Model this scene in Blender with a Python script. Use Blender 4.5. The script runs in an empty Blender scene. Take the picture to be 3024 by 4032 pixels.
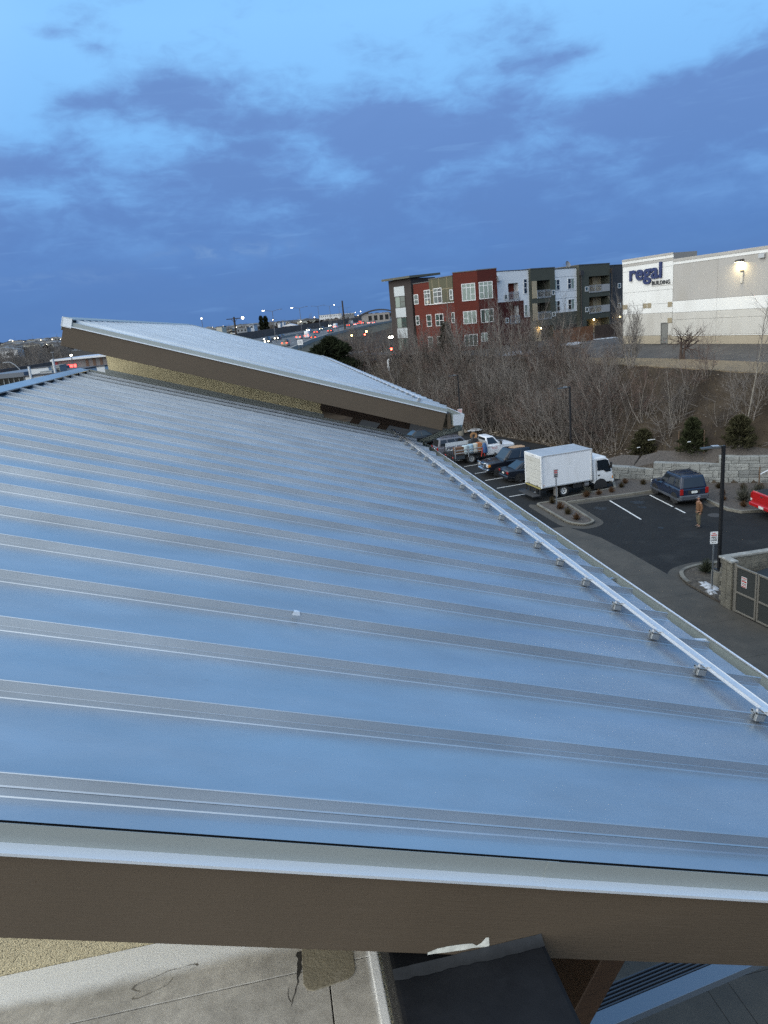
import bpy, bmesh, math, random
from mathutils import Vector, Matrix
SC = bpy.context.scene
COL = SC.collection
R = math.radians
# ------------------------------------------------------------------ camera
CAM_H = 12.6
CX, CY, FPX = 1512.0, 2016.0, 2772.24
PITCH, ROLL, YAW = 0.270494, 0.0938027, 0.1481089
def cam_axes():
    f = Vector((0, math.cos(PITCH), -math.sin(PITCH))); rt = Vector((1, 0, 0)); up = rt.cross(f)
    r_ = math.cos(ROLL)*rt - math.sin(ROLL)*up
    u_ = math.sin(ROLL)*rt + math.cos(ROLL)*up
    M = Matrix.Rotation(-YAW, 3, 'Z')
    return M @ r_, M @ u_, M @ f
CR, CU, CF = cam_axes()
cam_d = bpy.data.cameras.new('camera')
cam_d.sensor_fit = 'VERTICAL'; cam_d.sensor_height = 36.0
cam_d.lens = FPX/4032.0*36.0
cam_d.clip_start = 0.05; cam_d.clip_end = 12000
cam = bpy.data.objects.new('camera', cam_d); COL.objects.link(cam)
cam.matrix_world = Matrix(((CR.x, CU.x, -CF.x, 0), (CR.y, CU.y, -CF.y, 0), (CR.z, CU.z, -CF.z, CAM_H), (0, 0, 0, 1)))
SC.camera = cam
def at(px, py, d):
    """World point seen at photo pixel (px, py) at depth d metres."""
    v = CF + CR*((px-CX)/FPX) + CU*((CY-py)/FPX)
    v = v*d; v.z += CAM_H
    return v
def atz(px, py, z):
    v = CF + CR*((px-CX)/FPX) + CU*((CY-py)/FPX)
    v = v*((z-CAM_H)/v.z); v.z += CAM_H
    return v
# ------------------------------------------------------------------ world: dusk sky
SUN_AZ, SUN_EL = R(-114), R(3.0)
W = bpy.data.worlds.new('World'); SC.world = W; W.use_nodes = True
W.cycles.sampling_method = 'MANUAL'; W.cycles.sample_map_resolution = 1024
nt = W.node_tree; nt.nodes.clear()
def N(t, **kw):
    n = nt.nodes.new(t)
    for k, v in kw.items(): setattr(n, k, v)
    return n
def plug(a, sock):
    if isinstance(a, (int, float)): sock.default_value = a
    elif isinstance(a, (tuple, list)): sock.default_value = a
    else: nt.links.new(a, sock)
def M_(op, a, b=0.0, c=None, clamp=False):
    n = N('ShaderNodeMath', operation=op, use_clamp=clamp)
    plug(a, n.inputs[0]); plug(b, n.inputs[1])
    if c is not None: plug(c, n.inputs[2])
    return n.outputs[0]
def mixc(f, a, b):
    n = N('ShaderNodeMix', data_type='RGBA'); plug(f, n.inputs[0]); plug(a, n.inputs[6]); plug(b, n.inputs[7]); return n.outputs[2]
def sstep(x, lo, hi):
    n = N('ShaderNodeMapRange', interpolation_type='SMOOTHSTEP'); plug(x, n.inputs[0]); n.inputs[1].default_value = lo; n.inputs[2].default_value = hi
    return n.outputs[0]
tc = N('ShaderNodeTexCoord'); sep = N('ShaderNodeSeparateXYZ'); nt.links.new(tc.outputs['Generated'], sep.inputs[0])
dx, dy, dz = sep.outputs
az = M_('MULTIPLY', M_('ARCTAN2', dx, dy), 57.29578)
el = M_('MULTIPLY', M_('ARCSINE', dz), 57.29578)
den = M_('ADD', M_('MAXIMUM', dz, 0.0), 0.11)
cmb = N('ShaderNodeCombineXYZ'); plug(M_('DIVIDE', dx, den), cmb.inputs[0]); plug(M_('DIVIDE', dy, den), cmb.inputs[1]); cmb.inputs[2].default_value = 3.7
def fbm(vec, scale, det, rough, dist=0.0, w=None):
    n = N('ShaderNodeTexNoise', noise_dimensions='3D'); plug(vec, n.inputs['Vector'])
    n.inputs['Scale'].default_value = scale; n.inputs['Detail'].default_value = det; n.inputs['Roughness'].default_value = rough; n.inputs['Distortion'].default_value = dist
    return n.outputs['Fac']
n_big = fbm(cmb.outputs[0], 0.55, 5, 0.55, 0.3)
mp = N('ShaderNodeMapping'); mp.inputs['Scale'].default_value = (1.0, 1.0, 2.4); nt.links.new(tc.outputs['Generated'], mp.inputs[0])
n_dir = fbm(mp.outputs[0], 6.5, 9, 0.54, 0.35)
n_fine = fbm(mp.outputs[0], 24.0, 7, 0.6, 0.4)
mp2 = N('ShaderNodeMapping'); mp2.inputs['Scale'].default_value = (1.0, 1.0, 9.0); nt.links.new(tc.outputs['Generated'], mp2.inputs[0])
n_streak = fbm(mp2.outputs[0], 7.0, 7, 0.6, 0.4)
def blob(a, e, ra, re, s):
    u = M_('DIVIDE', M_('SUBTRACT', az, a), ra); v = M_('DIVIDE', M_('SUBTRACT', el, e), re)
    q = M_('ADD', M_('MULTIPLY', u, u), M_('MULTIPLY', v, v))
    return M_('MULTIPLY', M_('EXPONENT', M_('MULTIPLY', q, -1.0)), s)
BLOBS = [(-10.9, 19.2, 1.5, 0.55, .34), (-8.4, 18.6, 1.1, 0.45, .3), (-3.2, 15.9, 5.5, 1.7, .42), (-10.0, 15.6, 1.7, 0.7, .32),
         (11.5, 13.6, 4.6, 1.7, .5), (13.0, 11.8, 8.0, 1.6, .25), (23.4, 15.6, 3.6, 1.0, .36), (20, 13.9, 3.0, 1.2, .28), (-12, 12.2, 4.5, 1.4, .3), (27.5, 12.0, 5.0, 1.4, .32),
         (3.0, 13.9, 6.0, .7, .22), (36, 12.5, 6, 2.0, .3),
         (-5.5, 13.2, 3.0, .8, -.14), (-14.5, 10.2, 2.6, 1.0, -.24), (8.2, 10.2, 2.0, .6, -.12), (21.8, 11.3, 2.2, .7, -.14), (31, 14.6, 4, 1.4, -.2), (-6, 11.8, 4.0, .6, -.10)]
acc = None
for b in BLOBS:
    o = blob(*b); acc = o if acc is None else M_('ADD', acc, o)
# the general cover of cloud: a thick low deck, broken above, all round the horizon
cover = M_('SUBTRACT', 0.64, M_('MULTIPLY', sstep(el, 9.0, 16.5), 0.46))
cover = M_('SUBTRACT', cover, M_('MULTIPLY', sstep(el, 20.0, 45.0), 0.05))
amp = M_('ADD', 0.25, M_('MULTIPLY', sstep(el, 3.0, 10.0), 0.75))
dens = M_('ADD', M_('ADD', cover, acc), M_('MULTIPLY', M_('MULTIPLY', M_('SUBTRACT', n_dir, 0.5), amp), 1.15))
dens = M_('ADD', dens, M_('MULTIPLY', M_('MULTIPLY', M_('SUBTRACT', n_fine, 0.5), amp), 0.55))
dens = M_('ADD', dens, M_('MULTIPLY', M_('SUBTRACT', n_big, 0.5), 0.30))
cfac = M_('MULTIPLY', sstep(dens, 0.18, 0.72), 0.90)
ramp = N('ShaderNodeValToRGB'); plug(M_('MAXIMUM', dz, 0.0), ramp.inputs[0])
cr = ramp.color_ramp
stops = [(0.0, (.15, .30, .60)), (0.10, (.17, .37, .74)), (0.22, (.20, .47, .88)), (0.34, (.245, .545, .95)), (0.5, (.22, .50, .90)), (1.0, (.17, .40, .80))]
cr.elements[0].position = 0; cr.elements[0].color = stops[0][1]+(1,)
cr.elements[1].position = 1; cr.elements[1].color = stops[-1][1]+(1,)
for p_, c_ in stops[1:-1]:
    e_ = cr.elements.new(p_); e_.color = c_+(1,)
ramp2 = N('ShaderNodeValToRGB'); plug(M_('MAXIMUM', dz, 0.0), ramp2.inputs[0])
c2 = ramp2.color_ramp
st2 = [(0.0, (.078, .180, .42)), (0.08, (.088, .198, .48)), (0.2, (.120, .230, .525)), (0.35, (.15, .27, .58)), (1.0, (.17, .30, .60))]
c2.elements[0].position = 0; c2.elements[0].color = st2[0][1]+(1,); c2.elements[1].position = 1; c2.elements[1].color = st2[-1][1]+(1,)
for p_, c_ in st2[1:-1]:
    e_ = c2.elements.new(p_); e_.color = c_+(1,)
cloudc = mixc(M_('MULTIPLY', sstep(n_streak, 0.56, 0.74), 0.30), ramp2.outputs[0], (.20, .39, .73, 1))
cloudc = mixc(M_('MULTIPLY', sstep(n_dir, 0.42, 0.68), 0.30), cloudc, (.105, .205, .47, 1))
col = mixc(cfac, ramp.outputs[0], cloudc)
# bright low streaks of cloud seen to the left
strk = M_('MULTIPLY', M_('ADD', blob(-1.4, 5.7, 5.0, .55, 1.0), blob(-14, 4.6, 5, .5, .5)), sstep(n_fine, 0.42, 0.66))
col = mixc(M_('MULTIPLY', strk, 0.6), col, (.20, .35, .62, 1))
# physical sky gives the afterglow on the side where the sun has gone down
sky = N('ShaderNodeTexSky', sky_type='NISHITA'); sky.sun_disc = False
sky.sun_elevation = SUN_EL; sky.sun_rotation = SUN_AZ; sky.altitude = 1600; sky.air_density = 1.0; sky.dust_density = 0.8; sky.ozone_density = 3.0
add = N('ShaderNodeMix', data_type='RGBA', blend_type='ADD'); add.inputs[0].default_value = 1.0
sc1 = N('ShaderNodeVectorMath', operation='SCALE'); nt.links.new(col, sc1.inputs[0]); sc1.inputs['Scale'].default_value = 10.8
SE_ = R(20.0)
toward = M_('ADD', M_('ADD', M_('MULTIPLY', dx, math.sin(SUN_AZ)*math.cos(SE_)), M_('MULTIPLY', dy, math.cos(SUN_AZ)*math.cos(SE_))), M_('MULTIPLY', dz, math.sin(SE_)))
glow_t = sstep(toward, -0.10, 0.95)
sc2 = N('ShaderNodeVectorMath', operation='SCALE'); nt.links.new(sky.outputs[0], sc2.inputs[0]); plug(M_('MULTIPLY', glow_t, 0.8), sc2.inputs['Scale'])
# the pale western half of the sky, brightest over the place where the sun went down
colw = mixc(glow_t, col, (2.05, 2.14, 2.12, 1))
nt.links.new(colw, sc1.inputs[0])
nt.links.new(sc1.outputs[0], add.inputs[6]); nt.links.new(sc2.outputs[0], add.inputs[7])
bg = N('ShaderNodeBackground'); nt.links.new(add.outputs[2], bg.inputs[0]); bg.inputs[1].default_value = 0.1
wo = N('ShaderNodeOutputWorld'); nt.links.new(bg.outputs[0], wo.inputs[0])
# ------------------------------------------------------------------ sun (already set: very soft)
sl = bpy.data.lights.new('sun', 'SUN'); sl.energy = 0.8; sl.angle = R(70); sl.color = (1.0, .93, .82)
so = bpy.data.objects.new('sun', sl); COL.objects.link(so)
sd = Vector((math.sin(SUN_AZ)*math.cos(R(24)), math.cos(SUN_AZ)*math.cos(R(24)), math.sin(R(24))))
so.rotation_euler = sd.to_track_quat('Z', 'Y').to_euler(); so.location = (0, 0, 60)
SC.view_settings.view_transform = 'Standard'; SC.view_settings.look = 'None'; SC.view_settings.exposure = 0.0; SC.view_settings.gamma = 1.0
SC.view_settings.use_curve_mapping = False
SC.render.engine = 'CYCLES'
SC.cycles.max_bounces = 6; SC.cycles.diffuse_bounces = 3; SC.cycles.glossy_bounces = 3; SC.cycles.transmission_bounces = 4
SC.cycles.sample_clamp_indirect = 4.0
SC.cycles.use_denoising = False          # keep the fine grain and the twigs

# ------------------------------------------------------------------ materials
MATS = {}
def mat(name, col, rough=.6, metal=0.0, var=0.0, vscale=6.0, bump=0.0, bscale=40.0, emit=None, estr=0.0, alpha=1.0, trans=0.0, spec=.5, col2=None, c2scale=1.5, c2lo=.45, c2hi=.65, coords='Object', vec=(1,1,1), rvar=0.0, det=6):
    if name in MATS: return MATS[name]
    m = bpy.data.materials.new(name); m.use_nodes = True; t = m.node_tree; b = t.nodes['Principled BSDF']
    b.inputs['Base Color'].default_value = (*col, 1); b.inputs['Roughness'].default_value = rough; b.inputs['Metallic'].default_value = metal
    b.inputs['Specular IOR Level'].default_value = spec
    if emit: b.inputs['Emission Color'].default_value = (*emit, 1); b.inputs['Emission Strength'].default_value = estr
    if trans: b.inputs['Transmission Weight'].default_value = trans
    if alpha < 1: b.inputs['Alpha'].default_value = alpha
    if var or bump or col2 or rvar:
        c = t.nodes.new('ShaderNodeTexCoord'); mpn = t.nodes.new('ShaderNodeMapping'); mpn.inputs['Scale'].default_value = vec
        if coords == 'World':
            g = t.nodes.new('ShaderNodeNewGeometry'); t.links.new(g.outputs['Position'], mpn.inputs[0])
        else: t.links.new(c.outputs[coords], mpn.inputs[0])
        last = None
        if var or col2 or rvar:
            n1 = t.nodes.new('ShaderNodeTexNoise'); n1.inputs['Scale'].default_value = vscale; n1.inputs['Detail'].default_value = det; n1.inputs['Roughness'].default_value = .65
            t.links.new(mpn.outputs[0], n1.inputs['Vector'])
            base = t.nodes.new('ShaderNodeMix'); base.data_type = 'RGBA'
            mr = t.nodes.new('ShaderNodeMapRange'); mr.inputs[1].default_value = .3; mr.inputs[2].default_value = .7
            t.links.new(n1.outputs['Fac'], mr.inputs[0]); t.links.new(mr.outputs[0], base.inputs[0])
            base.inputs[6].default_value = tuple(max(0, x*(1-var)) for x in col)+(1,); base.inputs[7].default_value = tuple(x*(1+var) for x in col)+(1,)
            last = base.outputs[2]
            if rvar:
                mr3 = t.nodes.new('ShaderNodeMapRange'); mr3.inputs[1].default_value = .3; mr3.inputs[2].default_value = .7; mr3.inputs[3].default_value = rough-rvar; mr3.inputs[4].default_value = rough+rvar
                t.links.new(n1.outputs['Fac'], mr3.inputs[0]); t.links.new(mr3.outputs[0], b.inputs['Roughness'])
        if col2:
            n2 = t.nodes.new('ShaderNodeTexNoise'); n2.inputs['Scale'].default_value = c2scale; n2.inputs['Detail'].default_value = 7; n2.inputs['Roughness'].default_value = .6
            t.links.new(mpn.outputs[0], n2.inputs['Vector'])
            mr2 = t.nodes.new('ShaderNodeMapRange'); mr2.inputs[1].default_value = c2lo; mr2.inputs[2].default_value = c2hi; t.links.new(n2.outputs['Fac'], mr2.inputs[0])
            mx = t.nodes.new('ShaderNodeMix'); mx.data_type = 'RGBA'; t.links.new(mr2.outputs[0], mx.inputs[0]); t.links.new(last, mx.inputs[6]); mx.inputs[7].default_value = (*col2, 1)
            last = mx.outputs[2]
        if last: t.links.new(last, b.inputs['Base Color'])
        if bump:
            n3 = t.nodes.new('ShaderNodeTexNoise'); n3.inputs['Scale'].default_value = bscale; n3.inputs['Detail'].default_value = 5
            t.links.new(mpn.outputs[0], n3.inputs['Vector'])
            bp = t.nodes.new('ShaderNodeBump'); bp.inputs['Strength'].default_value = bump; bp.inputs['Distance'].default_value = .02
            t.links.new(n3.outputs['Fac'], bp.inputs['Height']); t.links.new(bp.outputs[0], b.inputs['Normal'])
    MATS[name] = m
    return m
def glow(name, col, s):
    m = mat(name, (0.02, 0.02, 0.02), emit=col, estr=s); m.cycles.emission_sampling = 'NONE'; return m

# ------------------------------------------------------------------ mesh builder
class MB:
    def __init__(s, M=None): s.v = []; s.f = []; s.M = M.copy() if M is not None else Matrix.Identity(4)
    def add(s, vs, fs):
        o = len(s.v); M = s.M
        for p in vs:
            q = M @ Vector(p); s.v.append((q.x, q.y, q.z))
        for f in fs: s.f.append(tuple(i+o for i in f))
        return s
    def hexa(s, p):
        return s.add(p, [(0, 3, 2, 1), (4, 5, 6, 7), (0, 1, 5, 4), (1, 2, 6, 5), (2, 3, 7, 6), (3, 0, 4, 7)])
    def box(s, x0, x1, y0, y1, z0, z1):
        return s.hexa([(x0, y0, z0), (x1, y0, z0), (x1, y1, z0), (x0, y1, z0), (x0, y0, z1), (x1, y0, z1), (x1, y1, z1), (x0, y1, z1)])
    def quad(s, a, b, c, d): return s.add([a, b, c, d], [(0, 1, 2, 3)])
    def poly(s, pts): return s.add(pts, [tuple(range(len(pts)))])
    def prism(s, pts, z0, z1):
        n = len(pts); vs = [(x, y, z0) for x, y in pts]+[(x, y, z1) for x, y in pts]
        fs = [tuple(reversed(range(n))), tuple(range(n, 2*n))]+[(i, (i+1) % n, n+(i+1) % n, n+i) for i in range(n)]
        return s.add(vs, fs)
    def prof(s, pts, y0, y1):      # profile in (x,z) swept along y
        n = len(pts); vs = [(x, y0, z) for x, z in pts]+[(x, y1, z) for x, z in pts]
        fs = [tuple(range(n)), tuple(reversed(range(n, 2*n)))]+[((i+1) % n, i, n+i, n+(i+1) % n) for i in range(n)]
        return s.add(vs, fs)
    def tube(s, a, b, r0, r1=None, n=8, cap=True):
        r1 = r0 if r1 is None else r1
        a = Vector(a); b = Vector(b); d = (b-a)
        if d.length < 1e-9: return s
        d.normalize(); u = d.orthogonal().normalized(); w = d.cross(u)
        vs = []; fs = []
        for c, r in ((a, r0), (b, r1)):
            for i in range(n):
                t = 2*math.pi*i/n; vs.append(c+u*(r*math.cos(t))+w*(r*math.sin(t)))
        for i in range(n): j = (i+1) % n; fs.append((i, j, n+j, n+i))
        if cap: fs += [tuple(reversed(range(n))), tuple(range(n, 2*n))]
        return s.add(vs, fs)
    def path(s, pts, r, n=6):
        for i in range(len(pts)-1):
            ra = r[i] if isinstance(r, (list, tuple)) else r; rb = r[i+1] if isinstance(r, (list, tuple)) else r
            s.tube(pts[i], pts[i+1], ra, rb, n)
        return s
    def lathe(s, prof, n=20, M=None):  # prof: (r, z) around local z
        vs = []; fs = []; k = len(prof)
        for i in range(n):
            t = 2*math.pi*i/n
            for r, z in prof:
                p = Vector((r*math.cos(t), r*math.sin(t), z)); vs.append(M @ p if M is not None else p)
        for i in range(n):
            j = (i+1) % n
            for q in range(k-1): fs.append((i*k+q, j*k+q, j*k+q+1, i*k+q+1))
        return s.add(vs, fs)
    def loft(s, secs, caps=True, closed=True):
        n = len(secs[0]); vs = [p for q in secs for p in q]; fs = []
        for i in range(len(secs)-1):
            for j in range(n if closed else n-1):
                k = (j+1) % n; fs.append((i*n+j, i*n+k, (i+1)*n+k, (i+1)*n+j))
        if caps: fs += [tuple(reversed(range(n))), tuple((len(secs)-1)*n+j for j in range(n))]
        return s.add(vs, fs)
    def mesh(s, name, m, bevel=0, seg=1, smooth=None, fixn=False):
        me = bpy.data.meshes.new(name); me.from_pydata(s.v, [], s.f)
        if bevel or fixn:
            bm = bmesh.new(); bm.from_mesh(me)
            if fixn: bmesh.ops.recalc_face_normals(bm, faces=bm.faces)
            if bevel:
                es = [e for e in bm.edges if len(e.link_faces) == 2 and e.calc_face_angle(0) > .5]
                bmesh.ops.bevel(bm, geom=es, offset=bevel, segments=seg, profile=.6, affect='EDGES', clamp_overlap=True)
            bm.to_mesh(me); bm.free()
        if smooth:
            me.polygons.foreach_set('use_smooth', [True]*len(me.polygons)); me.set_sharp_from_angle(angle=R(smooth))
        if m is not None: me.materials.append(m)
        me.update()
        return me
    def build(s, name, m, parent=None, bevel=0, seg=1, smooth=None, fixn=False, label=None):
        return put(name, s.mesh(name, m, bevel, seg, smooth, fixn), parent, label)
def put(name, me, parent=None, label=None):
    o = bpy.data.objects.new(name, me); COL.objects.link(o)
    if parent is not None: o.parent = parent
    if label: o['label'] = label
    return o
def tag(o, label=None, cat=None, group=None, kind=None):
    if label: o['label'] = label
    if cat: o['category'] = cat
    if group: o['group'] = group
    if kind: o['kind'] = kind
    return o
def thing(name, label, cat, loc=(0, 0, 0), rz=0.0, group=None):
    o = bpy.data.objects.new(name, None); COL.objects.link(o); o.empty_display_size = .3
    o.location = loc; o.rotation_euler = (0, 0, rz)
    return tag(o, label, cat, group)
def kids(o): return [c for c in bpy.data.objects if c.parent == o]
def dup(root, loc, rz=None, label=None, group=None, scale=None):
    r = root.copy(); COL.objects.link(r); r.location = loc
    if rz is not None: r.rotation_euler = (0, 0, rz)
    if scale is not None: r.scale = scale
    if label: r['label'] = label
    if group: r['group'] = group
    for ch in list(root.children):
        c = ch.copy(); COL.objects.link(c); c.parent = r
        for g in list(ch.children):
            d = g.copy(); COL.objects.link(d); d.parent = c
    return r
def text_mesh(body, size, extrude=0.0, bold=0.0, spacing=1.0, align='LEFT', sx=1.0):
    cu = bpy.data.curves.new('lettering', 'FONT'); cu.body = body; cu.size = size; cu.extrude = extrude; cu.offset = bold; cu.space_character = spacing; cu.align_x = align
    cu.resolution_u = 4
    o = bpy.data.objects.new('lettering_tmp', cu); COL.objects.link(o)
    dg = bpy.context.evaluated_depsgraph_get()
    me = bpy.data.meshes.new_from_object(o.evaluated_get(dg)); bpy.data.objects.remove(o)
    if sx != 1.0: me.transform(Matrix.Diagonal((sx, 1, 1, 1)))
    me.name = 'lettering'
    return me
def put_text(name, me, m, M, parent, label=None):
    me.transform(M); me.materials.clear(); me.materials.append(m)
    return put(name, me, parent, label)
# ================================================================== materials of the near building
def metal_roof(nm='roof_metal', bc=(.465, .495, .525), metal=.82):
    m = mat(nm, bc, rough=.40, metal=metal, bump=.0)
    t = m.node_tree; b = t.nodes['Principled BSDF']
    g = t.nodes.new('ShaderNodeNewGeometry')
    mp_ = t.nodes.new('ShaderNodeMapping'); mp_.inputs['Scale'].default_value = (1, 1, 1); t.links.new(g.outputs['Position'], mp_.inputs[0])
    def nz(sc, det, ro, vec=None):
        n = t.nodes.new('ShaderNodeTexNoise'); n.inputs['Scale'].default_value = sc; n.inputs['Detail'].default_value = det; n.inputs['Roughness'].default_value = ro
        if vec:
            q = t.nodes.new('ShaderNodeMapping'); q.inputs['Scale'].default_value = vec; t.links.new(g.outputs['Position'], q.inputs[0]); t.links.new(q.outputs[0], n.inputs[0])
        else: t.links.new(mp_.outputs[0], n.inputs[0])
        return n.outputs['Fac']
    def mr(x, a, b_, c, d):
        n = t.nodes.new('ShaderNodeMapRange'); t.links.new(x, n.inputs[0]); n.inputs[1].default_value = a; n.inputs[2].default_value = b_; n.inputs[3].default_value = c; n.inputs[4].default_value = d; return n.outputs[0]
    # handling scuffs: thin dark strokes gathered in a few places, and dull smears
    place = mr(nz(1.1, 2, .5), .56, .66, 0, 1)
    stroke = mr(nz(11, 5, .75, (1.0, 2.6, 1.0)), .60, .68, 0, 1)
    k = t.nodes.new('ShaderNodeMath'); k.operation = 'MULTIPLY'; t.links.new(place, k.inputs[0]); t.links.new(stroke, k.inputs[1])
    k2 = t.nodes.new('ShaderNodeMath'); k2.operation = 'MULTIPLY'; t.links.new(k.outputs[0], k2.inputs[0]); k2.inputs[1].default_value = .38
    smear = mr(nz(2.6, 6, .6, (.6, 1.4, .6)), .32, .7, .86, 1.06)
    mx = t.nodes.new('ShaderNodeMix'); mx.data_type = 'RGBA'; t.links.new(k2.outputs[0], mx.inputs[0]); mx.inputs[6].default_value = (*bc, 1); mx.inputs[7].default_value = (.26, .27, .28, 1)
    vm = t.nodes.new('ShaderNodeVectorMath'); vm.operation = 'SCALE'; t.links.new(mx.outputs[2], vm.inputs[0]); t.links.new(smear, vm.inputs['Scale'])
    t.links.new(vm.outputs[0], b.inputs['Base Color'])
    t.links.new(mr(nz(3.0, 6, .65, (.5, 1.2, .5)), .3, .7, .30, .45), b.inputs['Roughness'])
    bp = t.nodes.new('ShaderNodeBump'); bp.inputs['Strength'].default_value = .40; bp.inputs['Distance'].default_value = .012
    t.links.new(nz(1.7, 2, .4, (.45, 1.6, .45)), bp.inputs['Height']); t.links.new(bp.outputs[0], b.inputs['Normal'])
    return m
ROOF = metal_roof(); ROOF2 = metal_roof('upper_roof_metal', (.56, .62, .68), .6)
TRIM = mat('trim_metal', (.285, .31, .30), rough=.45, metal=.25, var=.04, vscale=3)
LEDGEM = mat('trim_edge', (.62, .65, .68), rough=.35, metal=.35)
ALU = mat('mill_aluminium', (.60, .615, .635), rough=.30, metal=.45, var=.05, vscale=9, rvar=.06)
ALUC = mat('clamp_aluminium', (.36, .37, .37), rough=.42, metal=.7, var=.08, vscale=20)
GUT = mat('gutter_metal', (.30, .33, .31), rough=.5, metal=.25, var=.05, vscale=4)
GUTRIM = mat('gutter_lip', (.66, .68, .72), rough=.4, metal=.3)
BOLT = mat('bolt_steel', (.55, .55, .56), rough=.3, metal=1.0)
STUCCO = mat('stucco', (.74, .635, .39), rough=.95, var=.12, vscale=3, bump=.25, bscale=150, col2=(.42, .36, .22), c2scale=90, c2lo=.58, c2hi=.70)
STUC2 = mat('stucco_coarse', (.72, .615, .40), rough=.95, var=.10, vscale=60, bump=1.0, bscale=170, col2=(.13, .115, .075), c2scale=150, c2lo=.56, c2hi=.66)
DARK = mat('dark_void', (.012, .012, .013), rough=.9)
def fascia_mat():
    m = mat('fascia_board_paint', (.090, .066, .044), rough=.62, var=.06, vscale=2.0, spec=.3)
    t = m.node_tree; b = t.nodes['Principled BSDF']; g = t.nodes.new('ShaderNodeTexCoord')
    q = t.nodes.new('ShaderNodeMapping'); q.inputs['Scale'].default_value = (6, 60, 110); t.links.new(g.outputs['Object'], q.inputs[0])
    n = t.nodes.new('ShaderNodeTexNoise'); n.inputs['Scale'].default_value = 1.6; n.inputs['Detail'].default_value = 6; n.inputs['Roughness'].default_value = .6; n.inputs['Distortion'].default_value = 1.2; t.links.new(q.outputs[0], n.inputs[0])
    bp = t.nodes.new('ShaderNodeBump'); bp.inputs['Strength'].default_value = .45; bp.inputs['Distance'].default_value = .004; t.links.new(n.outputs['Fac'], bp.inputs['Height']); t.links.new(bp.outputs[0], b.inputs['Normal'])
    # chalky rub marks
    q2 = t.nodes.new('ShaderNodeMapping'); q2.inputs['Scale'].default_value = (1.4, 1, 14); t.links.new(g.outputs['Object'], q2.inputs[0])
    n2 = t.nodes.new('ShaderNodeTexNoise'); n2.inputs['Scale'].default_value = 2.0; n2.inputs['Detail'].default_value = 8; n2.inputs['Roughness'].default_value = .7; t.links.new(q2.outputs[0], n2.inputs[0])
    mr = t.nodes.new('ShaderNodeMapRange'); mr.inputs[1].default_value = .60; mr.inputs[2].default_value = .78; mr.inputs[4].default_value = .35; t.links.new(n2.outputs['Fac'], mr.inputs[0])
    mx = t.nodes.new('ShaderNodeMix'); mx.data_type = 'RGBA'; old = b.inputs['Base Color'].links[0].from_socket
    t.links.new(mr.outputs[0], mx.inputs[0]); t.links.new(old, mx.inputs[6]); mx.inputs[7].default_value = (.15, .115, .082, 1); t.links.new(mx.outputs[2], b.inputs['Base Color'])
    return m
FASC = fascia_mat()
TIMBER = mat('stained_timber', (.046, .024, .012), rough=.6, var=.25, vscale=8, vec=(1, 1, 8))
MEMB = mat('black_membrane', (.0075, .008, .0095), rough=.65, spec=.2, var=.5, vscale=4, bump=.25, bscale=9, col2=(.022, .023, .025), c2scale=7, c2lo=.62, c2hi=.82, rvar=.08)
SEAL = mat('sealant', (.010, .0105, .0115), rough=.6, var=.4, vscale=30)
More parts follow.
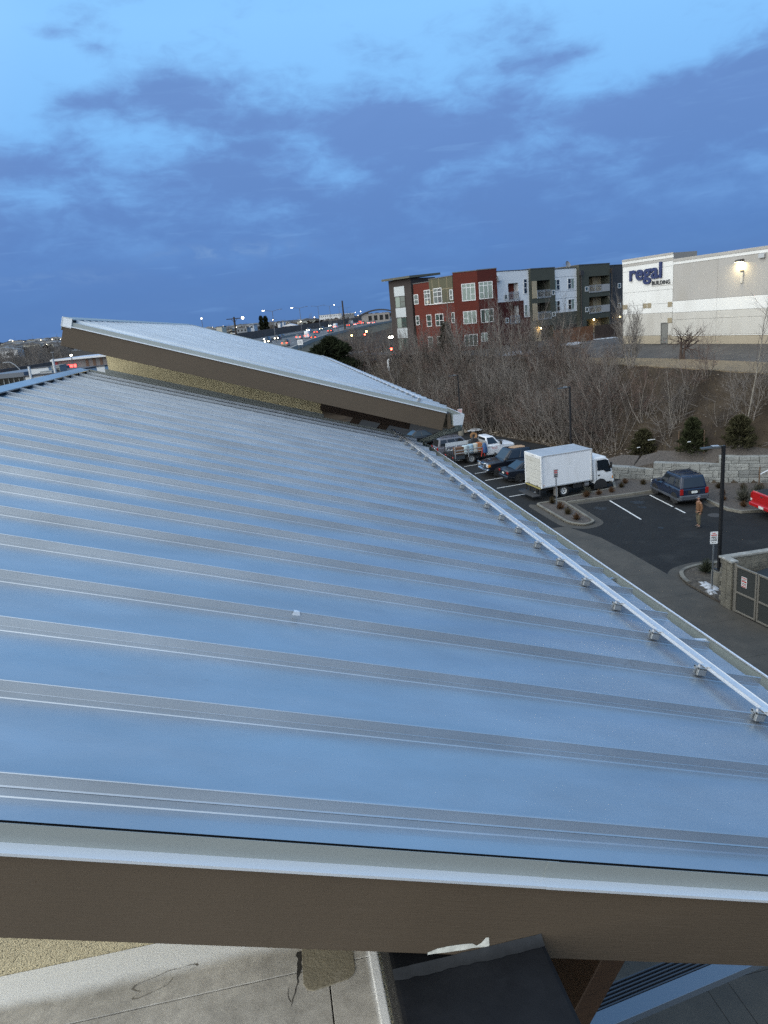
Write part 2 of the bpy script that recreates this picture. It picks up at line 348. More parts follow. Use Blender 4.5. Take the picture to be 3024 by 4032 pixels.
def ledge_mat():
    m = bpy.data.materials.new('ledge_paint'); m.use_nodes = True; t = m.node_tree; b = t.nodes['Principled BSDF']; b.inputs['Roughness'].default_value = .85
    g = t.nodes.new('ShaderNodeNewGeometry'); sp = t.nodes.new('ShaderNodeSeparateXYZ'); t.links.new(g.outputs['Position'], sp.inputs[0])
    def nz(sc, det, ro):
        n = t.nodes.new('ShaderNodeTexNoise'); n.inputs['Scale'].default_value = sc; n.inputs['Detail'].default_value = det; n.inputs['Roughness'].default_value = ro; t.links.new(g.outputs['Position'], n.inputs[0]); return n.outputs['Fac']
    a = t.nodes.new('ShaderNodeMath'); a.operation = 'MULTIPLY_ADD'; t.links.new(nz(9, 5, .6), a.inputs[0]); a.inputs[1].default_value = .05; t.links.new(sp.outputs[1], a.inputs[2])
    mr = t.nodes.new('ShaderNodeMapRange'); mr.interpolation_type = 'SMOOTHSTEP'; t.links.new(a.outputs[0], mr.inputs[0]); mr.inputs[1].default_value = 1.945; mr.inputs[2].default_value = 2.005
    # sheltered strip by the wall stays clean; so does the raised right edge
    a2 = t.nodes.new('ShaderNodeMath'); a2.operation = 'MULTIPLY_ADD'; t.links.new(nz(14, 4, .6), a2.inputs[0]); a2.inputs[1].default_value = .02; t.links.new(sp.outputs[0], a2.inputs[2])
    mr2 = t.nodes.new('ShaderNodeMapRange'); mr2.interpolation_type = 'SMOOTHSTEP'; t.links.new(a2.outputs[0], mr2.inputs[0]); mr2.inputs[1].default_value = .082; mr2.inputs[2].default_value = .106
    mxm = t.nodes.new('ShaderNodeMath'); mxm.operation = 'MAXIMUM'; t.links.new(mr.outputs[0], mxm.inputs[0]); t.links.new(mr2.outputs[0], mxm.inputs[1])
    d = t.nodes.new('ShaderNodeValToRGB'); t.links.new(nz(22, 8, .7), d.inputs[0]); e = d.color_ramp.elements
    e[0].position = .28; e[0].color = (.42, .39, .345, 1); e[1].position = .75; e[1].color = (.70, .66, .59, 1)
    d2 = t.nodes.new('ShaderNodeMix'); d2.data_type = 'RGBA'; d2.blend_type = 'MULTIPLY'; d2.inputs[0].default_value = .55
    d3 = t.nodes.new('ShaderNodeValToRGB'); t.links.new(nz(3.2, 6, .6), d3.inputs[0]); e = d3.color_ramp.elements; e[0].position = .35; e[0].color = (.5, .5, .5, 1); e[1].position = .65; e[1].color = (1, 1, 1, 1)
    t.links.new(d.outputs[0], d2.inputs[6]); t.links.new(d3.outputs[0], d2.inputs[7])
    mx = t.nodes.new('ShaderNodeMix'); mx.data_type = 'RGBA'; t.links.new(mxm.outputs[0], mx.inputs[0]); t.links.new(d2.outputs[2], mx.inputs[6]); mx.inputs[7].default_value = (.90, .90, .89, 1)
    t.links.new(mx.outputs[2], b.inputs['Base Color'])
    bp = t.nodes.new('ShaderNodeBump'); bp.inputs['Strength'].default_value = .25; bp.inputs['Distance'].default_value = .004; t.links.new(nz(120, 4, .6), bp.inputs['Height']); t.links.new(bp.outputs[0], b.inputs['Normal'])
    return m
LEDGE = ledge_mat()
# ================================================================== the metal-roofed building we look across
S1 = 0.315191; S2 = 0.3276
SP = .4064
bld = thing('metal_roofed_building', 'building with two silver standing seam metal roofs, brown fascia boards and tan stucco walls', 'building', (0, 0, 0))
def seam_mesh(a0, a1, RM):
    # folded seam: a small fillet at the foot, an upright leg and a thin folded lip on top
    pr = [(-.0062, .0012), (-.0028, .0040), (-.0025, .0345), (-.0046, .0352), (-.0046, .0362), (-.0030, .0378), (.0030, .0378), (.0040, .0368), (.0040, .0345), (.0025, .0340), (.0025, .002)]
    n = len(pr); cut = .022
    vs = [(a0, y, z) for y, z in pr]+[(a1-cut*(z/.0378)*.3, y, z) for y, z in pr]
    mb = MB().add(vs, [((i+1) % n, i, n+i, n+(i+1) % n) for i in range(n)]+[tuple(reversed(range(n))), tuple(range(n, 2*n))])
    return mb.mesh('seam', RM, fixn=True)
def panel_mesh(a0, a1, RM, w=SP):
    pr = [(0, .0012), (.020, .0012), (.022, 0), (w-.036, 0), (w-.034, .0028), (w-.004, .0030)]
    mb = MB(); vs = []; fs = []
    nx = 1
    for i, (y, n) in enumerate(pr): vs += [(a0, y, n), (a1, y, n)]
    for i in range(len(pr)-1): fs.append((2*i, 2*i+1, 2*i+3, 2*i+2))
    mb.add(vs, fs)
    mb.box(a1-.012, a1, 0, w-.004, -.014, -.001)       # folded hem at the eave
    return mb.mesh('roof_panel', RM)
def make_roof(name, z0, slope, y0, nseam, a0, a1, yrake, yend, first_w, label, RM):
    rf = MB().box(a0, a1-.09, yrake+.012, yend, -.05, -.006).build(name, DARK, bld, label=label)
    rf.location = (0, 0, z0); rf.rotation_euler = (0, slope, 0)
    sm = seam_mesh(a0+.01, a1, RM); pm = panel_mesh(a0, a1, RM)
    for k in range(nseam):
        o = put('seam', sm, rf); o.location = (0, y0+SP*k, 0)
        if k < nseam-1: o = put('roof_panel', pm, rf); o.location = (0, y0+SP*k, 0)
    w = y0-yrake-.010
    fp = MB(); yb = yrake+.010
    fp.add([(a0, yb, .0), (a1, yb, .0), (a1, yb+w*.42, .0), (a0, yb+w*.42, .0), (a0, yb+w*.43, -.003), (a1, yb+w*.43, -.003), (a1, y0-.036, -.003), (a0, y0-.036, -.003), (a0, y0-.034, 0), (a1, y0-.034, 0), (a1, y0-.004, .0005), (a0, y0-.004, .0005)],
           [(0, 1, 2, 3), (3, 2, 5, 4), (4, 5, 6, 7), (7, 6, 9, 8), (8, 9, 10, 11)])
    fp.build('roof_panel', RM, rf)
    yl = y0+SP*(nseam-1)
    if yend-yl > .05:
        MB().quad((a0, yl, 0), (a1, yl, 0), (a1, yend, 0), (a0, yend, 0)).build('roof_panel', RM, rf)
        MB().box(a0, a1, yend-.003, yend+.003, -.05, .05).build('end_flashing', TRIM, rf)
    MB().prof([(a0-.115, .044), (a0+.008, .040), (a0+.012, .030), (a0+.010, .030), (a0+.007, .037), (a0-.112, .041), (a0-.112, -.12), (a0-.116, -.12)], yrake-.02, yend).build('ridge_cap', TRIM if name != 'lower_roof' else ROOF, rf)
    MB().box(a0-.02, a0+.0, yrake+.02, yend-.01, -.02, .0385).build('ridge_closure', DARK, rf)
    return rf
def rake_edge(rf, a0, a1, yr, deep, cut=None, board='fascia_board'):
    segs = [(a0, a1)] if cut is None else [(a0, cut), (cut-.03, a1)]
    for i, (p, q) in enumerate(segs):
        d = -.0012*i
        mb = MB(); mb.box(p, q, yr+d, yr+.0015+d, -.047, .0005)
        t_ = mb.build('rake_trim', TRIM, rf)
        MB().add([(p, yr-.0250+d, -.0530), (q, yr-.0250+d, -.0530), (q, yr+.0008+d, -.0466), (p, yr+.0008+d, -.0466), (p, yr-.0255+d, -.0600), (q, yr-.0255+d, -.0600)], [(0, 1, 2, 3), (0, 4, 5, 1)]).build('drip_edge', LEDGEM, t_)
    b = MB().box(a0, a1, yr-.009, yr+.028, -deep, -.0505).build(board, FASC, bld, bevel=.002)
    b.location = rf.location; b.rotation_euler = rf.rotation_euler
    return b
lower = make_roof('lower_roof', 11.4207, S1, 1.5231, 23, -2.541, 2.280, 1.400, 10.66, .11, None, ROOF)
rake_edge(lower, -2.66, 2.26, 1.400, .286, cut=.60)
upper = make_roof('upper_roof', 12.108, S2, 9.735, 40, -2.372, 2.62, 9.600, 26.0, .13, None, ROOF2)
ub = rake_edge(upper, -2.47, 2.60, 9.600, .310, cut=-.9)
MB().box(-2.495, -2.375, 9.583, 9.60, -.075, .046).build('ridge_end_cap', LEDGEM, upper)
# taped repair on the third seam
MB().add([(.0, -.012, .0385), (.026, -.008, .0390), (.028, .005, .0388), (.004, .008, .0386), (-.004, -.013, .022), (.030, -.012, .024), (.032, .018, .020), (.0, .018, .022), (.018, -.002, .0415)],
         [(0, 1, 8), (1, 2, 8), (2, 3, 8), (3, 0, 8), (0, 4, 5, 1), (2, 6, 7, 3)]).build('seam_patch', mat('patch_foil', (.66, .68, .70), rough=.35, metal=.4), lower).location = (-.02, 1.5231+SP*3, 0)
# snow rails -----------------------------------------------------------------
def snow_rail(rf, a, y0, y1, ks, ybase, name='snow_rail', mat_=ALU):
    mb = MB().prof([(a+.036, .0495), (a+.050, .0500), (a+.052, .0545), (a+.092, .0600), (a+.096, .0650), (a+.091, .0665), (a+.090, .0632), (a+.050, .0580), (a+.049, .0610), (a+.046, .0610), (a+.046, .0530), (a+.036, .0530)], y0, y1)
    rail = mb.build(name, mat_, bld, smooth=20); rail.location = rf.location; rail.rotation_euler = rf.rotation_euler
    cb = MB(); cb.box(a, a+.046, -.021, -.0060, .010, .0500); cb.box(a, a+.046, .0060, .021, .010, .0500); cb.box(a, a+.046, -.021, .021, .0385, .0505)
    cm = cb.mesh('clamp', ALUC, bevel=.002)
    bb = MB().tube((a+.016, 0, .050), (a+.016, 0, .060), .0085, n=6); bb.tube((a+.016, 0, .0500), (a+.016, 0, .0525), .012, n=12)
    bm_ = bb.mesh('bolt', BOLT)
    pl = MB().hexa([(a+.030, -.018, .0545), (a+.060, -.020, .0605), (a+.063, .020, .0610), (a+.030, .016, .0548), (a+.030, -.018, .0570), (a+.060, -.020, .0630), (a+.063, .020, .0635), (a+.030, .016, .0573)]).mesh('clamp_tab', ALU)
    for k in ks:
        for me in (cm, bm_, pl):
            o = put(me.name.split('.')[0], me, rail); o.location = (0, ybase+SP*k, 0)
    return rail
snow_rail(lower, 1.911, 1.0, 10.95, range(0, 23), 1.5231)
snow_rail(upper, 2.18, 9.80, 25.8, range(0, 40), 9.735)
# gutters ----------------------------------------------------------------------
def gutter(x, zr, y0, y1, hang, close=False):
    t_ = .004
    out = [(x-.165, zr+.035), (x-.165, zr-.135), (x-.030, zr-.135), (x+.000, zr-.010), (x+.0, zr), (x-.004, zr), (x-.004, zr-.010), (x-.033, zr-.131), (x-.161, zr-.131), (x-.161, zr+.035)]
    mb = MB(); n = len(out); vs = [(a, y0, z) for a, z in out]+[(a, y1, z) for a, z in out]
    mb.add(vs, [((i+1) % n, i, n+i, n+(i+1) % n) for i in range(n)])
    g = mb.build('gutter', GUT, bld)
    MB().prof([(x-.007, zr-.002), (x+.003, zr-.002), (x+.003, zr+.006), (x-.007, zr+.006)], y0, y1).build('gutter_lip', GUTRIM, g)
    if close:
        MB().prof([(x-.165, zr+.02), (x-.165, zr-.137), (x-.030, zr-.137), (x+.004, zr+.008)], y0-.004, y0).build('end_cap', LEDGEM, g)
    for y, big in hang:
        if big: MB().hexa([(x-.165, y, zr+.012), (x-.02, y-.02, zr-.012), (x-.02, y+.008, zr-.012), (x-.165, y+.024, zr+.012), (x-.165, y, zr+.016), (x-.02, y-.02, zr-.006), (x-.02, y+.008, zr-.006), (x-.165, y+.024, zr+.016)]).build('hanger_strap', ALU, g)
        MB().box(x-.055, x-.012, y-.012, y+.012, zr-.045, zr-.022).build('hanger', BOLT, g)
    return g
gutter(2.318, 10.655, .9, 10.70, [(3.36, True), (4.45, False), (6.9, False), (8.0, False), (2.1, True)])
gutter(2.695, 11.165, 9.585, 26.0, [], close=True)
MB().box(2.10, 2.15, 1.40, 10.65, 10.44, 10.66).build('eave_fascia', FASC, bld)
MB().box(2.46, 2.51, 9.65, 26.0, 10.98, 11.20).build('eave_fascia', FASC, bld)
# the spout that empties the upper gutter into the lower one
def spout():
    pts = [Vector(p) for p in [(2.60, 9.70, 11.06), (2.645, 9.72, 11.0), (2.655, 9.80, 10.94), (2.615, 9.95, 10.90), (2.54, 10.15, 10.85), (2.31, 10.80, 10.63)]]
    secs = []
    for i, p in enumerate(pts):
        d = (pts[min(i+1, len(pts)-1)]-pts[max(i-1, 0)]).normalized()
        u = d.cross(Vector((0, 0, 1))); u.normalize(); v = u.cross(d).normalized()
        ring = []
        for k in range(10): ring.append(p+u*(-.05+.1*k/9)+v*(.034+(.004 if k % 2 else -.004)))
        for k in range(3): ring.append(p+u*(.05-.1*k/2)+v*(-.034))
        secs.append(ring)
    return MB().loft(secs)
spout().build('downspout', GUT, bld, fixn=True)
# walls ------------------------------------------------------------------------
def zp(x): return 11.4207-math.tan(S1)*x
def zu(x): return 12.108-math.tan(S2)*x
MB().prof([(-2.35, 0), (.55, 0), (.55, zp(.55)-.07), (-2.35, zp(-2.35)-.07)], 2.075, 10.45).build('stucco_wall', STUC2, bld, fixn=True)
MB().prof([(-2.15, 0), (.80, 0), (.80, zu(.8)-.07), (-2.15, zu(-2.15)-.07)], 10.72, 25.0).build('clerestory_wall', STUCCO, bld, fixn=True)
MB().add([(-2.2, 10.60, zp(-2.2)+.012), (.82, 10.60, zp(.82)+.012), (.82, 10.715, zp(.82)+.012), (-2.2, 10.715, zp(-2.2)+.012), (-2.2, 10.712, zp(-2.2)+.10), (.82, 10.712, zp(.82)+.10)],
         [(0, 1, 2, 3), (3, 2, 5, 4)]).build('wall_flashing', TRIM, bld)
# lower deck ledge in the foreground, with its joints cut as gaps
led = MB().box(-4.5, .115, .3, 2.074, 10.40, 10.585).build('ledge', DARK, bld)
for (x0, x1, y0, y1) in [(-4.5, .112, 1.838, 2.074), (-4.5, -.050, .3, 1.834), (-.046, .112, .3, 1.834)]:
    MB().box(x0, x1, y0, y1, 10.5, 10.600).build('ledge_panel', LEDGE, led, bevel=.0015)
MB().box(.088, .1165, .3, 2.074, 10.35, 10.6045).build('edge_bead', LEDGE, led, bevel=.004, seg=2)
MB().prism([(-.127, 1.925), (-.130, 1.788), (-.118, 1.764), (-.1, 1.757), (.010, 1.770), (.030, 1.782), (.037, 1.800), (.038, 2.06), (-.12, 2.06)], 10.598, 10.6035).build('repair_patch', mat('patch_coat', (.245, .215, .155), rough=.8, var=.12, vscale=12, bump=.2, bscale=90, col2=(.33, .30, .24), c2scale=9, c2lo=.55, c2hi=.7), led, bevel=.001)
rng = random.Random(5)
def crack(pts, ws, z=10.6012):
    mb = MB(); L = []; Rr = []
    for (x, y), w in zip(pts, ws): L.append((x-w*(.6+.8*rng.random()), y, z)); Rr.append((x+w*(.6+.8*rng.random()), y, z))
    n = len(pts); mb.add(L+Rr, [(i, n+i, n+i+1, i+1) for i in range(n-1)]); return mb
cr_ = crack([(-.134, 1.912), (-.137, 1.900), (-.134, 1.885), (-.141, 1.868), (-.137, 1.850), (-.141, 1.832), (-.147, 1.815), (-.146, 1.80), (-.153, 1.785), (-.158, 1.765), (-.166, 1.745), (-.167, 1.735), (-.173, 1.722)],
            [.008, .010, .006, .008, .007, .006, .0025, .002, .0018, .0014, .0012, .001, .0006])
cr_.build('crack', mat('crack_grime', (.035, .032, .028), rough=.95, var=.5, vscale=200), led)
crack([(-.176, 1.79), (-.180, 1.77), (-.178, 1.752), (-.171, 1.735)], [.0007, .0009, .0009, .0006]).build('crack', MATS['crack_grime'], led)
stn = []
for i in range(26):
    t_ = i/26*2*math.pi; r_ = 1+.22*math.sin(3*t_+.5)+.16*math.sin(5*t_)
    stn.append((-.585+.085*r_*math.cos(t_)+.03*math.sin(t_), 1.917+.036*r_*math.sin(t_)+.018*math.cos(t_)))
def ring(pts, w, z):
    n = len(pts); c = (sum(p[0] for p in pts)/n, sum(p[1] for p in pts)/n)
    vs = [(x, y, z) for x, y in pts]+[(x+(c[0]-x)*w*(.6+.8*rng.random()), y+(c[1]-y)*w*(.6+.8*rng.random()), z) for x, y in pts]
    return MB().add(vs, [(i, (i+1) % n, n+(i+1) % n, n+i) for i in range(n)])
ring(stn, .06, 10.6009).build('water_mark', mat('water_stain', (.20, .18, .15), rough=.9), led)
# black membrane-wrapped beam end and its sealant against the fascia
bm1 = MB().box(.118, .515, -.2, 1.95, 10.72, 11.022).build('beam_cap', MEMB, bld, bevel=.012, seg=2)
sl_ = []
for i in range(24):
    x = .120+.392*i/23; sl_.append((x, .012+.003*rng.random()))
mb = MB(); lo = []; hi = []; ou = []
for x, h in sl_: hi.append((x, 1.3895, 11.022+h*.55+.006*(x-.11)/.4)); lo.append((x, 1.376, 11.026)); ou.append((x, 1.376-.012-.006*rng.random(), 11.0235))
n = len(sl_); mb.add(hi+lo+ou, [(n+i, n+i+1, i+1, i) for i in range(n-1)]+[(2*n+i, 2*n+i+1, n+i+1, n+i) for i in range(n-1)])
mb.build('sealant', SEAL, bm1, smooth=40)
pc = MB(); pk = [(.212, 11.068, .004), (.235, 11.066, .010), (.26, 11.062, .013), (.285, 11.060, .013), (.31, 11.057, .013), (.328, 11.058, .009), (.34, 11.056, .003), (.352, 11.053, .010), (.362, 11.052, .021), (.370, 11.052, .020), (.372, 11.052, .002)]
vs = [(x, 1.3897, z-.018) for x, z, h in pk]+[(x+.004*rng.random(), 1.3897, z-.016+h*1.25) for x, z, h in pk]; n = len(pk)
pc.add(vs, [(i, i+1, n+i+1, n+i) for i in range(n-1)])
pc.build('peeled_paint', mat('bare_primer', (.62, .60, .52), rough=.8, var=.3, vscale=70), bld)
# timber braces and rafters under the two roofs
def beam(p, q, w, h, name='timber_brace', up=(0, 0, 1)):
    p = Vector(p); q = Vector(q); d = (q-p).normalized(); u = d.cross(Vector(up)).normalized()*(w/2); v = u.cross(d).normalized()*(h/2)
    return MB().hexa([p-u-v, p+u-v, p+u+v, p-u+v, q-u-v, q+u-v, q+u+v, q-u+v]).build(name, TIMBER, bld, fixn=True, bevel=.004)
MB().hexa([(.792, 2.2, 9.37), (.907, 2.2, 9.37), (.907, 2.61, 9.37), (.792, 2.61, 9.37), (1.285, 2.2, 10.32), (1.425, 2.2, 10.32), (1.425, 2.61, 10.32), (1.285, 2.61, 10.32)]).build('timber_brace', TIMBER, bld, fixn=True, bevel=.004)
beam((.79, 10.70, 11.40), (2.13, 10.70, 10.955), .09, .17, 'timber_beam')
beam((1.05, 10.85, 10.80), (1.40, 10.80, 11.18), .10, .12)
beam((1.45, 10.85, 10.66), (1.82, 10.80, 11.04), .10, .12)
# aluminium canopy rail low on the east side
aw = MB(); aw.box(-.9, 4.8, -.24, .0, -.12, .0)
aw = aw.build('canopy_rail', mat('canopy_blue_metal', (.16, .19, .225), rough=.4, metal=.5), bld, bevel=.004)
aw.location = (3.16, 7.06, 3.05); aw.rotation_euler = (0, 0, R(8.0))
grm = mat('canopy_groove_metal', (.060, .065, .075), rough=.45, metal=.4)
MB().box(-.9, 4.8, .002, .300, -.12, -.05).build('canopy_track', DARK, aw)
for i, y in enumerate((.012, .062, .112, .165, .218, .272)):
    MB().box(-.9, 4.8, y, y+.020, -.06, .0).build('track_fin', grm, aw)
# ================================================================== ground, lot, slope, roads
def lerp_poly(P, y):
    if y <= P[0][0]: return P[0][1]
    for (a, b), (c, d) in zip(P, P[1:]):
        if y <= c: return b+(d-b)*(y-a)/(c-a)
    return P[-1][1]
# foot and top edge of the bank as X at each Y, and how far it climbs
FOOT = [(-60, 75), (0, 52), (25, 41), (34, 36.6), (38, 33.8), (41.5, 27.9), (43.3, 25.6), (45.5, 24.4), (48, 25.2), (54, 25.2), (62, 24.4), (70, 21.6), (80, 17.6), (92, 13.4), (105, 9.0), (125, 4.0), (400, 4.0)]
EDGE = [(-60, 100), (0, 66), (25, 48), (36, 36.2), (40, 35.0), (44.2, 34.1), (46.4, 33.8), (52.5, 33.1), (59.7, 32.1), (62.7, 31.7), (70.1, 29.9), (80, 25), (90, 20), (105, 14.5), (125, 11.0), (400, 11.0)]
def ss(t): t = min(1, max(0, t)); return t*t*(3-2*t)
def h2(x, y, s=0):
    n = math.sin(x*12.9898+y*78.233+s*37.7)*43758.5453; return n-math.floor(n)
def vn(x, y, s=0):
    xi, yi = math.floor(x), math.floor(y); fx, fy = ss(x-xi), ss(y-yi)
    a = h2(xi, yi, s)*(1-fx)+h2(xi+1, yi, s)*fx; b = h2(xi, yi+1, s)*(1-fx)+h2(xi+1, yi+1, s)*fx
    return a*(1-fy)+b*fy
def terrain(x, y):
    xf = lerp_poly(FOOT, y); xe = lerp_poly(EDGE, y)
    t = (x-xf)/max(.5, xe-xf)
    top = 6.38+.75*ss((x-xe-3.5)/7.0)
    z = -.03
    if y < 130 and x > 5 and t > 0:
        # a shallow apron of rubble at the foot, then the steep bank; behind the block wall the apron stands at its cap
        lo = ss((47.5-y)/2.5)*ss((y-36)/2.0)
        tt = min(1, t); base = 1.25*lo
        g1 = (.30*tt if tt < .22 else .066+(tt-.22)/.78*.934); g1 = .8*g1+.2*ss(tt)
        g2 = .10*tt+.90*max(0, (tt-.22)/.78)**1.35
        gg = g1*(1-lo)+g2*lo
        z = base*min(1, t*8)+(top-base)*gg
        if t < 1:
            k = min(1, t*5)*min(1, (1-t)*5); z += .35*(vn(x*.55, y*.55, 1)-.5)*k+.16*(vn(x*1.7, y*1.7, 2)-.5)*k
    # the wider land: climbs behind the lot, low in front of the far town, hills at the left
    r = math.hypot(x, y)
    if y > 90:
        f = ss((y-90)/60.0)
        z = max(z, 5.4*f) if x > -30 else max(z, 4.2*f)
    if x < -12: z = max(z, 4.0*ss((-12-x)/40.0))
    if r > 260:
        f = ss((r-260)/900.0); lft = ss((-x/r+.12)/.35)
        z += f*(5.5+26*lft*ss((r-700)/2200))+f*3.0*(vn(x*.004, y*.004, 5)-.5)
    return z
def axis(lo, hi, a, b, step, grow):
    v = []; x = a
    while x <= b+1e-6: v.append(x); x += step
    s_ = step; x = b
    while x < hi: s_ *= grow; x += s_; v.append(x)
    s_ = step; x = a
    while x > lo: s_ *= grow; x -= s_; v.insert(0, x)
    return v
xs = axis(-6000, 6000, 12, 38, .5, 1.16); ys = axis(-900, 9000, 36, 104, .6, 1.13)
vs = [(x, y, terrain(x, y)) for y in ys for x in xs]; nx = len(xs)
fs = [(j*nx+i, j*nx+i+1, (j+1)*nx+i+1, (j+1)*nx+i) for j in range(len(ys)-1) for i in range(nx-1)]
SOIL = mat('dry_soil', (.038, .0295, .0225), rough=1.0, var=.35, vscale=.55, bump=.9, bscale=3.5, col2=(.066, .051, .036), c2scale=.23, c2lo=.45, c2hi=.68, coords='World', spec=.1, det=10)
gnd = MB().add(vs, fs).build('ground', SOIL, None, smooth=60)
tag(gnd, 'brown winter earth of the lot surrounds and the embankment', None, None, 'structure')
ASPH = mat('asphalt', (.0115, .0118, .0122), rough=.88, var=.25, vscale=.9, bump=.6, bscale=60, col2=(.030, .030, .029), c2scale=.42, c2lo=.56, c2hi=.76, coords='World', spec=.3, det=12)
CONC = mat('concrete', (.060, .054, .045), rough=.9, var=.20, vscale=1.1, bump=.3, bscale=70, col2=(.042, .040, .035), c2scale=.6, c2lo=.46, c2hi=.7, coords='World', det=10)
KERB = mat('kerb_concrete', (.165, .155, .13), rough=.9, var=.15, vscale=2.0, bump=.3, bscale=60, col2=(.09, .085, .075), c2scale=1.1, c2lo=.5, c2hi=.7, coords='World')
WLINE = mat('road_paint', (.62, .62, .60), rough=.7, var=.15, vscale=3, col2=(.2, .2, .2), c2scale=6, c2lo=.58, c2hi=.75, coords='World')
GRAV = mat('bed_gravel', (.085, .072, .062), rough=1, var=.35, vscale=9, bump=1.0, bscale=22, col2=(.038, .033, .03), c2scale=14, c2lo=.5, c2hi=.62, coords='World')
SNOW = mat('old_snow', (.42, .44, .47), rough=.85, var=.3, vscale=7, col2=(.14, .135, .13), c2scale=5, c2lo=.52, c2hi=.62, bump=.5, bscale=12, coords='World')
def sheet(name, pts, z, m, kind='structure', th=.0, label=None):
    mb = MB()
    if th: mb.prism(pts, z-th, z)
    else: mb.poly([(x, y, z) for x, y in pts])
    o = mb.build(name, m, None); tag(o, label, None, None, kind); return o
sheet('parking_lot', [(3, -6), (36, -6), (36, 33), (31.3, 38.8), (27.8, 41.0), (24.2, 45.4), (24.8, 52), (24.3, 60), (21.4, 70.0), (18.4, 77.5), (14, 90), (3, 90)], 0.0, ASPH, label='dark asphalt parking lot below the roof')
side = tag(MB().build('pavement', CONC), 'pale concrete pavement along the building', None, None, 'structure')
# concrete slabs, each separate, tooled joints between them
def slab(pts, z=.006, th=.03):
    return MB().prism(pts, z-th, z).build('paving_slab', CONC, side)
edge = [(36.72, 15.94), (35.5, 16.52), (33.26, 16.90), (30.8, 17.0), (27.0, 17.06), (24.0, 17.15), (21.6, 17.40), (18, 17.8), (12, 18.2), (4, 18.6), (-6, 19)]
ycuts = [36.7, 34.0, 31.2, 28.4, 25.6, 22.8, 20.0, 17.2, 14.4, 11.6, 9.35, 8.0, 5.6, 2.8, 0, -6]
xcuts = [.5, 3.6, 6.6, 7.05, 10.2, 13.2]
def edge_x(y):
    for (a, b), (c, d) in zip(edge, edge[1:]):
        if c <= y <= a: return b+(d-b)*(a-y)/(a-c)
    return 17.0
for y1, y0 in zip(ycuts, ycuts[1:]):
    L = xcuts[:] if y1 < 36 else xcuts[3:]
    for i in range(len(L)):
        x0 = L[i]+.006; g = .006
        if i+1 < len(L): slab([(x0, y0+g), (L[i+1]-.006, y0+g), (L[i+1]-.006, y1-g), (x0, y1-g)])
        else: slab([(x0, y0+g), (edge_x(y0), y0+g), (edge_x(y1), y1-g), (x0, y1-g)])
def strip(name, pts, w, z0, z1, m, parent=None, closed=False, side_=1, bevel=0, kind=None, label=None):
    """A band of width w to the left (side_=1) of a polyline, from z0 to z1."""
    n = len(pts); L = []
    for i, p in enumerate(pts):
        a = Vector(pts[(i-1) % n] if (closed or i > 0) else pts[i]); b = Vector(pts[(i+1) % n] if (closed or i < n-1) else pts[i])
        c = Vector(p)
        d1 = (c-a).normalized() if (c-a).length > 0 else None; d2 = (b-c).normalized() if (b-c).length > 0 else None
        d = ((d1 or d2)+(d2 or d1)).normalized(); nrm = Vector((-d.y, d.x)); k = 1.0
        if d1 is not None and d2 is not None: k = 1/max(.5, nrm.dot(Vector((-d1.y, d1.x))))
        L.append(c+nrm*(w*side_*k))
    mb = MB()
    rng_ = range(n if closed else n-1)
    for i in rng_:
        j = (i+1) % n; p, q, r_, s_ = pts[i], pts[j], L[j], L[i]
        mb.hexa([(p[0], p[1], z0), (q[0], q[1], z0), (r_.x, r_.y, z0), (s_.x, s_.y, z0), (p[0], p[1], z1), (q[0], q[1], z1), (r_.x, r_.y, z1), (s_.x, s_.y, z1)])
    o = mb.build(name, m, parent, fixn=True)
    if kind or label: tag(o, label, None, None, kind)
    return o
def rounded(pts, r, n=5):
    out = []; k = len(pts)
    for i in range(k):
        p0, p1, p2 = Vector(pts[i-1]), Vector(pts[i]), Vector(pts[(i+1) % k]); a = (p0-p1); b = (p2-p1)
        rr = min(r[i] if isinstance(r, list) else r, a.length*.45, b.length*.45); s_ = p1+a.normalized()*rr; e_ = p1+b.normalized()*rr
        for q in range(n+1):
            t = q/n; c = s_*(1-t)**2+p1*(2*t*(1-t))+e_*t**2; out.append((c.x, c.y))
    return out
# planting island with four shrubs
isl = rounded([(17.55, 41.85), (16.10, 41.75), (16.22, 37.0), (16.9, 36.15), (17.75, 36.55), (17.95, 41.3)], [.05, .35, .9, .7, .6, .05])
sheet('planting_bed', isl, .085, GRAV, th=.10, label='gravel planting island with four dry shrubs')
strip('kerb', isl, .15, -.02, .14, KERB, closed=True, side_=1, kind='structure', label='kerb round the planting island')
def offset(pts, w):
    n = len(pts); L = []
    for i in range(n):
        a, c, b = Vector(pts[i-1]), Vector(pts[i]), Vector(pts[(i+1) % n]); d = ((c-a).normalized()+(b-c).normalized()).normalized(); L.append((c.x-d.y*w, c.y+d.x*w))
    return L
strip('kerb_gutter', [p for p in isl if p[1] < 41.72], .50, -.02, .010, CONC, side_=-1, kind='structure', label='concrete gutter pan round the planting island')
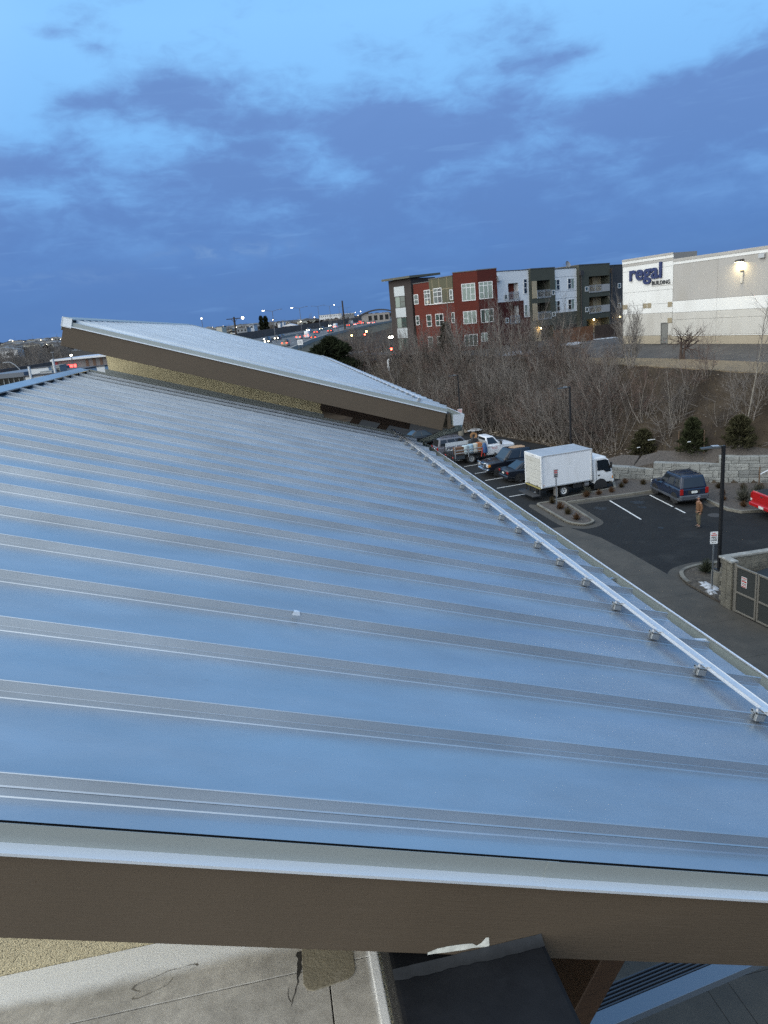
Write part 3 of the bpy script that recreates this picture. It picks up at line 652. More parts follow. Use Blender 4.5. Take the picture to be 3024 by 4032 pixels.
# long bed between the truck and the right hand stalls, running to the block wall
bed = [(17.75, 41.55), (17.6, 42.05), (22.2, 42.95), (22.7, 44.3), (24.2, 45.1), (25.6, 43.2), (27.9, 41.2), (31.2, 39.2), (34.2, 37.2), (36.2, 34.2), (27.0, 34.15), (26.45, 34.42), (25.75, 34.62), (25.42, 35.5), (25.5, 38.0), (25.75, 39.6), (25.2, 40.9), (23.8, 41.25)]
sheet('planting_bed', bed, .09, GRAV, th=.11, label='long gravel bed between the stalls and the block wall')
strip('kerb', [(17.55, 41.95), (22.3, 42.9), (22.9, 44.3)], .15, -.02, .14, KERB, side_=1, kind='structure', label='kerb beside the white box truck')
k2 = [(18.0, 41.02), (20, 41.0), (22.5, 40.95), (23.9, 41.0), (25.05, 40.75), (25.55, 39.7), (25.45, 38.0), (25.28, 36.4), (25.25, 35.4), (25.6, 34.62), (26.45, 34.40), (27.0, 34.1), (36.5, 34.0)]
strip('kerb', k2, .17, -.02, .15, KERB, side_=1, kind='structure', label='kerb at the head of the right hand stalls')
strip('kerb_gutter', k2[:8], .42, -.02, .009, CONC, side_=-1, kind='structure', label='concrete gutter pan in front of the stalls')
# little island at the enclosure
isl2 = rounded([(17.20, 24.15), (17.12, 26.9), (17.55, 27.95), (18.6, 28.35), (20.2, 28.2), (20.2, 24.75), (18, 24.6)], [.05, 1.2, .8, .6, .2, .2, .2], 6)
sheet('planting_bed', isl2, .09, mat('bed_soil', (.05, .042, .034), rough=1, var=.4, vscale=6, bump=1, bscale=20, col2=(.10, .085, .065), c2scale=8, coords='World'), th=.11, label='small planting island beside the bin enclosure')
strip('kerb', [p for p in isl2 if p[1] > 24.2 and p[0] < 20.1][1:-1], .17, -.02, .145, KERB, side_=-1, kind='structure', label='curved kerb of the small island')
strip('kerb_gutter', [p for p in isl2 if p[1] > 24.2 and p[0] < 20.1][1:-1], .50, -.02, .011, CONC, side_=1, kind='structure', label='concrete gutter pan of the small island')
rs = random.Random(3)
def snow_patch(c, rx, ry, z, label, h=.06, n=22, zf=None):
    mb = MB(); ring_ = []
    for i in range(n):
        a = 2*math.pi*i/n; k = .65+.6*rs.random(); ring_.append((c[0]+rx*k*math.cos(a), c[1]+ry*k*math.sin(a)))
    zz = (lambda x, y: z) if zf is None else zf
    mid = [(c[0]+(x-c[0])*.55, c[1]+(y-c[1])*.55) for x, y in ring_]
    vs = [(x, y, zz(x, y)-.03) for x, y in ring_]+[(x, y, zz(x, y)+h*(.6+.6*rs.random())) for x, y in mid]+[(c[0], c[1], zz(*c)+h)]
    fs = [(i, (i+1) % n, n+(i+1) % n, n+i) for i in range(n)]+[(n+i, n+(i+1) % n, 2*n) for i in range(n)]
    o = mb.add(vs, fs).build('snow_patch', SNOW, None, smooth=80); return tag(o, label, 'snow patch')
snow_patch((17.75, 25.9), .30, .6, .10, 'dirty snow left in the small island by the sign post')
snow_patch((17.45, 25.25), .20, .25, .12, 'lump of old snow spilling over the island kerb')
# stall lines
def line(p, q, w=.10, label=None):
    d = (Vector(q)-Vector(p)).normalized(); n = Vector((-d.y, d.x))*(w/2); p, q = Vector(p), Vector(q)
    o = MB().poly([(p.x-n.x, p.y-n.y, .004), (q.x-n.x, q.y-n.y, .004), (q.x+n.x, q.y+n.y, .004), (p.x+n.x, p.y+n.y, .004)]).build('stall_line', WLINE, None)
    return tag(o, label, None, None, 'structure')
line((20.60, 40.5), (20.26, 36.05)); line((23.36, 40.5), (23.04, 36.06));
for y in (44.65, 47.3, 50.0, 52.65, 55.6, 58.3, 61.0, 63.7, 66.4): line((15.35, y-.12), (21.4, y+.75))
mh = tag(MB().lathe([(0, .012), (.30, .012), (.31, .008), (.36, .010), (.40, .004)], 24).build('manhole_cover', mat('cast_iron', (.045, .042, .040), rough=.7, var=.3, vscale=12), None), 'round iron manhole cover in the asphalt behind the man', 'manhole cover'); mh.location = (24.19, 34.94, .003)
# upper paved yard in front of the two buildings on the bank
YARD = mat('worn_asphalt', (.050, .047, .045), rough=.9, var=.22, vscale=.5, col2=(.078, .073, .068), c2scale=.3, bump=.4, bscale=30, coords='World', det=9)
yi = [(31.4, 72.9, 6.54), (34.2, 67.2, 6.54), (36.3, 59.7, 6.53), (37.6, 51.5, 6.53), (37.9, 48.9, 6.53), (38.6, 42.0, 6.52), (39.5, 35.0, 6.5)]; yo = [(37.0, 84.0, 7.385), (39.4, 73.4, 7.31), (42.0, 61.0, 7.31), (44.2, 51.0, 7.31), (45.2, 47.0, 7.31), (47.2, 38.0, 7.31), (49.0, 30.0, 7.3)]
ym = MB(); ym.add(yi+yo, [(i, i+1, 8+i, 7+i) for i in range(6)]); ym.poly([(31.4, 72.9, 6.54), (37.0, 84.0, 7.385), (60, 103, 7.39), (30, 105, 7.39), (14.5, 108, 7.39), (16.5, 100, 7.39), (20, 90.5, 7.39), (24.5, 83.5, 7.2), (28.2, 76, 6.7)])
ym.poly([(37.0, 84.0, 7.385), (39.4, 73.4, 7.31), (62, 80, 7.36), (60, 103, 7.39)])
tag(ym.build('upper_yard', YARD, None), 'worn paved yard on top of the bank', None, None, 'structure')
MULCH = mat('dry_mulch', (.185, .14, .085), rough=1, var=.35, vscale=5, bump=1, bscale=9, col2=(.09, .07, .045), c2scale=7, c2lo=.52, c2hi=.66, coords='World', det=10)
mz = MB(); mp1 = [(29.9, 70.6), (31.8, 62.7), (32.2, 59.7), (33.2, 52.5), (33.9, 46.4), (34.2, 44.2), (35.1, 39.0)]; mp2 = [(31.42, 72.9), (34.22, 67.2), (36.32, 59.7), (37.62, 51.5), (37.92, 48.9), (38.3, 45), (38.9, 40)]
for i in range(len(mp1)-1):
    a, b, c, d = mp1[i], mp1[i+1], mp2[i+1], mp2[i]
    mz.add([(a[0], a[1], 6.40), (b[0], b[1], 6.40), (c[0], c[1], 6.56), (d[0], d[1], 6.56), (d[0], d[1], 6.4), (c[0], c[1], 6.4), (a[0], a[1], 6.2), (b[0], b[1], 6.2)], [(0, 1, 2, 3), (3, 2, 5, 4), (0, 6, 7, 1)])
tag(mz.build('mulch_strip', MULCH, None, fixn=True), 'strip of dry tan mulch along the top of the bank', None, None, 'structure')
snow_patch((36.5, 81.5), 2.2, 1.2, 7.30, 'long patch of snow at the foot of the wooden fence', .22)
snow_patch((42.2, 84.5), 2.6, .7, 7.30, 'thin snow drift by the dark end of the fence', .18)
snow_patch((29.4, 78.5), 2.2, 1.5, 7.05, 'grey snow heap under the bare trees left of the fence', .3)
snow_patch((21.0, 70.6), .8, .5, .3, 'small snow remnant low on the bank', .15)
# ------------------------------------------------------------------ highway on its embankment
RE = [(-1, 112), (1, 125), (3, 142), (8, 175), (15, 215), (25, 262), (36, 300), (50, 340), (64, 362), (80, 372), (100, 380)]
def hz(y): return 6.5+max(0, y-150)*.0085
HW = 47.0
mbr = MB(); rl = []; ll = []
for i, p in enumerate(RE[:9]):
    a = Vector(RE[max(i-1, 0)]); b = Vector(RE[min(i+1, 8)]); d = (b-a).normalized(); n = Vector((-d.y, d.x))
    rl.append(Vector(p)); ll.append(Vector(p)+n*HW)
far_r = [Vector((95, 470)), Vector((150, 640)), Vector((230, 860)), Vector((420, 1300))]
rl2 = rl[:7]+[Vector((62, 385))]+far_r; ll2 = ll[:7]+[Vector((18, 405)), Vector((52, 490)), Vector((108, 665)), Vector((190, 885)), Vector((380, 1330))]
HWYM = mat('highway_asphalt', (.070, .072, .075), rough=.85, var=.12, vscale=.2, col2=(.10, .102, .105), c2scale=.12, coords='World')
vs = []
for r_, l_ in zip(rl2, ll2): vs += [(r_.x, r_.y, hz(r_.y)), (l_.x, l_.y, hz(r_.y)), (r_.x+16, r_.y-3, hz(r_.y)-7), (l_.x-16, l_.y+3, hz(r_.y)-7)]
fs = []
for i in range(len(rl2)-1): o_ = 4*i; fs += [(o_, o_+4, o_+5, o_+1)]
tag(MB().add(vs, fs).build('highway', HWYM, None), 'grey multilane highway crowded with traffic', None, None, 'structure')
fs = []
for i in range(len(rl2)-1): o_ = 4*i; fs += [(o_+2, o_+6, o_+4, o_), (o_+1, o_+5, o_+7, o_+3)]
tag(MB().add([(x, y, z-.02) for x, y, z in vs], fs).build('highway_bank', mat('rough_grass', (.085, .072, .045), rough=1, var=.35, vscale=.25, col2=(.05, .048, .035), c2scale=.12, coords='World', det=9), None), 'weedy bank carrying the highway', None, None, 'structure')
def along(side_pts, f):      # point across the road: f 0 right edge .. 1 left edge
    return [r_.lerp(l_, f) for r_, l_ in zip(rl2, ll2)]
def ribbon(name, f, w, h, m, label, dash=None, zoff=.004):
    pts = along(None, f); mb = MB()
    for i in range(len(pts)-1):
        a, b = pts[i], pts[i+1]; d = (b-a).normalized(); n = Vector((-d.y, d.x))*w/2; L = (b-a).length
        segs = [(0, L)] if not dash else [(q, min(L, q+dash[0])) for q in [k*dash[1] for k in range(int(L/dash[1])+1)]]
        for s0, s1 in segs:
            p, q = a+d*s0, a+d*s1; z0, z1 = hz(p.y)+zoff, hz(q.y)+zoff
            if h: mb.hexa([(p.x-n.x, p.y-n.y, z0-.3), (q.x-n.x, q.y-n.y, z1-.3), (q.x+n.x, q.y+n.y, z1-.3), (p.x+n.x, p.y+n.y, z0-.3), (p.x-n.x, p.y-n.y, z0+h), (q.x-n.x, q.y-n.y, z1+h), (q.x+n.x, q.y+n.y, z1+h), (p.x+n.x, p.y+n.y, z0+h)])
            else: mb.poly([(p.x-n.x, p.y-n.y, z0), (q.x-n.x, q.y-n.y, z1), (q.x+n.x, q.y+n.y, z1), (p.x+n.x, p.y+n.y, z0)])
    o = mb.build(name, m, None, fixn=bool(h)); return o
for f in (.16, .25, .34, .62, .71, .80): tag(ribbon('lane_line', f, .16, 0, WLINE, '', (4, 12), .012), 'dashed white lane line on the highway', None, None, 'structure')
for f in (.05, .44, .56, .93): tag(ribbon('edge_line', f, .18, 0, WLINE, '', None, .010), 'solid edge line on the highway', None, None, 'structure')
BARR = mat('barrier_concrete', (.23, .22, .20), rough=.9, var=.15, vscale=.5, coords='World')
tag(ribbon('concrete_barrier', .0, .5, .85, BARR, ''), 'concrete barrier along the near edge of the highway', 'barrier')
tag(ribbon('median_barrier', .50, .5, .85, BARR, ''), 'concrete barrier down the middle of the highway', 'barrier')
tag(ribbon('noise_wall', 1.0, .4, 3.2, mat('noise_wall_panel', (.085, .062, .052), rough=.9, var=.2, vscale=.4, coords='World'), ''), 'long dark brown noise wall on the far side of the highway', 'wall')
# side street and signals below the highway
sheet('side_street', [(14, 128), (26, 120), (60, 118), (62, 126), (28, 128), (17, 137)], 6.62, mat('street_asphalt', (.10, .10, .105), rough=.85, var=.15, vscale=.4, coords='World'), th=.05, label='short grey street beyond the dark tree')

STN = mat('oil_stain', (.0105, .0105, .011), rough=.55, var=.4, vscale=3, coords='World'); CRK = mat('crack_sealer', (.010, .010, .0105), rough=.6)
qs = random.Random(77)
def blotch(x, y, rx, ry, rot=0, z=.0042, name='oil_stain', m=STN):
    pts = []
    for i in range(20):
        a = 2*math.pi*i/20; k = .55+.75*qs.random(); u, v = rx*k*math.cos(a), ry*k*math.sin(a); pts.append((x+u*math.cos(rot)-v*math.sin(rot), y+u*math.sin(rot)+v*math.cos(rot), z))
    return tag(MB().poly(pts).build(name, m, None), 'dark oil stain soaked into the asphalt stalls', None, None, 'structure')
for x, y, a, b in [(24.3, 38.6, .5, .9), (21.9, 39.4, .35, .5), (21.6, 38.2, .2, .3), (19.3, 39.2, .3, .45), (16.9, 46.0, .5, .3), (17.6, 54.2, .4, .3), (24.9, 36.6, .25, .3), (20.4, 34.2, .15, .2), (23.0, 37.4, .18, .3), (18.2, 46.3, .3, .2)]: blotch(x, y, a, b, qs.random())
def crackline(P, w):
    pts = []
    for (x0, y0), (x1, y1) in zip(P, P[1:]):
        for i in range(6): t = i/6; pts.append((x0+(x1-x0)*t+qs.uniform(-.06, .06), y0+(y1-y0)*t+qs.uniform(-.06, .06)))
    mb = MB()
    for a, b in zip(pts, pts[1:]):
        d = (Vector(b)-Vector(a)).normalized(); n = Vector((-d.y, d.x))*w; mb.poly([(a[0]-n.x, a[1]-n.y, .0045), (b[0]-n.x, b[1]-n.y, .0045), (b[0]+n.x, b[1]+n.y, .0045), (a[0]+n.x, a[1]+n.y, .0045)])
    tag(mb.build('asphalt_crack', CRK, None), 'thin meandering crack in the asphalt', None, None, 'structure')
crackline([(18.2, 39.5), (20.4, 38.6), (22.2, 38.9), (24.0, 37.2)], .012); crackline([(19.0, 31.0), (21.5, 32.4), (25.4, 31.6)], .012); crackline([(18.4, 35.2), (19.6, 36.9), (19.9, 39.8)], .010)
# ================================================================== buildings on the bank
def brick_mat(name, c1, c2, mortar, sx=1.0):
    m = bpy.data.materials.new(name); m.use_nodes = True; t = m.node_tree; b = t.nodes['Principled BSDF']; b.inputs['Roughness'].default_value = .95; b.inputs['Specular IOR Level'].default_value = .1
    u = t.nodes.new('ShaderNodeUVMap') if False else t.nodes.new('ShaderNodeTexCoord')
    mp_ = t.nodes.new('ShaderNodeMapping'); mp_.inputs['Rotation'].default_value = (R(90), 0, 0); t.links.new(u.outputs['Object'], mp_.inputs[0])
    br = t.nodes.new('ShaderNodeTexBrick'); br.inputs['Scale'].default_value = 4.0; br.inputs['Color1'].default_value = (*c1, 1); br.inputs['Color2'].default_value = (*c2, 1); br.inputs['Mortar'].default_value = (*mortar, 1)
    br.inputs['Mortar Size'].default_value = .012; br.inputs['Row Height'].default_value = .3; br.inputs['Brick Width'].default_value = .9
    t.links.new(mp_.outputs[0], br.inputs['Vector']); t.links.new(br.outputs['Color'], b.inputs['Base Color'])
    return m
REDB = brick_mat('red_brick', (.118, .029, .021), (.096, .025, .019), (.09, .042, .034))
MARB = brick_mat('maroon_brick', (.066, .018, .016), (.055, .016, .0145), (.062, .028, .025))
GRYB = brick_mat('charcoal_brick', (.060, .050, .048), (.050, .043, .042), (.075, .068, .065))
GREEN = mat('olive_render', (.052, .055, .042), rough=.9, var=.06, vscale=1, coords='World')
OLIVE = mat('olive_panel', (.080, .078, .048), rough=.9, var=.06, vscale=1, coords='World')
DKSL = mat('slate_render', (.032, .034, .038), rough=.9, var=.06, vscale=1, coords='World')
WHT = mat('white_render', (.62, .63, .64), rough=.9, var=.04, vscale=.8, coords='World')
BEIG = mat('beige_siding', (.36, .29, .19), rough=.85, var=.08, vscale=2, coords='World')
WFR = mat('white_window_frame', (.66, .66, .66), rough=.6)
GLS = mat('window_glass', (.035, .055, .050), rough=.06, spec=.8, var=.3, vscale=.35, coords='World')
GLD = mat('window_glass_dark', (.012, .015, .016), rough=.06, spec=.7)
BLND = mat('window_blind', (.19, .235, .205), rough=.25, spec=.7, var=.12, vscale=.7, coords='World')
RAIL = mat('grey_rail', (.38, .39, .40), rough=.5, metal=.3)
DKM = mat('dark_brown_metal', (.045, .038, .034), rough=.5, metal=.2)
COPM = mat('parapet_cap', (.10, .10, .10), rough=.5, metal=.3)
apt = thing('apartment_building', 'three storey apartment block of red brick, white and dark green bays behind the bare trees', 'building', (24.8, 89.8, 7.4))
AL = Vector(apt.location)
def fac(x0, y0, dx_, dy_):
    d = Vector((dx_, dy_, 0)).normalized(); n = Vector((-d.y, d.x, 0))
    M = Matrix(((d.x, n.x, 0, x0), (d.y, n.y, 0, y0), (0, 0, 1, 0), (0, 0, 0, 1)))
    return Matrix.Translation(-AL) @ M
FR, FL, FB1, FB2, FT = fac(31.0, 91.2, .907, .422), fac(21.5, 98.1, .371, -.928), fac(24.82, 89.8, .945, -.328), fac(27.7, 88.8, .995, -.104), fac(18.95, 102.0, .557, -.830)
def wallp(M, name, t0, t1, z0, z1, y0, y1, m, holes=(), parent=None, cap=True):
    """A block from depth y0 (front) to y1 with rectangular openings cut through its front to a depth."""
    mb = MB(M); xs_ = sorted({t0, t1, *[h[0] for h in holes], *[h[1] for h in holes]}); zs_ = sorted({z0, z1, *[h[2] for h in holes], *[h[3] for h in holes]})
    for i in range(len(xs_)-1):
        for j in range(len(zs_)-1):
            a, b, c, d = xs_[i], xs_[i+1], zs_[j], zs_[j+1]; mx, mz_ = (a+b)/2, (c+d)/2
            hole = next((h for h in holes if h[0] < mx < h[1] and h[2] < mz_ < h[3]), None)
            if hole is None: mb.quad((a, y0, c), (b, y0, c), (b, y0, d), (a, y0, d))
    for h in holes:
        a, b, c, d, dep_ = h; y = y0+dep_
        mb.quad((a, y0, c), (a, y0, d), (a, y, d), (a, y, c)); mb.quad((b, y0, c), (b, y, c), (b, y, d), (b, y0, d)); mb.quad((a, y0, d), (b, y0, d), (b, y, d), (a, y, d)); mb.quad((a, y0, c), (a, y, c), (b, y, c), (b, y0, c))
        mb.quad((a, y, c), (b, y, c), (b, y, d), (a, y, d))
    mb.quad((t0, y0, z0), (t0, y0, z1), (t0, y1, z1), (t0, y1, z0)); mb.quad((t1, y0, z0), (t1, y1, z0), (t1, y1, z1), (t1, y0, z1)); mb.quad((t0, y0, z1), (t1, y0, z1), (t1, y1, z1), (t0, y1, z1)); mb.quad((t1, y1, z0), (t0, y1, z0), (t0, y1, z1), (t1, y1, z1))
    o = mb.build(name, m, parent if parent is not None else apt)
    if cap: MB(M).box(t0-.03, t1+.03, y0-.05, y1, z1+.002, z1+.10).build('parapet_cap', COPM, o)
    return o
def window(M, t0, t1, z0, z1, y, cols=1, transom=None, parent=None, glass=None, rail=None, fr=.075, frm=None):
    """Frame with mullions; panes behind it. transom: height share of the top lights; rail: height share of a middle bar per column."""
    frm = frm or WFR
    mb = MB(M); w = (t1-t0)
    mb.box(t0, t0+fr, y-.04, y+.018, z0, z1); mb.box(t1-fr, t1, y-.04, y+.018, z0, z1); mb.box(t0+fr, t1-fr, y-.04, y+.018, z0, z0+fr); mb.box(t0+fr, t1-fr, y-.04, y+.018, z1-fr, z1)
    cw = (w-2*fr)/cols
    for i in range(1, cols): x = t0+fr+cw*i; mb.box(x-fr*.45, x+fr*.45, y-.035, y+.018, z0+fr, z1-fr)
    if transom: z = z1-(z1-z0)*transom; mb.box(t0+fr, t1-fr, y-.030, y+.018, z-fr*.45, z+fr*.45)
    if rail:
        for i in (rail[1] if len(rail) > 1 else range(cols)):
            x = t0+fr+cw*i; z = z0+(z1-z0)*rail[0]; mb.box(x, x+cw, y-.030, y+.018, z-fr*.4, z+fr*.4)
    o = mb.build('window', frm, parent if parent is not None else apt)
    for i in range(cols):
        x = t0+fr+cw*i; g = (glass[i % len(glass)] if isinstance(glass, (list, tuple)) else glass) or GLS
        MB(M).box(x+.005, x+cw-.005, y-.010, y+.012, z0+fr, z1-fr).build('pane', g, o)
    return o
def balcony_rail(M, t0, t1, z0, y, parent=None, bars=2):
    mb = MB(M); h = 1.02
    for z in (z0+.04, z0+.14, z0+h*.86, z0+h): mb.box(t0, t1, y-.03, y+.03, z-.025, z+.025)
    n = 2
    for i in range(n+1): x = t0+(t1-t0)*i/n; mb.box(x-.03, x+.03, y-.032, y+.032, z0, z0+h)
    k = max(8, int((t1-t0)/.12))
    for i in range(k): x = t0+(t1-t0)*(i+.5)/k; mb.box(x-.008, x+.008, y-.01, y+.01, z0+.14, z0+h*.86)
    return mb.build('balcony_railing', RAIL, parent if parent is not None else apt)
DEP = 12.0
# right-hand wing, bay by bay
w1 = wallp(FR, 'white_bay', -.4, 5.80, 7.4, 16.72, 0, DEP, WHT, [(1.98, 3.82, 13.06, 15.20, 1.6), (2.04, 3.74, 10.05, 12.34, 1.6)])
MB(FR).box(-.35, 4.66, -.06, -.004, 7.4, 10.05).build('brick_facing', MARB, apt); 
for a, b in ((-.35, 2.04), (3.74, 4.66)): MB(FR).box(a, b, -.06, -.004, 10.052, 12.34).build('brick_facing', MARB, apt)
MB(FR).box(-.35, 4.66, -.06, -.004, 12.342, 12.92).build('brick_facing', MARB, apt)
MB(FR).box(4.662, 5.78, -.06, -.004, 7.4, 10.70).build('brick_facing', MARB, apt)
MB(FR).box(2.6, 3.7, 1.3, 1.62, 13.06, 15.0).build('balcony_door', GLD, w1); MB(FR).box(2.05, 3.73, 1.2, 1.62, 10.06, 12.3).build('balcony_door', GLD, w1)
window(FR, 1.19, 1.79, 13.18, 13.86, -.02, glass=GLS); window(FR, 1.20, 1.77, 10.24, 10.89, -.08, glass=GLS)
window(FR, 4.79, 5.47, 13.71, 15.63, -.02, transom=.25, rail=(.40,), glass=GLD); window(FR, 4.79, 5.42, 10.78, 12.35, -.02, rail=(.45,), glass=[BLND])
balcony_rail(FR, 1.98, 3.82, 13.06, -.06); balcony_rail(FR, 2.04, 3.74, 10.05, -.12)
g1 = wallp(FR, 'olive_bay', 5.80, 10.50, 7.4, 16.78, -.35, DEP, GREEN, [(6.91, 9.51, 12.98, 15.27, 2.0), (6.94, 9.48, 10.16, 12.37, 2.0), (7.48, 10.0, 7.4, 9.32, 2.0)])
for z0, z1 in ((13.03, 15.24), (10.18, 12.37)):
    MB(FR).box(6.0, 6.905, -.40, -.354, z0, z1).build('siding_panel', BEIG, g1)
    for k in range(1, 12): MB(FR).box(6.0, 6.905, -.408, -.401, z0+k*(z1-z0)/12-.008, z0+k*(z1-z0)/12+.008).build('siding_lap', BEIG, g1)
MB(FR).box(6.0, 7.47, -.40, -.354, 7.4, 9.30).build('siding_panel', BEIG, g1)
for z in (12.98, 10.16): MB(FR).box(7.3, 9.0, 1.3, 1.645, z+.02, z+2.0).build('balcony_door', GLD, g1)
MB(FR).box(7.6, 9.9, 1.3, 1.645, 7.42, 9.2).build('patio_door', GLD, g1)
window(FR, 9.79, 10.38, 13.25, 13.91, -.37, glass=GLS); window(FR, 9.80, 10.38, 10.44, 11.02, -.37, glass=GLS)
balcony_rail(FR, 6.91, 9.51, 12.98, -.42); balcony_rail(FR, 6.94, 9.48, 10.16, -.42)
w2 = wallp(FR, 'white_bay', 10.503, 15.46, 10.82, 16.60, .15, DEP, WHT)
wallp(FR, 'olive_base', 10.503, 15.46, 7.4, 10.818, .15, DEP, GREEN, cap=False)
for z in (15.55, 13.60, 12.70): MB(FR).box(10.51, 15.45, .135, .149, z-.012, z+.012).build('control_joint', COPM, w2)
for a, b, z0, z1 in ((10.65, 11.96, 13.83, 15.28), (13.56, 14.95, 13.85, 15.31), (10.65, 11.92, 10.99, 12.47), (13.56, 14.91, 11.05, 12.52)): window(FR, a, b, z0, z1, .13, cols=2, rail=(.5, (1,)) if a < 12 else (.5, (0,)), glass=[GLD, BLND] if a > 12 else [BLND, GLD])
for a, b in ((10.75, 12.3), (13.28, 15.19)): window(FR, a, b, 8.0, 9.08, .13, cols=2, glass=GLD, frm=DKM)
g2 = wallp(FR, 'olive_bay', 15.463, 22.10, 7.4, 16.92, -.30, DEP, GREEN, [(17.52, 22.0, 13.09, 15.33, 2.2), (17.54, 22.0, 10.21, 12.50, 2.2), (16.91, 21.95, 7.4, 9.47, 2.2)])
for z0, z1 in ((13.10, 15.31), (10.22, 12.48), (7.42, 9.45)):
    MB(FR).box(20.2, 21.99, 1.2, 1.88, z0, z1).build('siding_panel', BEIG, g2)
    MB(FR).box(17.7, 19.6, 1.6, 1.88, z0, z1-.25).build('balcony_door', GLD, g2)
for z in (13.09, 10.21):
    balcony_rail(FR, 17.52, 20.1, z, -.36)
    sc_ = MB(FR).box(20.2, 21.98, -.39, -.36, z+.05, z+1.05).build('mesh_screen', mat('perforated_screen', (.30, .29, .28), rough=.7), g2)
window(FR, 16.65, 17.33, 13.36, 13.99, -.32, glass=GLS); window(FR, 16.68, 17.31, 10.53, 11.17, -.32, glass=GLS)
d2 = wallp(FR, 'slate_bay', 22.103, 34.0, 7.4, 16.66, .2, DEP, DKSL)
for z0 in (13.40, 10.57): window(FR, 24.54, 25.22, z0, z0+.70, .18, glass=GLS)
for x, z1 in ((15.75, 16.3), (22.45, 16.35)):
    MB(FR).box(x-.32, x+.32, -.62, -.304, z1-.75, z1-.1).build('scupper_box', DKM, apt)
    MB(FR).tube((x, -.42, 7.4), (x, -.42, z1-.75), .09, n=8).build('downpipe', DKM, apt)
MB(FR).box(-.15, .55, -.5, -.004, 15.6, 16.2).build('scupper_box', WHT, apt)
dish = MB(FR).lathe([(0, 0), (.2, .03), (.38, .11), (.46, .19)], 16, Matrix.Translation((14.3, .8, 17.15)) @ Matrix.Rotation(R(70), 4, 'X'))
dish.tube((14.3, .9, 16.6), (14.3, .9, 17.1), .05).tube((13.7, 1.0, 17.2), (14.3, .9, 17.1), .02); dish.build('satellite_dish', mat('grey_dish', (.2, .2, .21), rough=.5), apt)
# left-hand red brick corner
b1 = wallp(FB1, 'red_brick_bay', 0, 3.05, 7.4, 16.95, 0, 8, REDB); b2 = wallp(FB2, 'maroon_brick_bay', 0, 2.45, 7.4, 16.98, 0, 8, MARB)
window(FB1, 1.02, 2.72, 13.46, 15.55, -.02, cols=3, transom=.24, rail=(.36, (2,)), glass=BLND)
window(FB1, 1.04, 2.71, 10.66, 12.22, -.02, cols=3, rail=(.45, (0,)), glass=BLND)
window(FB2, .13, 1.86, 13.51, 15.57, -.02, cols=3, transom=.22, rail=(.38, (0,)), glass=BLND)
window(FB2, .19, 1.83, 10.63, 12.27, -.02, cols=3, rail=(.45, (2,)), glass=[GLS, BLND, GLS])
window(FB2, .11, .95, 8.3, 9.4, -.02, cols=2, glass=BLND); window(FB1, 1.04, 2.71, 7.9, 9.35, -.02, cols=3, glass=GLS)
L8 = 8.94
l1 = wallp(FL, 'red_brick_wing', 0, L8, 7.4, 16.35, .02, 10, REDB)
wallp(FL, 'olive_panel_wing', L8-5.13, L8-.04, 13.52, 16.62, -.06, 10, OLIVE)
for t in (1.2, 2.9, 4.4): MB(FL).box(L8-t-.02, L8-t+.02, -.075, -.061, 13.55, 16.6).build('control_joint', BEIG, l1)
MB(FL).box(L8-5.13, L8-.04, -.075, -.061, 15.2, 15.24).build('control_joint', BEIG, l1); MB(FL).box(L8-5.3, L8-.02, -.10, .0, 13.44, 13.515).build('brick_sill', WFR, l1)
for (a, b, z0, z1, c, tr, yy) in ((7.89, 8.89, 13.72, 15.00, 1, None, 0), (4.93, 6.31, 13.47, 15.38, 2, .24, -.085), (2.37, 4.20, 13.53, 15.43, 2, .24, -.085), (.06, .72, 13.77, 15.04, 1, None, -.085), (8.0, 8.8, 10.96, 12.23, 1, None, 0), (5.15, 6.25, 10.68, 12.22, 1, None, 0), (2.48, 4.20, 10.66, 12.22, 2, None, 0), (.06, .71, 10.95, 12.25, 1, None, 0), (5.15, 6.25, 7.9, 9.35, 1, None, 0), (2.48, 4.2, 7.9, 9.35, 2, None, 0)):
    window(FL, L8-b, L8-a, z0, z1, yy, cols=c, transom=tr, rail=(.45,), glass=[GLS, GLD] if c > 1 else GLS)
L4 = 4.22
tw = wallp(FT, 'stair_tower', -.1, L4, 7.4, 17.20, .0, 5.0, GRYB, cap=False)
MB(FT).add([(-.75, -.7, 17.22), (L4+.5, -.7, 17.22), (L4+.5, 5.6, 17.45), (-.75, 5.6, 17.45), (-.75, -.7, 17.50), (L4+.5, -.7, 17.50), (L4+.5, 5.6, 17.75), (-.75, 5.6, 17.75)], [(0, 3, 2, 1), (4, 5, 6, 7), (0, 1, 5, 4), (1, 2, 6, 5), (2, 3, 7, 6), (3, 0, 4, 7)]).build('tower_roof', mat('olive_fascia', (.075, .075, .055), rough=.6), apt)
TW = [(1.29, 3.30, 15.04, 16.31, 'p'), (1.27, 3.25, 13.49, 15.02, 'g'), (1.29, 3.28, 12.19, 13.47, 'p'), (1.28, 3.24, 10.75, 12.17, 'g'), (1.28, 3.27, 9.36, 10.73, 'p'), (1.29, 3.2, 7.5, 9.34, 'g')]
PANL = mat('pale_metal_panel', (.42, .45, .47), rough=.35, metal=.3)
for a, b, z0, z1, k in TW:
    if k == 'p': MB(FT).box(L4-b, L4-a, -.05, -.002, z0, z1).build('metal_panel', PANL, apt)
    else: window(FT, L4-b, L4-a, z0, z1, -.03, cols=2, rail=(.5, (1,)), glass=[BLND, GLS], frm=DKM, fr=.06)
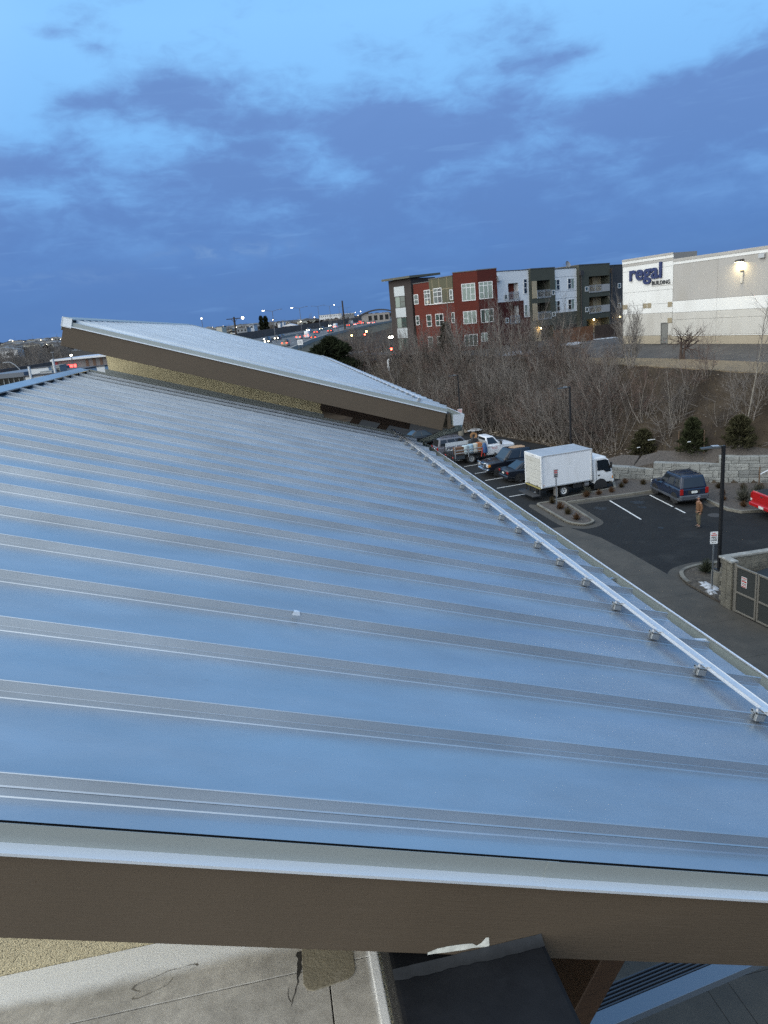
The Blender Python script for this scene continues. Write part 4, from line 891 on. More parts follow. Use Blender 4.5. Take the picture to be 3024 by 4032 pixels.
# porch lamps that are lit
def lamp(M, p, name, label, power=14, col=(1, .72, .32), r=.11):
    w = Matrix.Translation(AL) @ M @ Vector(p)
    t = thing('porch_light', label, 'wall light', w)
    MB().lathe([(0, .12), (r*.8, .10), (r, 0), (r*.8, -.10), (0, -.12)], 12).build('lamp_globe', glow('warm_globe', (1, .76, .36), 14), t)
    MB().box(-.06, .06, .05, .14, .0, .22).build('bracket', DKM, t)
    ld = bpy.data.lights.new('porch_bulb', 'POINT'); ld.energy = power; ld.color = col; ld.shadow_soft_size = .1
    lo_ = bpy.data.objects.new('porch_bulb', ld); COL.objects.link(lo_); lo_.location = w+Vector((-.12, -.28, .02))
lamp(FR, (7.22, -.62, 9.05), 'a', 'lit yellow porch light on the beige patch left of the dark patio', 26)
lamp(FR, (19.98, .9, 9.30), 'b', 'lit yellow porch light inside the patio under the right hand balconies', 26)
lamp(FR, (24.75, -.05, 9.3), 'c', 'lit orange wall light on the slate end wall beside the lettered building', 20, (1, .62, .25))
# wooden fence: every board its own piece
CEDAR = mat('cedar_board', (.155, .068, .030), rough=.85, var=.35, vscale=1.2, vec=(6, 6, .6), coords='World')
WEATH = mat('weathered_board', (.052, .034, .026), rough=.9, var=.35, vscale=1.2, vec=(6, 6, .6), coords='World')
def fence(name, label, P, h, m, cat='fence'):
    t = thing(name, label, cat, (P[0][0], P[0][1], 7.28)); me = MB().box(0, .135, -.012, .012, 0, 1.0).mesh('board', m)
    i = 0
    for a, b in zip(P, P[1:]):
        a, b = Vector(a), Vector(b); d = (b-a); L = d.length; d.normalize(); n = int(L/.15)
        for k in range(n):
            o = put('board', me, t); p = a+d*(k*.15)-Vector(P[0]); o.location = (p.x, p.y, .04*h2(k, 3)); o.rotation_euler = (0, 0, math.atan2(d.y, d.x)); o.scale = (1, 1, h*(.97+.05*h2(k, 9)))
        ang = math.atan2(d.y, d.x)
        for z in (.35, h-.4):
            r_ = MB().box(0, L, .014, .07, -.04, .04).build('fence_rail', m, t); p = a-Vector(P[0]); r_.location = (p.x, p.y, z); r_.rotation_euler = (0, 0, ang)
    return t
fence('wooden_fence', 'orange brown cedar board fence below the green apartment bays', [(34.2, 80.9), (37.6, 82.9), (40.9, 84.3)], 1.85, CEDAR)
fence('wooden_fence', 'dark weathered board fence running up to the lettered building', [(41.0, 84.35), (44.2, 85.4), (48.5, 86.2)], 1.80, WEATH)
# ================================================================== the lettered hall
reg = thing('lettered_hall', 'big white and grey concrete hall with blue letters and a lit wall lamp', 'building', (39.0, 73.4, 7.30), R(-77.17))
W_ = mat('tilt_up_white', (.66, .66, .645), rough=.9, var=.035, vscale=.6, bump=.2, bscale=40, col2=(.58, .575, .555), c2scale=.35, c2lo=.5, c2hi=.75, vec=(1, 1, .35))
G_ = mat('tilt_up_grey', (.36, .345, .325), rough=.9, var=.05, vscale=.6, bump=.2, bscale=40, col2=(.33, .31, .28), c2scale=.4, c2lo=.48, c2hi=.75, vec=(1, 1, .35))
LG_ = mat('tilt_up_pale_grey', (.475, .46, .425), rough=.9, var=.04, vscale=.6, bump=.2, bscale=40, col2=(.42, .40, .365), c2scale=.4, vec=(1, 1, .35))
T_ = mat('tilt_up_tan', (.33, .285, .215), rough=.9, var=.06, vscale=.6, bump=.2, bscale=40, vec=(1, 1, .35))
TB_ = mat('square_tan', (.27, .225, .15), rough=.8)
core = MB().box(-.08, 34, .10, 24, 0, 7.6).box(-.08, 7.06, .10, 3.0, 7.6, 8.66).build('wall', mat('joint_backing_grey', (.20, .19, .18), rough=.95), reg)  # darker grey backing that shows in the gaps between the wall panels
def pan_(t0, t1, z0, z1, m, y=0.0, d=.11):
    return MB().box(t0, t1, y, y+d, z0, z1).build('wall_panel', m, reg, bevel=.008)
g = .018
# tower bay (left)
for (z0, z1, m, y) in ((8.50, 8.70, G_, -.10), (8.22, 8.495, W_, -.06), (7.95, 8.215, G_, -.03)): pan_(-.10, 7.07, z0, z1, m, y)
for (z0, z1) in ((7.45, 7.945), (5.30, 7.45-g), (3.98, 5.30-g), (3.08, 3.98-g)): pan_(-.08, 7.05-g, z0, z1, W_)
pan_(-.08, 5.53, .85, 3.08-g, LG_); pan_(5.53+g, 7.05-g, 2.05, 3.08-g, LG_); pan_(6.5, 7.05-g, .85, 2.05-g, LG_)
pan_(-.08, 5.53, 0, .85-g, T_); pan_(6.5, 7.05-g, 0, .85-g, T_)
# main bays
xj = [7.08, 12.46, 18.1, 23.7, 29.3, 34.0]
for a, b in zip(xj, xj[1:]):
    pan_(a, b, 7.80, 8.06, G_, -.07); pan_(a, b, 7.53, 7.795, W_, -.03)
    pan_(a, b-g, 4.12, 7.525, G_); pan_(a, b-g, 3.02, 4.12-g, W_)
    pan_(a, b-g, 2.35, 3.02-g, LG_); pan_(a, b-g, .87, 2.35-g, LG_); pan_(a, b-g, 0, .87-g, T_)
    pan_(a, b, .78, .84, W_, -.035, .03)
MB().box(5.60, 6.44, .03, .09, .05, 2.03).build('steel_door', mat('grey_door', (.16, .16, .15), rough=.6), reg)
MB().box(5.53, 5.60, -.02, .10, 0, 2.1).box(6.44, 6.5, -.02, .10, 0, 2.1).box(5.60, 6.44, -.02, .10, 2.03, 2.1).build('door_frame', mat('grey_door_frame', (.12, .12, .115), rough=.6), reg)
for a, b, z0 in ((-.05, .66, 3.62), (3.00, 3.52, 3.62), (3.61, 4.16, 3.62), (6.44, 6.99, 3.60), (6.46, 7.02, 2.06)): MB().box(a, b, -.035, -.002, z0, z0+.48).build('tan_square', TB_, reg, bevel=.006)
MB().box(14.99, 15.26, -.10, -.002, 5.25, 6.20).build('pilaster', LG_, reg, bevel=.01); MB().box(14.96, 15.29, -.13, -.002, 6.21, 6.30).build('pilaster_cap', DKM, reg)
MB().box(16.85, 17.41, -.25, -.002, 7.12, 7.48).build('exhaust_hood', mat('galvanised', (.45, .46, .47), rough=.4, metal=.6), reg, bevel=.02)
lp = MB().add([(14.66, -.55, 7.02), (15.30, -.55, 7.02), (15.30, -.04, 7.02), (14.66, -.04, 7.02), (14.72, -.45, 7.20), (15.24, -.45, 7.20), (15.24, -.04, 7.26), (14.72, -.04, 7.26)], [(4, 5, 6, 7), (0, 1, 5, 4), (1, 2, 6, 5), (2, 3, 7, 6), (3, 0, 4, 7)]).build('wall_lamp', DKM, reg)
MB().box(14.72, 15.24, -.50, -.08, 6.995, 7.015).build('lamp_lens', glow('warm_lens', (1, .86, .50), 20), lp)
sp = bpy.data.lights.new('wall_lamp_light', 'AREA'); sp.shape = 'RECTANGLE'; sp.size = .5; sp.size_y = .35; sp.energy = 75; sp.color = (1, .80, .42)
spo = bpy.data.objects.new('wall_lamp_light', sp); COL.objects.link(spo); spo.parent = reg; spo.location = (14.98, -.30, 6.98)
# letters
BLU = mat('sign_blue', (.010, .022, .095), rough=.45); BLK = mat('sign_black', (.012, .014, .018), rough=.5)
RX = Matrix.Rotation(R(90), 4, 'X')
me = text_mesh('regal', 1.95, .07, .05, 1.04)
xs2 = [v.co.x for v in me.vertices]; ys2 = [v.co.y for v in me.vertices]
kx = (5.65-1.08)/(max(xs2)-min(xs2)); ky = (7.98-5.97)/(max(ys2)-min(ys2))
put_text('sign_lettering', me, BLU, Matrix.Translation((1.08, -.10, 5.97)) @ RX @ Matrix.Diagonal((kx, ky, 1, 1)) @ Matrix.Translation((-min(xs2), -min(ys2), 0)), reg)
me = text_mesh('BUILDING', .5, .02, .006, 1.06)
xs2 = [v.co.x for v in me.vertices]; ys2 = [v.co.y for v in me.vertices]
kx = (6.72-4.28)/(max(xs2)-min(xs2)); ky = .40/(max(ys2)-min(ys2))
put_text('sign_lettering', me, BLK, Matrix.Translation((4.28, -.07, 5.82)) @ RX @ Matrix.Diagonal((kx, ky, 1, 1)) @ Matrix.Translation((-min(xs2), -min(ys2), 0)), reg)
MB().box(4.22, 6.95, -.03, -.001, 5.70, 5.745).build('sign_ledge', LG_, reg)
# ================================================================== vehicles
TYRE = mat('tyre_rubber', (.012, .012, .012), rough=.85); RIMW = mat('white_wheel', (.55, .55, .54), rough=.5); RIMS = mat('alloy_wheel', (.50, .51, .53), rough=.3, metal=.8); RIMK = mat('black_wheel', (.05, .05, .052), rough=.45)
CGL = mat('car_glass', (.010, .013, .016), rough=.05, spec=.8); BLKP = mat('black_plastic', (.018, .018, .019), rough=.6); CHR = mat('chrome', (.62, .63, .65), rough=.16, metal=1.0); HLG = mat('headlamp_glass', (.55, .56, .56), rough=.12, spec=.8)
TLG = mat('tail_lamp_red', (.30, .012, .010), rough=.2, spec=.7); PLATE = mat('number_plate', (.60, .62, .60), rough=.5); AMB = mat('amber_lens', (.55, .20, .02), rough=.25)
def paint(name, c, rough=.22, var=.04): return mat(name, c, rough=rough, spec=.6, var=var, vscale=3)
RXY = Matrix.Rotation(R(90), 4, 'X')
def wheel_meshes(r, w, rim, rr=.62, holes=5):
    t = MB().lathe([(r*rr, -w*.42), (r*.90, -w*.5), (r*.985, -w*.36), (r, -w*.15), (r, w*.15), (r*.985, w*.36), (r*.90, w*.5), (r*rr, w*.42)], 22, RXY).mesh('tyre', TYRE, smooth=40)
    q = MB().lathe([(0, w*.30), (r*.16, w*.31), (r*.20, w*.26), (r*rr*.86, w*.34), (r*rr*.98, w*.44), (r*rr, w*.42), (r*rr, -w*.42), (0, -w*.40)], 22, RXY)
    q = q.mesh('rim', rim, smooth=35)
    h = MB()
    for i in range(holes):
        a = 2*math.pi*(i+.5)/holes; c = Vector((r*rr*.54*math.cos(a), -w*.315, r*rr*.54*math.sin(a))); k = r*rr*.17
        n = 8; vs = [c+Vector((k*math.cos(2*math.pi*j/n), 0, k*math.sin(2*math.pi*j/n))) for j in range(n)]
        vs2 = [p-Vector((0, .012, 0)) for p in vs]
        h.add(vs+vs2, [tuple(n+j for j in range(n))]+[(j, (j+1) % n, n+(j+1) % n, n+j) for j in range(n)])
    h = h.mesh('rim_hole', BLKP)
    return t, q, h
def put_wheel(root, meshes, x, y, r, side):
    t, q, h = meshes
    o = put('wheel', t, root); o.location = (x, y, r)
    for me in (q, h):
        c = put(me.name.split('.')[0], me, o)
        if side > 0: c.rotation_euler = (0, 0, math.pi)
    return o
def arch(root, x, y, r, side, m=None):
    n = 14; vs = []
    for yy in (0, .018*side):
        for i in range(n+1):
            a = math.pi*i/n; vs.append((x+r*math.cos(a), y+yy, .30+(r)*math.sin(a)*1.0))
        vs += [(x-r, y+yy, .14), (x+r, y+yy, .14)]
    k = n+3; order = list(range(n+1))+[n+1, n+2]
    mb = MB().add(vs, [tuple(order), tuple(k+i for i in reversed(order))]+[(order[i], order[(i+1) % k], k+order[(i+1) % k], k+order[i]) for i in range(k)])
    return mb.build('wheel_arch', m or BLKP, root, fixn=True)
def body_loft(root, secs, m, name='body', bevel=0):
    rings = []
    for x, w, zb, zt, cr_ in secs:
        e = min(.09, (zt-zb)*.3); rings.append([(x, -w+.06, zb), (x, -w+.005, zb+e), (x, -w, (zb+zt)/2), (x, -w+.012, zt-e), (x, -w+.085, zt), (x, 0, zt+cr_), (x, w-.085, zt), (x, w-.012, zt-e), (x, w, (zb+zt)/2), (x, w-.005, zb+e), (x, w-.06, zb)])
    return MB().loft(rings).build(name, m, root, smooth=32, fixn=True)
def cabin(root, xb0, xt0, xt1, xb1, wb, wt, zb, zt, m, wins, glassm=None, front=True, rear=True, name='cabin'):
    """xb0/xt0: front base/top, xt1/xb1: rear top/base. wins: list of (u0,u1) spans on each side."""
    P = lambda x, y, z: Vector((x, y, z)); glassm = glassm or CGL
    c = MB().hexa([P(xb1, -wb, zb), P(xb0, -wb, zb), P(xb0, wb, zb), P(xb1, wb, zb), P(xt1, -wt, zt), P(xt0, -wt, zt), P(xt0, wt, zt), P(xt1, wt, zt)]).build(name, m, root, bevel=.07, seg=3, smooth=50)
    def pane(a, b, c_, d, n, nm):
        a, b, c_, d = [Vector(q) for q in (a, b, c_, d)]; k = n*.012; j = n*-.03
        MB().hexa([a+j, b+j, c_+j, d+j, a+k, b+k, c_+k, d+k]).build(nm, glassm, c, bevel=.010, fixn=True)
    for s in (-1, 1):
        def S(u, v): 
            lo = P(xb0+(xb1-xb0)*u, s*wb, zb); hi = P(xt0+(xt1-xt0)*u, s*wt, zt); return lo.lerp(hi, v)
        n = Vector((0, s*(zt-zb), (wb-wt))).normalized()
        for (u0, u1, v0, v1) in wins: pane(S(u0, v0), S(u1, v0), S(u1, v1), S(u0, v1), n, 'side_window')
    for on, xb, xt, sg, nm in ((front, xb0, xt0, 1, 'windscreen'), (rear, xb1, xt1, -1, 'rear_window')):
        if not on: continue
        def S(u, v): return P(xb, -wb+2*wb*u, zb).lerp(P(xt, -wt+2*wt*u, zt), v)
        n = Vector((sg*(zt-zb), 0, -sg*(xt-xb))).normalized()
        pane(S(.08, .10), S(.92, .10), S(.92, .86), S(.08, .86), n, nm)
    return c
def bx(root, name, m, *a, bevel=.012, label=None): return MB().box(*a).build(name, m, root, bevel=bevel, label=label)
# ---- white box truck
def box_truck():
    t = thing('box_truck', 'white cab-over box truck with a folded tail lift parked beside the kerb', 'truck', (18.42, 43.82, 0), R(6.6))
    WB = paint('truck_white', (.66, .67, .68), .35); BXW = mat('box_white', (.70, .71, .73), rough=.42, var=.03, vscale=1.5, col2=(.60, .60, .60), c2scale=1.2, c2lo=.55, c2hi=.8, vec=(1, 1, .3))
    FR_ = mat('box_frame', (.56, .57, .58), rough=.4, metal=.4); RF_ = mat('box_roof_skin', (.30, .325, .36), rough=.45, var=.15, vscale=1.2)
    w = 1.08; x0, x1, z0, z1 = -1.66, 2.06, .84, 2.96
    b = bx(t, 'cargo_box', BXW, x0, x1, -w, w, z0, z1, bevel=.02)
    bx(b, 'box_roof', RF_, x0+.03, x1-.03, -w+.04, w-.04, z1-.02, z1+.012, bevel=.004)
    for s in (-1, 1):
        bx(b, 'roof_rail', FR_, x0-.004, x1+.004, s*w-.03, s*w+.03, z1-.07, z1+.022); bx(b, 'bottom_rail', FR_, x0, x1, s*w-.02, s*w+.022, z0-.03, z0+.07)
        bx(b, 'front_post', FR_, x1-.05, x1+.03, s*w-.06, s*w+.026, z0, z1)
        bx(b, 'rear_post', WB, x0-.06, x0+.05, s*w-.09, s*w+.028, z0-.02, z1+.018)
        bx(b, 'side_marker', AMB, x0+.1, x0+.2, s*(w+.020), s*(w+.034), z0+.12, z0+.17); bx(b, 'side_marker', BLKP, x0+.05, x0+.12, s*(w+.020), s*(w+.034), z1-.14, z1-.10)
    bx(b, 'rear_header', WB, x0-.06, x0, -w+.09, w-.09, z1-.20, z1+.016)
    for i, y in enumerate((-.25, -.14, -.03)): bx(b, 'clearance_lamp', BLKP, x0-.075, x0-.058, y, y+.06, z1-.12, z1-.07)
    dr = mat('roll_door', (.47, .47, .44), rough=.6, var=.05, vscale=2, col2=(.36, .35, .31), c2scale=1.5, c2lo=.5, c2hi=.7)
    door = MB().box(x0-.012, x0+.0, -w+.09, w-.09, z0, z1-.2).build('roll_door', BLKP, t)
    for i in range(7): q = bx(door, 'door_slat', dr, x0-.034, x0-.013, -w+.10, w-.10, z0+.03+i*.272, z0+.03+i*.272+.262, bevel=.006)
    for y in (-.55, .55): bx(door, 'door_latch', mat('latch_brown', (.12, .08, .05), rough=.6), x0-.06, x0-.034, y-.06, y+.06, z0+.06, z0+.14)
    bx(t, 'chassis', BLKP, x0+.05, 3.5, -.42, .42, .42, .80)
    bx(t, 'rear_sill', mat('tailgate_yellow', (.28, .24, .08), rough=.6), x0-.09, x0-.0, -w+.05, w-.05, z0-.10, z0-.02)
    for y in (-.95, -.45, .45, .95): bx(t, 'lift_post', BLKP, x0-.10, x0-.02, y-.04, y+.04, .26, z0-.1)
    tl = bx(t, 'tail_lift', mat('lift_deck', (.028, .028, .030), rough=.7), x0-.62, x0-.04, -1.02, 1.02, .28, .35)
    for s in (-1, 1): bx(t, 'mud_flap', mat('pale_mudflap', (.22, .21, .20), rough=.8), -.60, -.57, s*.95-.26, s*.95+.26, .12, .72, bevel=.004)
    # cab
    rings = []
    prof = [(2.28, .55, 2.18), (2.34, .50, 2.27), (3.05, .50, 2.30), (3.28, .52, 2.24), (3.42, .50, 2.05)]
    cab = MB().loft([[(x, -.98+.05, zb), (x, -.98, zb+.2), (x, -.97, 1.25), (x, -.90, zt-.12), (x, -.80, zt), (x, .80, zt), (x, .90, zt-.12), (x, .97, 1.25), (x, .98, zb+.2), (x, .93, zb)] for x, zb, zt in prof]
                    + [[(3.62+.0, -.92, .50), (3.74, -.97, .70), (3.70, -.95, 1.22), (3.46, -.86, 2.02), (3.44, -.78, 2.05), (3.44, .78, 2.05), (3.46, .86, 2.02), (3.70, .95, 1.22), (3.74, .97, .70), (3.62, .92, .50)]]).build('cab', WB, t, smooth=35, fixn=True)
    MB().hexa([(3.705, -.88, 1.26), (3.73, -.88, 1.26), (3.73, .88, 1.26), (3.705, .88, 1.26), (3.455, -.78, 1.99), (3.485, -.78, 1.99), (3.485, .78, 1.99), (3.455, .78, 1.99)]).build('windscreen', CGL, cab, fixn=True)
    for s in (-1, 1):
        y = s*.945
        pts = [(2.56, 1.36), (3.02, 1.36), (3.20, 1.20), (3.60, 1.22), (3.40, 1.98), (3.20, 2.06), (2.56, 2.06)]
        mb = MB(); n = len(pts)
        def yy(z): return s*(.985-.075*max(0, (z-1.25))/.9)
        vs = [(x, yy(z), z) for x, z in pts]+[(x, yy(z)+s*.016, z) for x, z in pts]
        mb.add(vs, [tuple(range(n)), tuple(reversed(range(n, 2*n)))]+[(i, (i+1) % n, n+(i+1) % n, n+i) for i in range(n)]).build('side_window', CGL, cab, fixn=True)
        bx(cab, 'door_handle', BLKP, 2.58, 2.76, s*.975, s*.998, 1.0, 1.08)
        MB().box(2.46, 2.475, s*.97, s*.992, .62, 2.1).build('door_seam', BLKP, cab)
        bx(cab, 'mirror', BLKP, 3.50, 3.58, s*1.08-.09, s*1.08+.09, 1.45, 1.85); MB().tube((3.45, s*.92, 1.6), (3.54, s*1.08, 1.6), .02).build('mirror_arm', BLKP, cab)
        bx(t, 'headlamp', HLG, 3.68, 3.765, s*.72-.16, s*.72+.16, .70, .88); bx(t, 'indicator', AMB, 3.66, 3.75, s*.93-.05, s*.93+.04, .70, .86)
        bx(t, 'step', mat('step_grey', (.30, .30, .30), rough=.6), 2.45, 2.62, s*.80-.12, s*.80+.12, .42, .56)
        arch(t, 2.79, s*.962, .50, s)
    bx(t, 'bumper', mat('bumper_white', (.52, .53, .54), rough=.4), 3.66, 3.86, -.98, .98, .42, .64, bevel=.05)
    bx(t, 'bumper_valance', BLKP, 3.5, 3.72, -.94, .94, .32, .44)
    MB().tube((1.65, -.70, .55), (1.95, -.70, .55), .20, n=14).build('fuel_tank', mat('tank_grey', (.20, .20, .21), rough=.5), t); bx(t, 'battery_box', BLKP, .75, 1.4, -.92, -.45, .42, .78)
    me = wheel_meshes(.385, .22, RIMW, .58, 6); me2 = wheel_meshes(.385, .44, RIMW, .58, 6)
    for s in (-1, 1): put_wheel(t, me, 2.79, s*.86, .385, s); put_wheel(t, me2, 0, s*.80, .385, s)
    return t
box_truck()
def lamps(t, m, x, w, z0, z1, y0, name, th=.03, sg=1):
    for s in (-1, 1): bx(t, name, m, min(x, x+sg*th), max(x, x+sg*th), min(s*y0, s*w), max(s*y0, s*w), z0, z1, bevel=.01)
def four_wheels(t, r, w, wheelbase, half, rim, rr=.62, holes=5, arches=True, arx=.085):
    me = wheel_meshes(r, w, rim, rr, holes)
    for x in (0, wheelbase):
        for s in (-1, 1):
            put_wheel(t, me, x, s*(half-w*.46), r, s)
            if arches: arch(t, x, s*(half-.012), r+arx, s)
# ---- dark blue suv (x forward; origin under the rear axle)
def suv(label, loc, rz, pm, low, H=1.72, L0=-.82, WBs=2.62, nose=.92, half=.89, rim=RIMS, rack=True, plate=True, name='parked_suv', arch_m=None):
    t = thing(name, label, 'car', loc, rz)
    xf = WBs+nose
    body_loft(t, [(L0+.02, half-.08, .42, .98, .0), (L0+.10, half-.01, .36, 1.04, .0), (0, half, .30, 1.06, .0), (WBs*.55, half, .28, 1.05, .0), (WBs*.72, half, .28, 1.04, .02), (WBs+.05, half-.01, .30, 1.00, .035), (WBs+.55, half-.05, .32, .93, .03), (xf-.08, half-.11, .36, .84, .02), (xf, half-.20, .42, .74, .0)], pm)
    cabin(t, WBs*.80, WBs*.55, L0+.26, L0+.06, half-.05, half-.20, 1.02, H, pm, [(.06, .34, .14, .84), (.37, .66, .14, .84), (.70, .945, .14, .84)])
    bx(t, 'lower_cladding', low, L0+.06, xf-.10, -half-.012, half+.012, .30, .47, bevel=.03)
    bx(t, 'rear_bumper', low, L0-.10, L0+.20, -half+.01, half-.01, .36, .66, bevel=.05); bx(t, 'front_bumper', low, xf-.16, xf+.05, -half+.06, half-.06, .34, .62, bevel=.06)
    lamps(t, TLG, L0+.02, half-.01, .70, 1.06, half-.20, 'tail_lamp', .05, -1); lamps(t, HLG, xf-.10, half-.10, .66, .82, half-.40, 'headlamp', .06)
    if plate: bx(t, 'plate_recess', BLKP, L0-.012, L0+.03, -.36, .36, .73, .93); bx(t, 'number_plate', PLATE, L0-.026, L0-.010, -.18, .18, .76, .90, bevel=.004)
    if rack:
        for s in (-1, 1): MB().path([(WBs*.5, s*(half-.27), H+.02), (WBs*.46, s*(half-.27), H+.07), (L0+.5, s*(half-.27), H+.07), (L0+.42, s*(half-.27), H+.0)], .02).build('roof_rack', BLKP, t)
        for x in (.15, .85): MB().tube((x, -half+.27, H+.07), (x, half-.27, H+.07), .02).build('roof_rack', BLKP, t)
    for s in (-1, 1):
        bx(t, 'mirror', BLKP, WBs*.70, WBs*.76, s*(half+.02), s*(half+.20), 1.06, 1.20, bevel=.02) if s > 0 else bx(t, 'mirror', BLKP, WBs*.70, WBs*.76, -half-.20, -half-.02, 1.06, 1.20, bevel=.02)
        bx(t, 'door_handle', low, WBs*.30, WBs*.38, s*half-.012, s*half+.014, .90, .94); bx(t, 'door_handle', low, WBs*.02, WBs*.1, s*half-.012, s*half+.014, .92, .96)
        for x in (WBs*.24, WBs*.62): MB().box(x, x+.012, s*half-.01, s*half+.004, .48, 1.02).build('door_seam', BLKP, t)
    bx(t, 'under_body', BLKP, L0+.2, xf-.3, -half+.12, half-.12, .22, .40)
    four_wheels(t, .355, .23, WBs, half, rim)
    return t
NAVY = paint('navy_paint', (.012, .020, .042)); NAVL = mat('navy_cladding', (.055, .062, .075), rough=.5)
sv = suv('dark navy suv with roof rack parked nose-in by the block wall', (24.40, 37.95, 0), R(85.5), NAVY, NAVL, H=1.76, plate=True, L0=-.72, WBs=2.5, nose=.80)
bx(sv, 'number_plate', PLATE, -.764, -.746, -.18, .18, .76, .90, bevel=.004)
GREYP = paint('grey_purple_paint', (.115, .115, .135)); suv('silver grey suv between the dark saloon and the flatbed pickup', (14.9, 60.35, 0), R(4), GREYP, mat('grey_cladding', (.09, .09, .10), rough=.5), H=1.78, WBs=2.7)
# ---- saloons
def saloon(label, loc, rz, pm, half=.87, H=1.42, WBs=2.62, name='parked_car'):
    t = thing(name, label, 'car', loc, rz); L0 = -.95; xf = WBs+.85
    body_loft(t, [(L0, half-.16, .48, .86, 0), (L0+.10, half-.05, .36, .96, .015), (-.35, half-.01, .28, .98, .02), (WBs*.5, half, .24, .92, .0), (WBs*.8, half, .24, .92, .03), (WBs+.2, half-.03, .26, .84, .03), (xf-.12, half-.10, .32, .72, .02), (xf, half-.24, .38, .62, 0)], pm)
    cabin(t, WBs*.86, WBs*.52, .42, -.40, half-.08, half-.28, .90, H, pm, [(.09, .47, .12, .86), (.50, .86, .12, .86)])
    lamps(t, TLG, L0+.06, half-.05, .72, .88, half-.36, 'tail_lamp', .06, -1); lamps(t, HLG, xf-.12, half-.11, .52, .66, half-.42, 'headlamp', .06)
    bx(t, 'number_plate', PLATE, L0-.012, L0+.03, -.16, .16, .66, .78, bevel=.004); bx(t, 'rear_bumper', pm, L0-.05, L0+.2, -half+.07, half-.07, .32, .58, bevel=.06)
    bx(t, 'under_body', BLKP, L0+.2, xf-.3, -half+.12, half-.12, .18, .34)
    for s in (-1, 1):
        bx(t, 'mirror', BLKP, WBs*.72, WBs*.78, min(s*(half), s*(half+.16)), max(s*half, s*(half+.16)), .92, 1.02, bevel=.02)
        for x in (WBs*.2, WBs*.56): MB().box(x, x+.012, s*half-.008, s*half+.005, .36, .9).build('door_seam', BLKP, t)
    four_wheels(t, .32, .21, WBs, half, RIMS, .66); return t
saloon('black saloon with red tail lamps half hidden behind the box truck', (17.35, 48.82, 0), R(4), paint('black_blue_paint', (.010, .013, .020)))
saloon('dark saloon farthest along the row under the upper gutter', (13.4, 67.6, 0), R(5), paint('black_paint', (.012, .013, .016)), H=1.5)
# ---- black pickup with bull bar, nose towards the building
def pickup_common(t, pm, half, zbelt, cab0, cab1, bed1, xf, H, zfl=.45):
    body_loft(t, [(xf, half-.16, .46, zbelt-.16, .0), (xf-.10, half-.05, .42, zbelt-.07, .02), (xf-.55, half-.01, .40, zbelt-.01, .045), (cab0+.05, half, .38, zbelt+.02, .03), (cab1, half, .38, zbelt+.02, 0), (cab1-.01, half, .40, zbelt+.02, 0)], pm)
t = thing('parked_pickup', 'black crew cab pickup with chrome bull bar and a tan sheet on its roof', 'pickup truck', (20.35, 51.80, 0), R(184.5))
BLK_P = paint('black_pickup_paint', (.008, .010, .016), .16)
body_loft(t, [(4.62, .82, .55, .98, .0), (4.52, .92, .50, 1.08, .03), (4.0, .985, .46, 1.14, .06), (3.2, 1.0, .44, 1.18, .04), (2.4, 1.0, .44, 1.18, 0), (.95, 1.0, .44, 1.18, 0), (.90, 1.0, .46, 1.18, 0), (-.5, 1.0, .48, 1.18, 0), (-1.10, .98, .50, 1.18, 0)], BLK_P)
cabin(t, 3.30, 2.62, 1.02, .92, .93, .76, 1.15, 1.90, BLK_P, [(.10, .50, .14, .86), (.54, .90, .14, .86)])
bx(t, 'tonneau_cover', mat('tonneau_vinyl', (.010, .010, .011), rough=.6), -1.05, .86, -.93, .93, 1.175, 1.215, bevel=.015)
bx(t, 'front_bumper', CHR, 4.50, 4.72, -.95, .95, .46, .66, bevel=.05); bx(t, 'grille', BLKP, 4.55, 4.655, -.52, .52, .70, 1.02, bevel=.03)
for z in (.76, .86, .96): bx(t, 'grille_bar', CHR, 4.652, 4.675, -.50, .50, z-.012, z+.012, bevel=.004)
for s in (-1, 1): bx(t, 'headlamp', HLG, 4.48, 4.645, min(s*.56, s*.90), max(s*.56, s*.90), .78, 1.02, bevel=.03); bx(t, 'indicator', AMB, 4.40, 4.60, min(s*.86, s*.95), max(s*.86, s*.95), .80, 1.0, bevel=.02)
bb = MB()
for s in (-1, 1): bb.path([(4.78, s*.62, .48), (4.84, s*.60, .80), (4.80, s*.58, 1.10), (4.70, s*.80, 1.12), (4.58, s*.92, 1.06)], .032)
for z in (.62, .86, 1.10): bb.tube((4.82, -.6, z), (4.82, .6, z), .03)
bb.build('bull_bar', CHR, t, smooth=40)
for s in (-1, 1): bx(t, 'mirror', BLKP, 3.05, 3.2, min(s*1.0, s*1.22), max(s*1.0, s*1.22), 1.22, 1.46, bevel=.03)
for s in (-1, 1): bx(t, 'running_board', CHR, 1.1, 3.1, min(s*.94, s*1.06), max(s*.94, s*1.06), .38, .44)
bx(t, 'under_body', BLKP, -.9, 4.3, -.8, .8, .32, .5)
four_wheels(t, .40, .27, 3.72, 1.0, CHR, .66, 6)
cs = MB().prism([(1.25, -.42), (1.5, -.55), (2.0, -.50), (2.35, -.30), (2.38, .15), (2.1, .36), (1.7, .30), (1.3, .42), (1.15, .1)], 0, .018).build('cardboard_sheet', mat('cardboard', (.34, .22, .13), rough=.9, var=.3, vscale=5), None)
cs.matrix_world = t.matrix_basis @ Matrix.Translation((0, 0, 1.905)); cs.location = Matrix.LocRotScale(t.location, t.rotation_euler, None) @ Vector((0, 0, 1.906)); cs.rotation_euler = t.rotation_euler
tag(cs, 'torn tan cardboard sheet lying on the black pickup roof', 'cardboard')
bx(t, 'hood_scoop', CHR, 3.95, 4.12, -.22, .0, 1.205, 1.222)
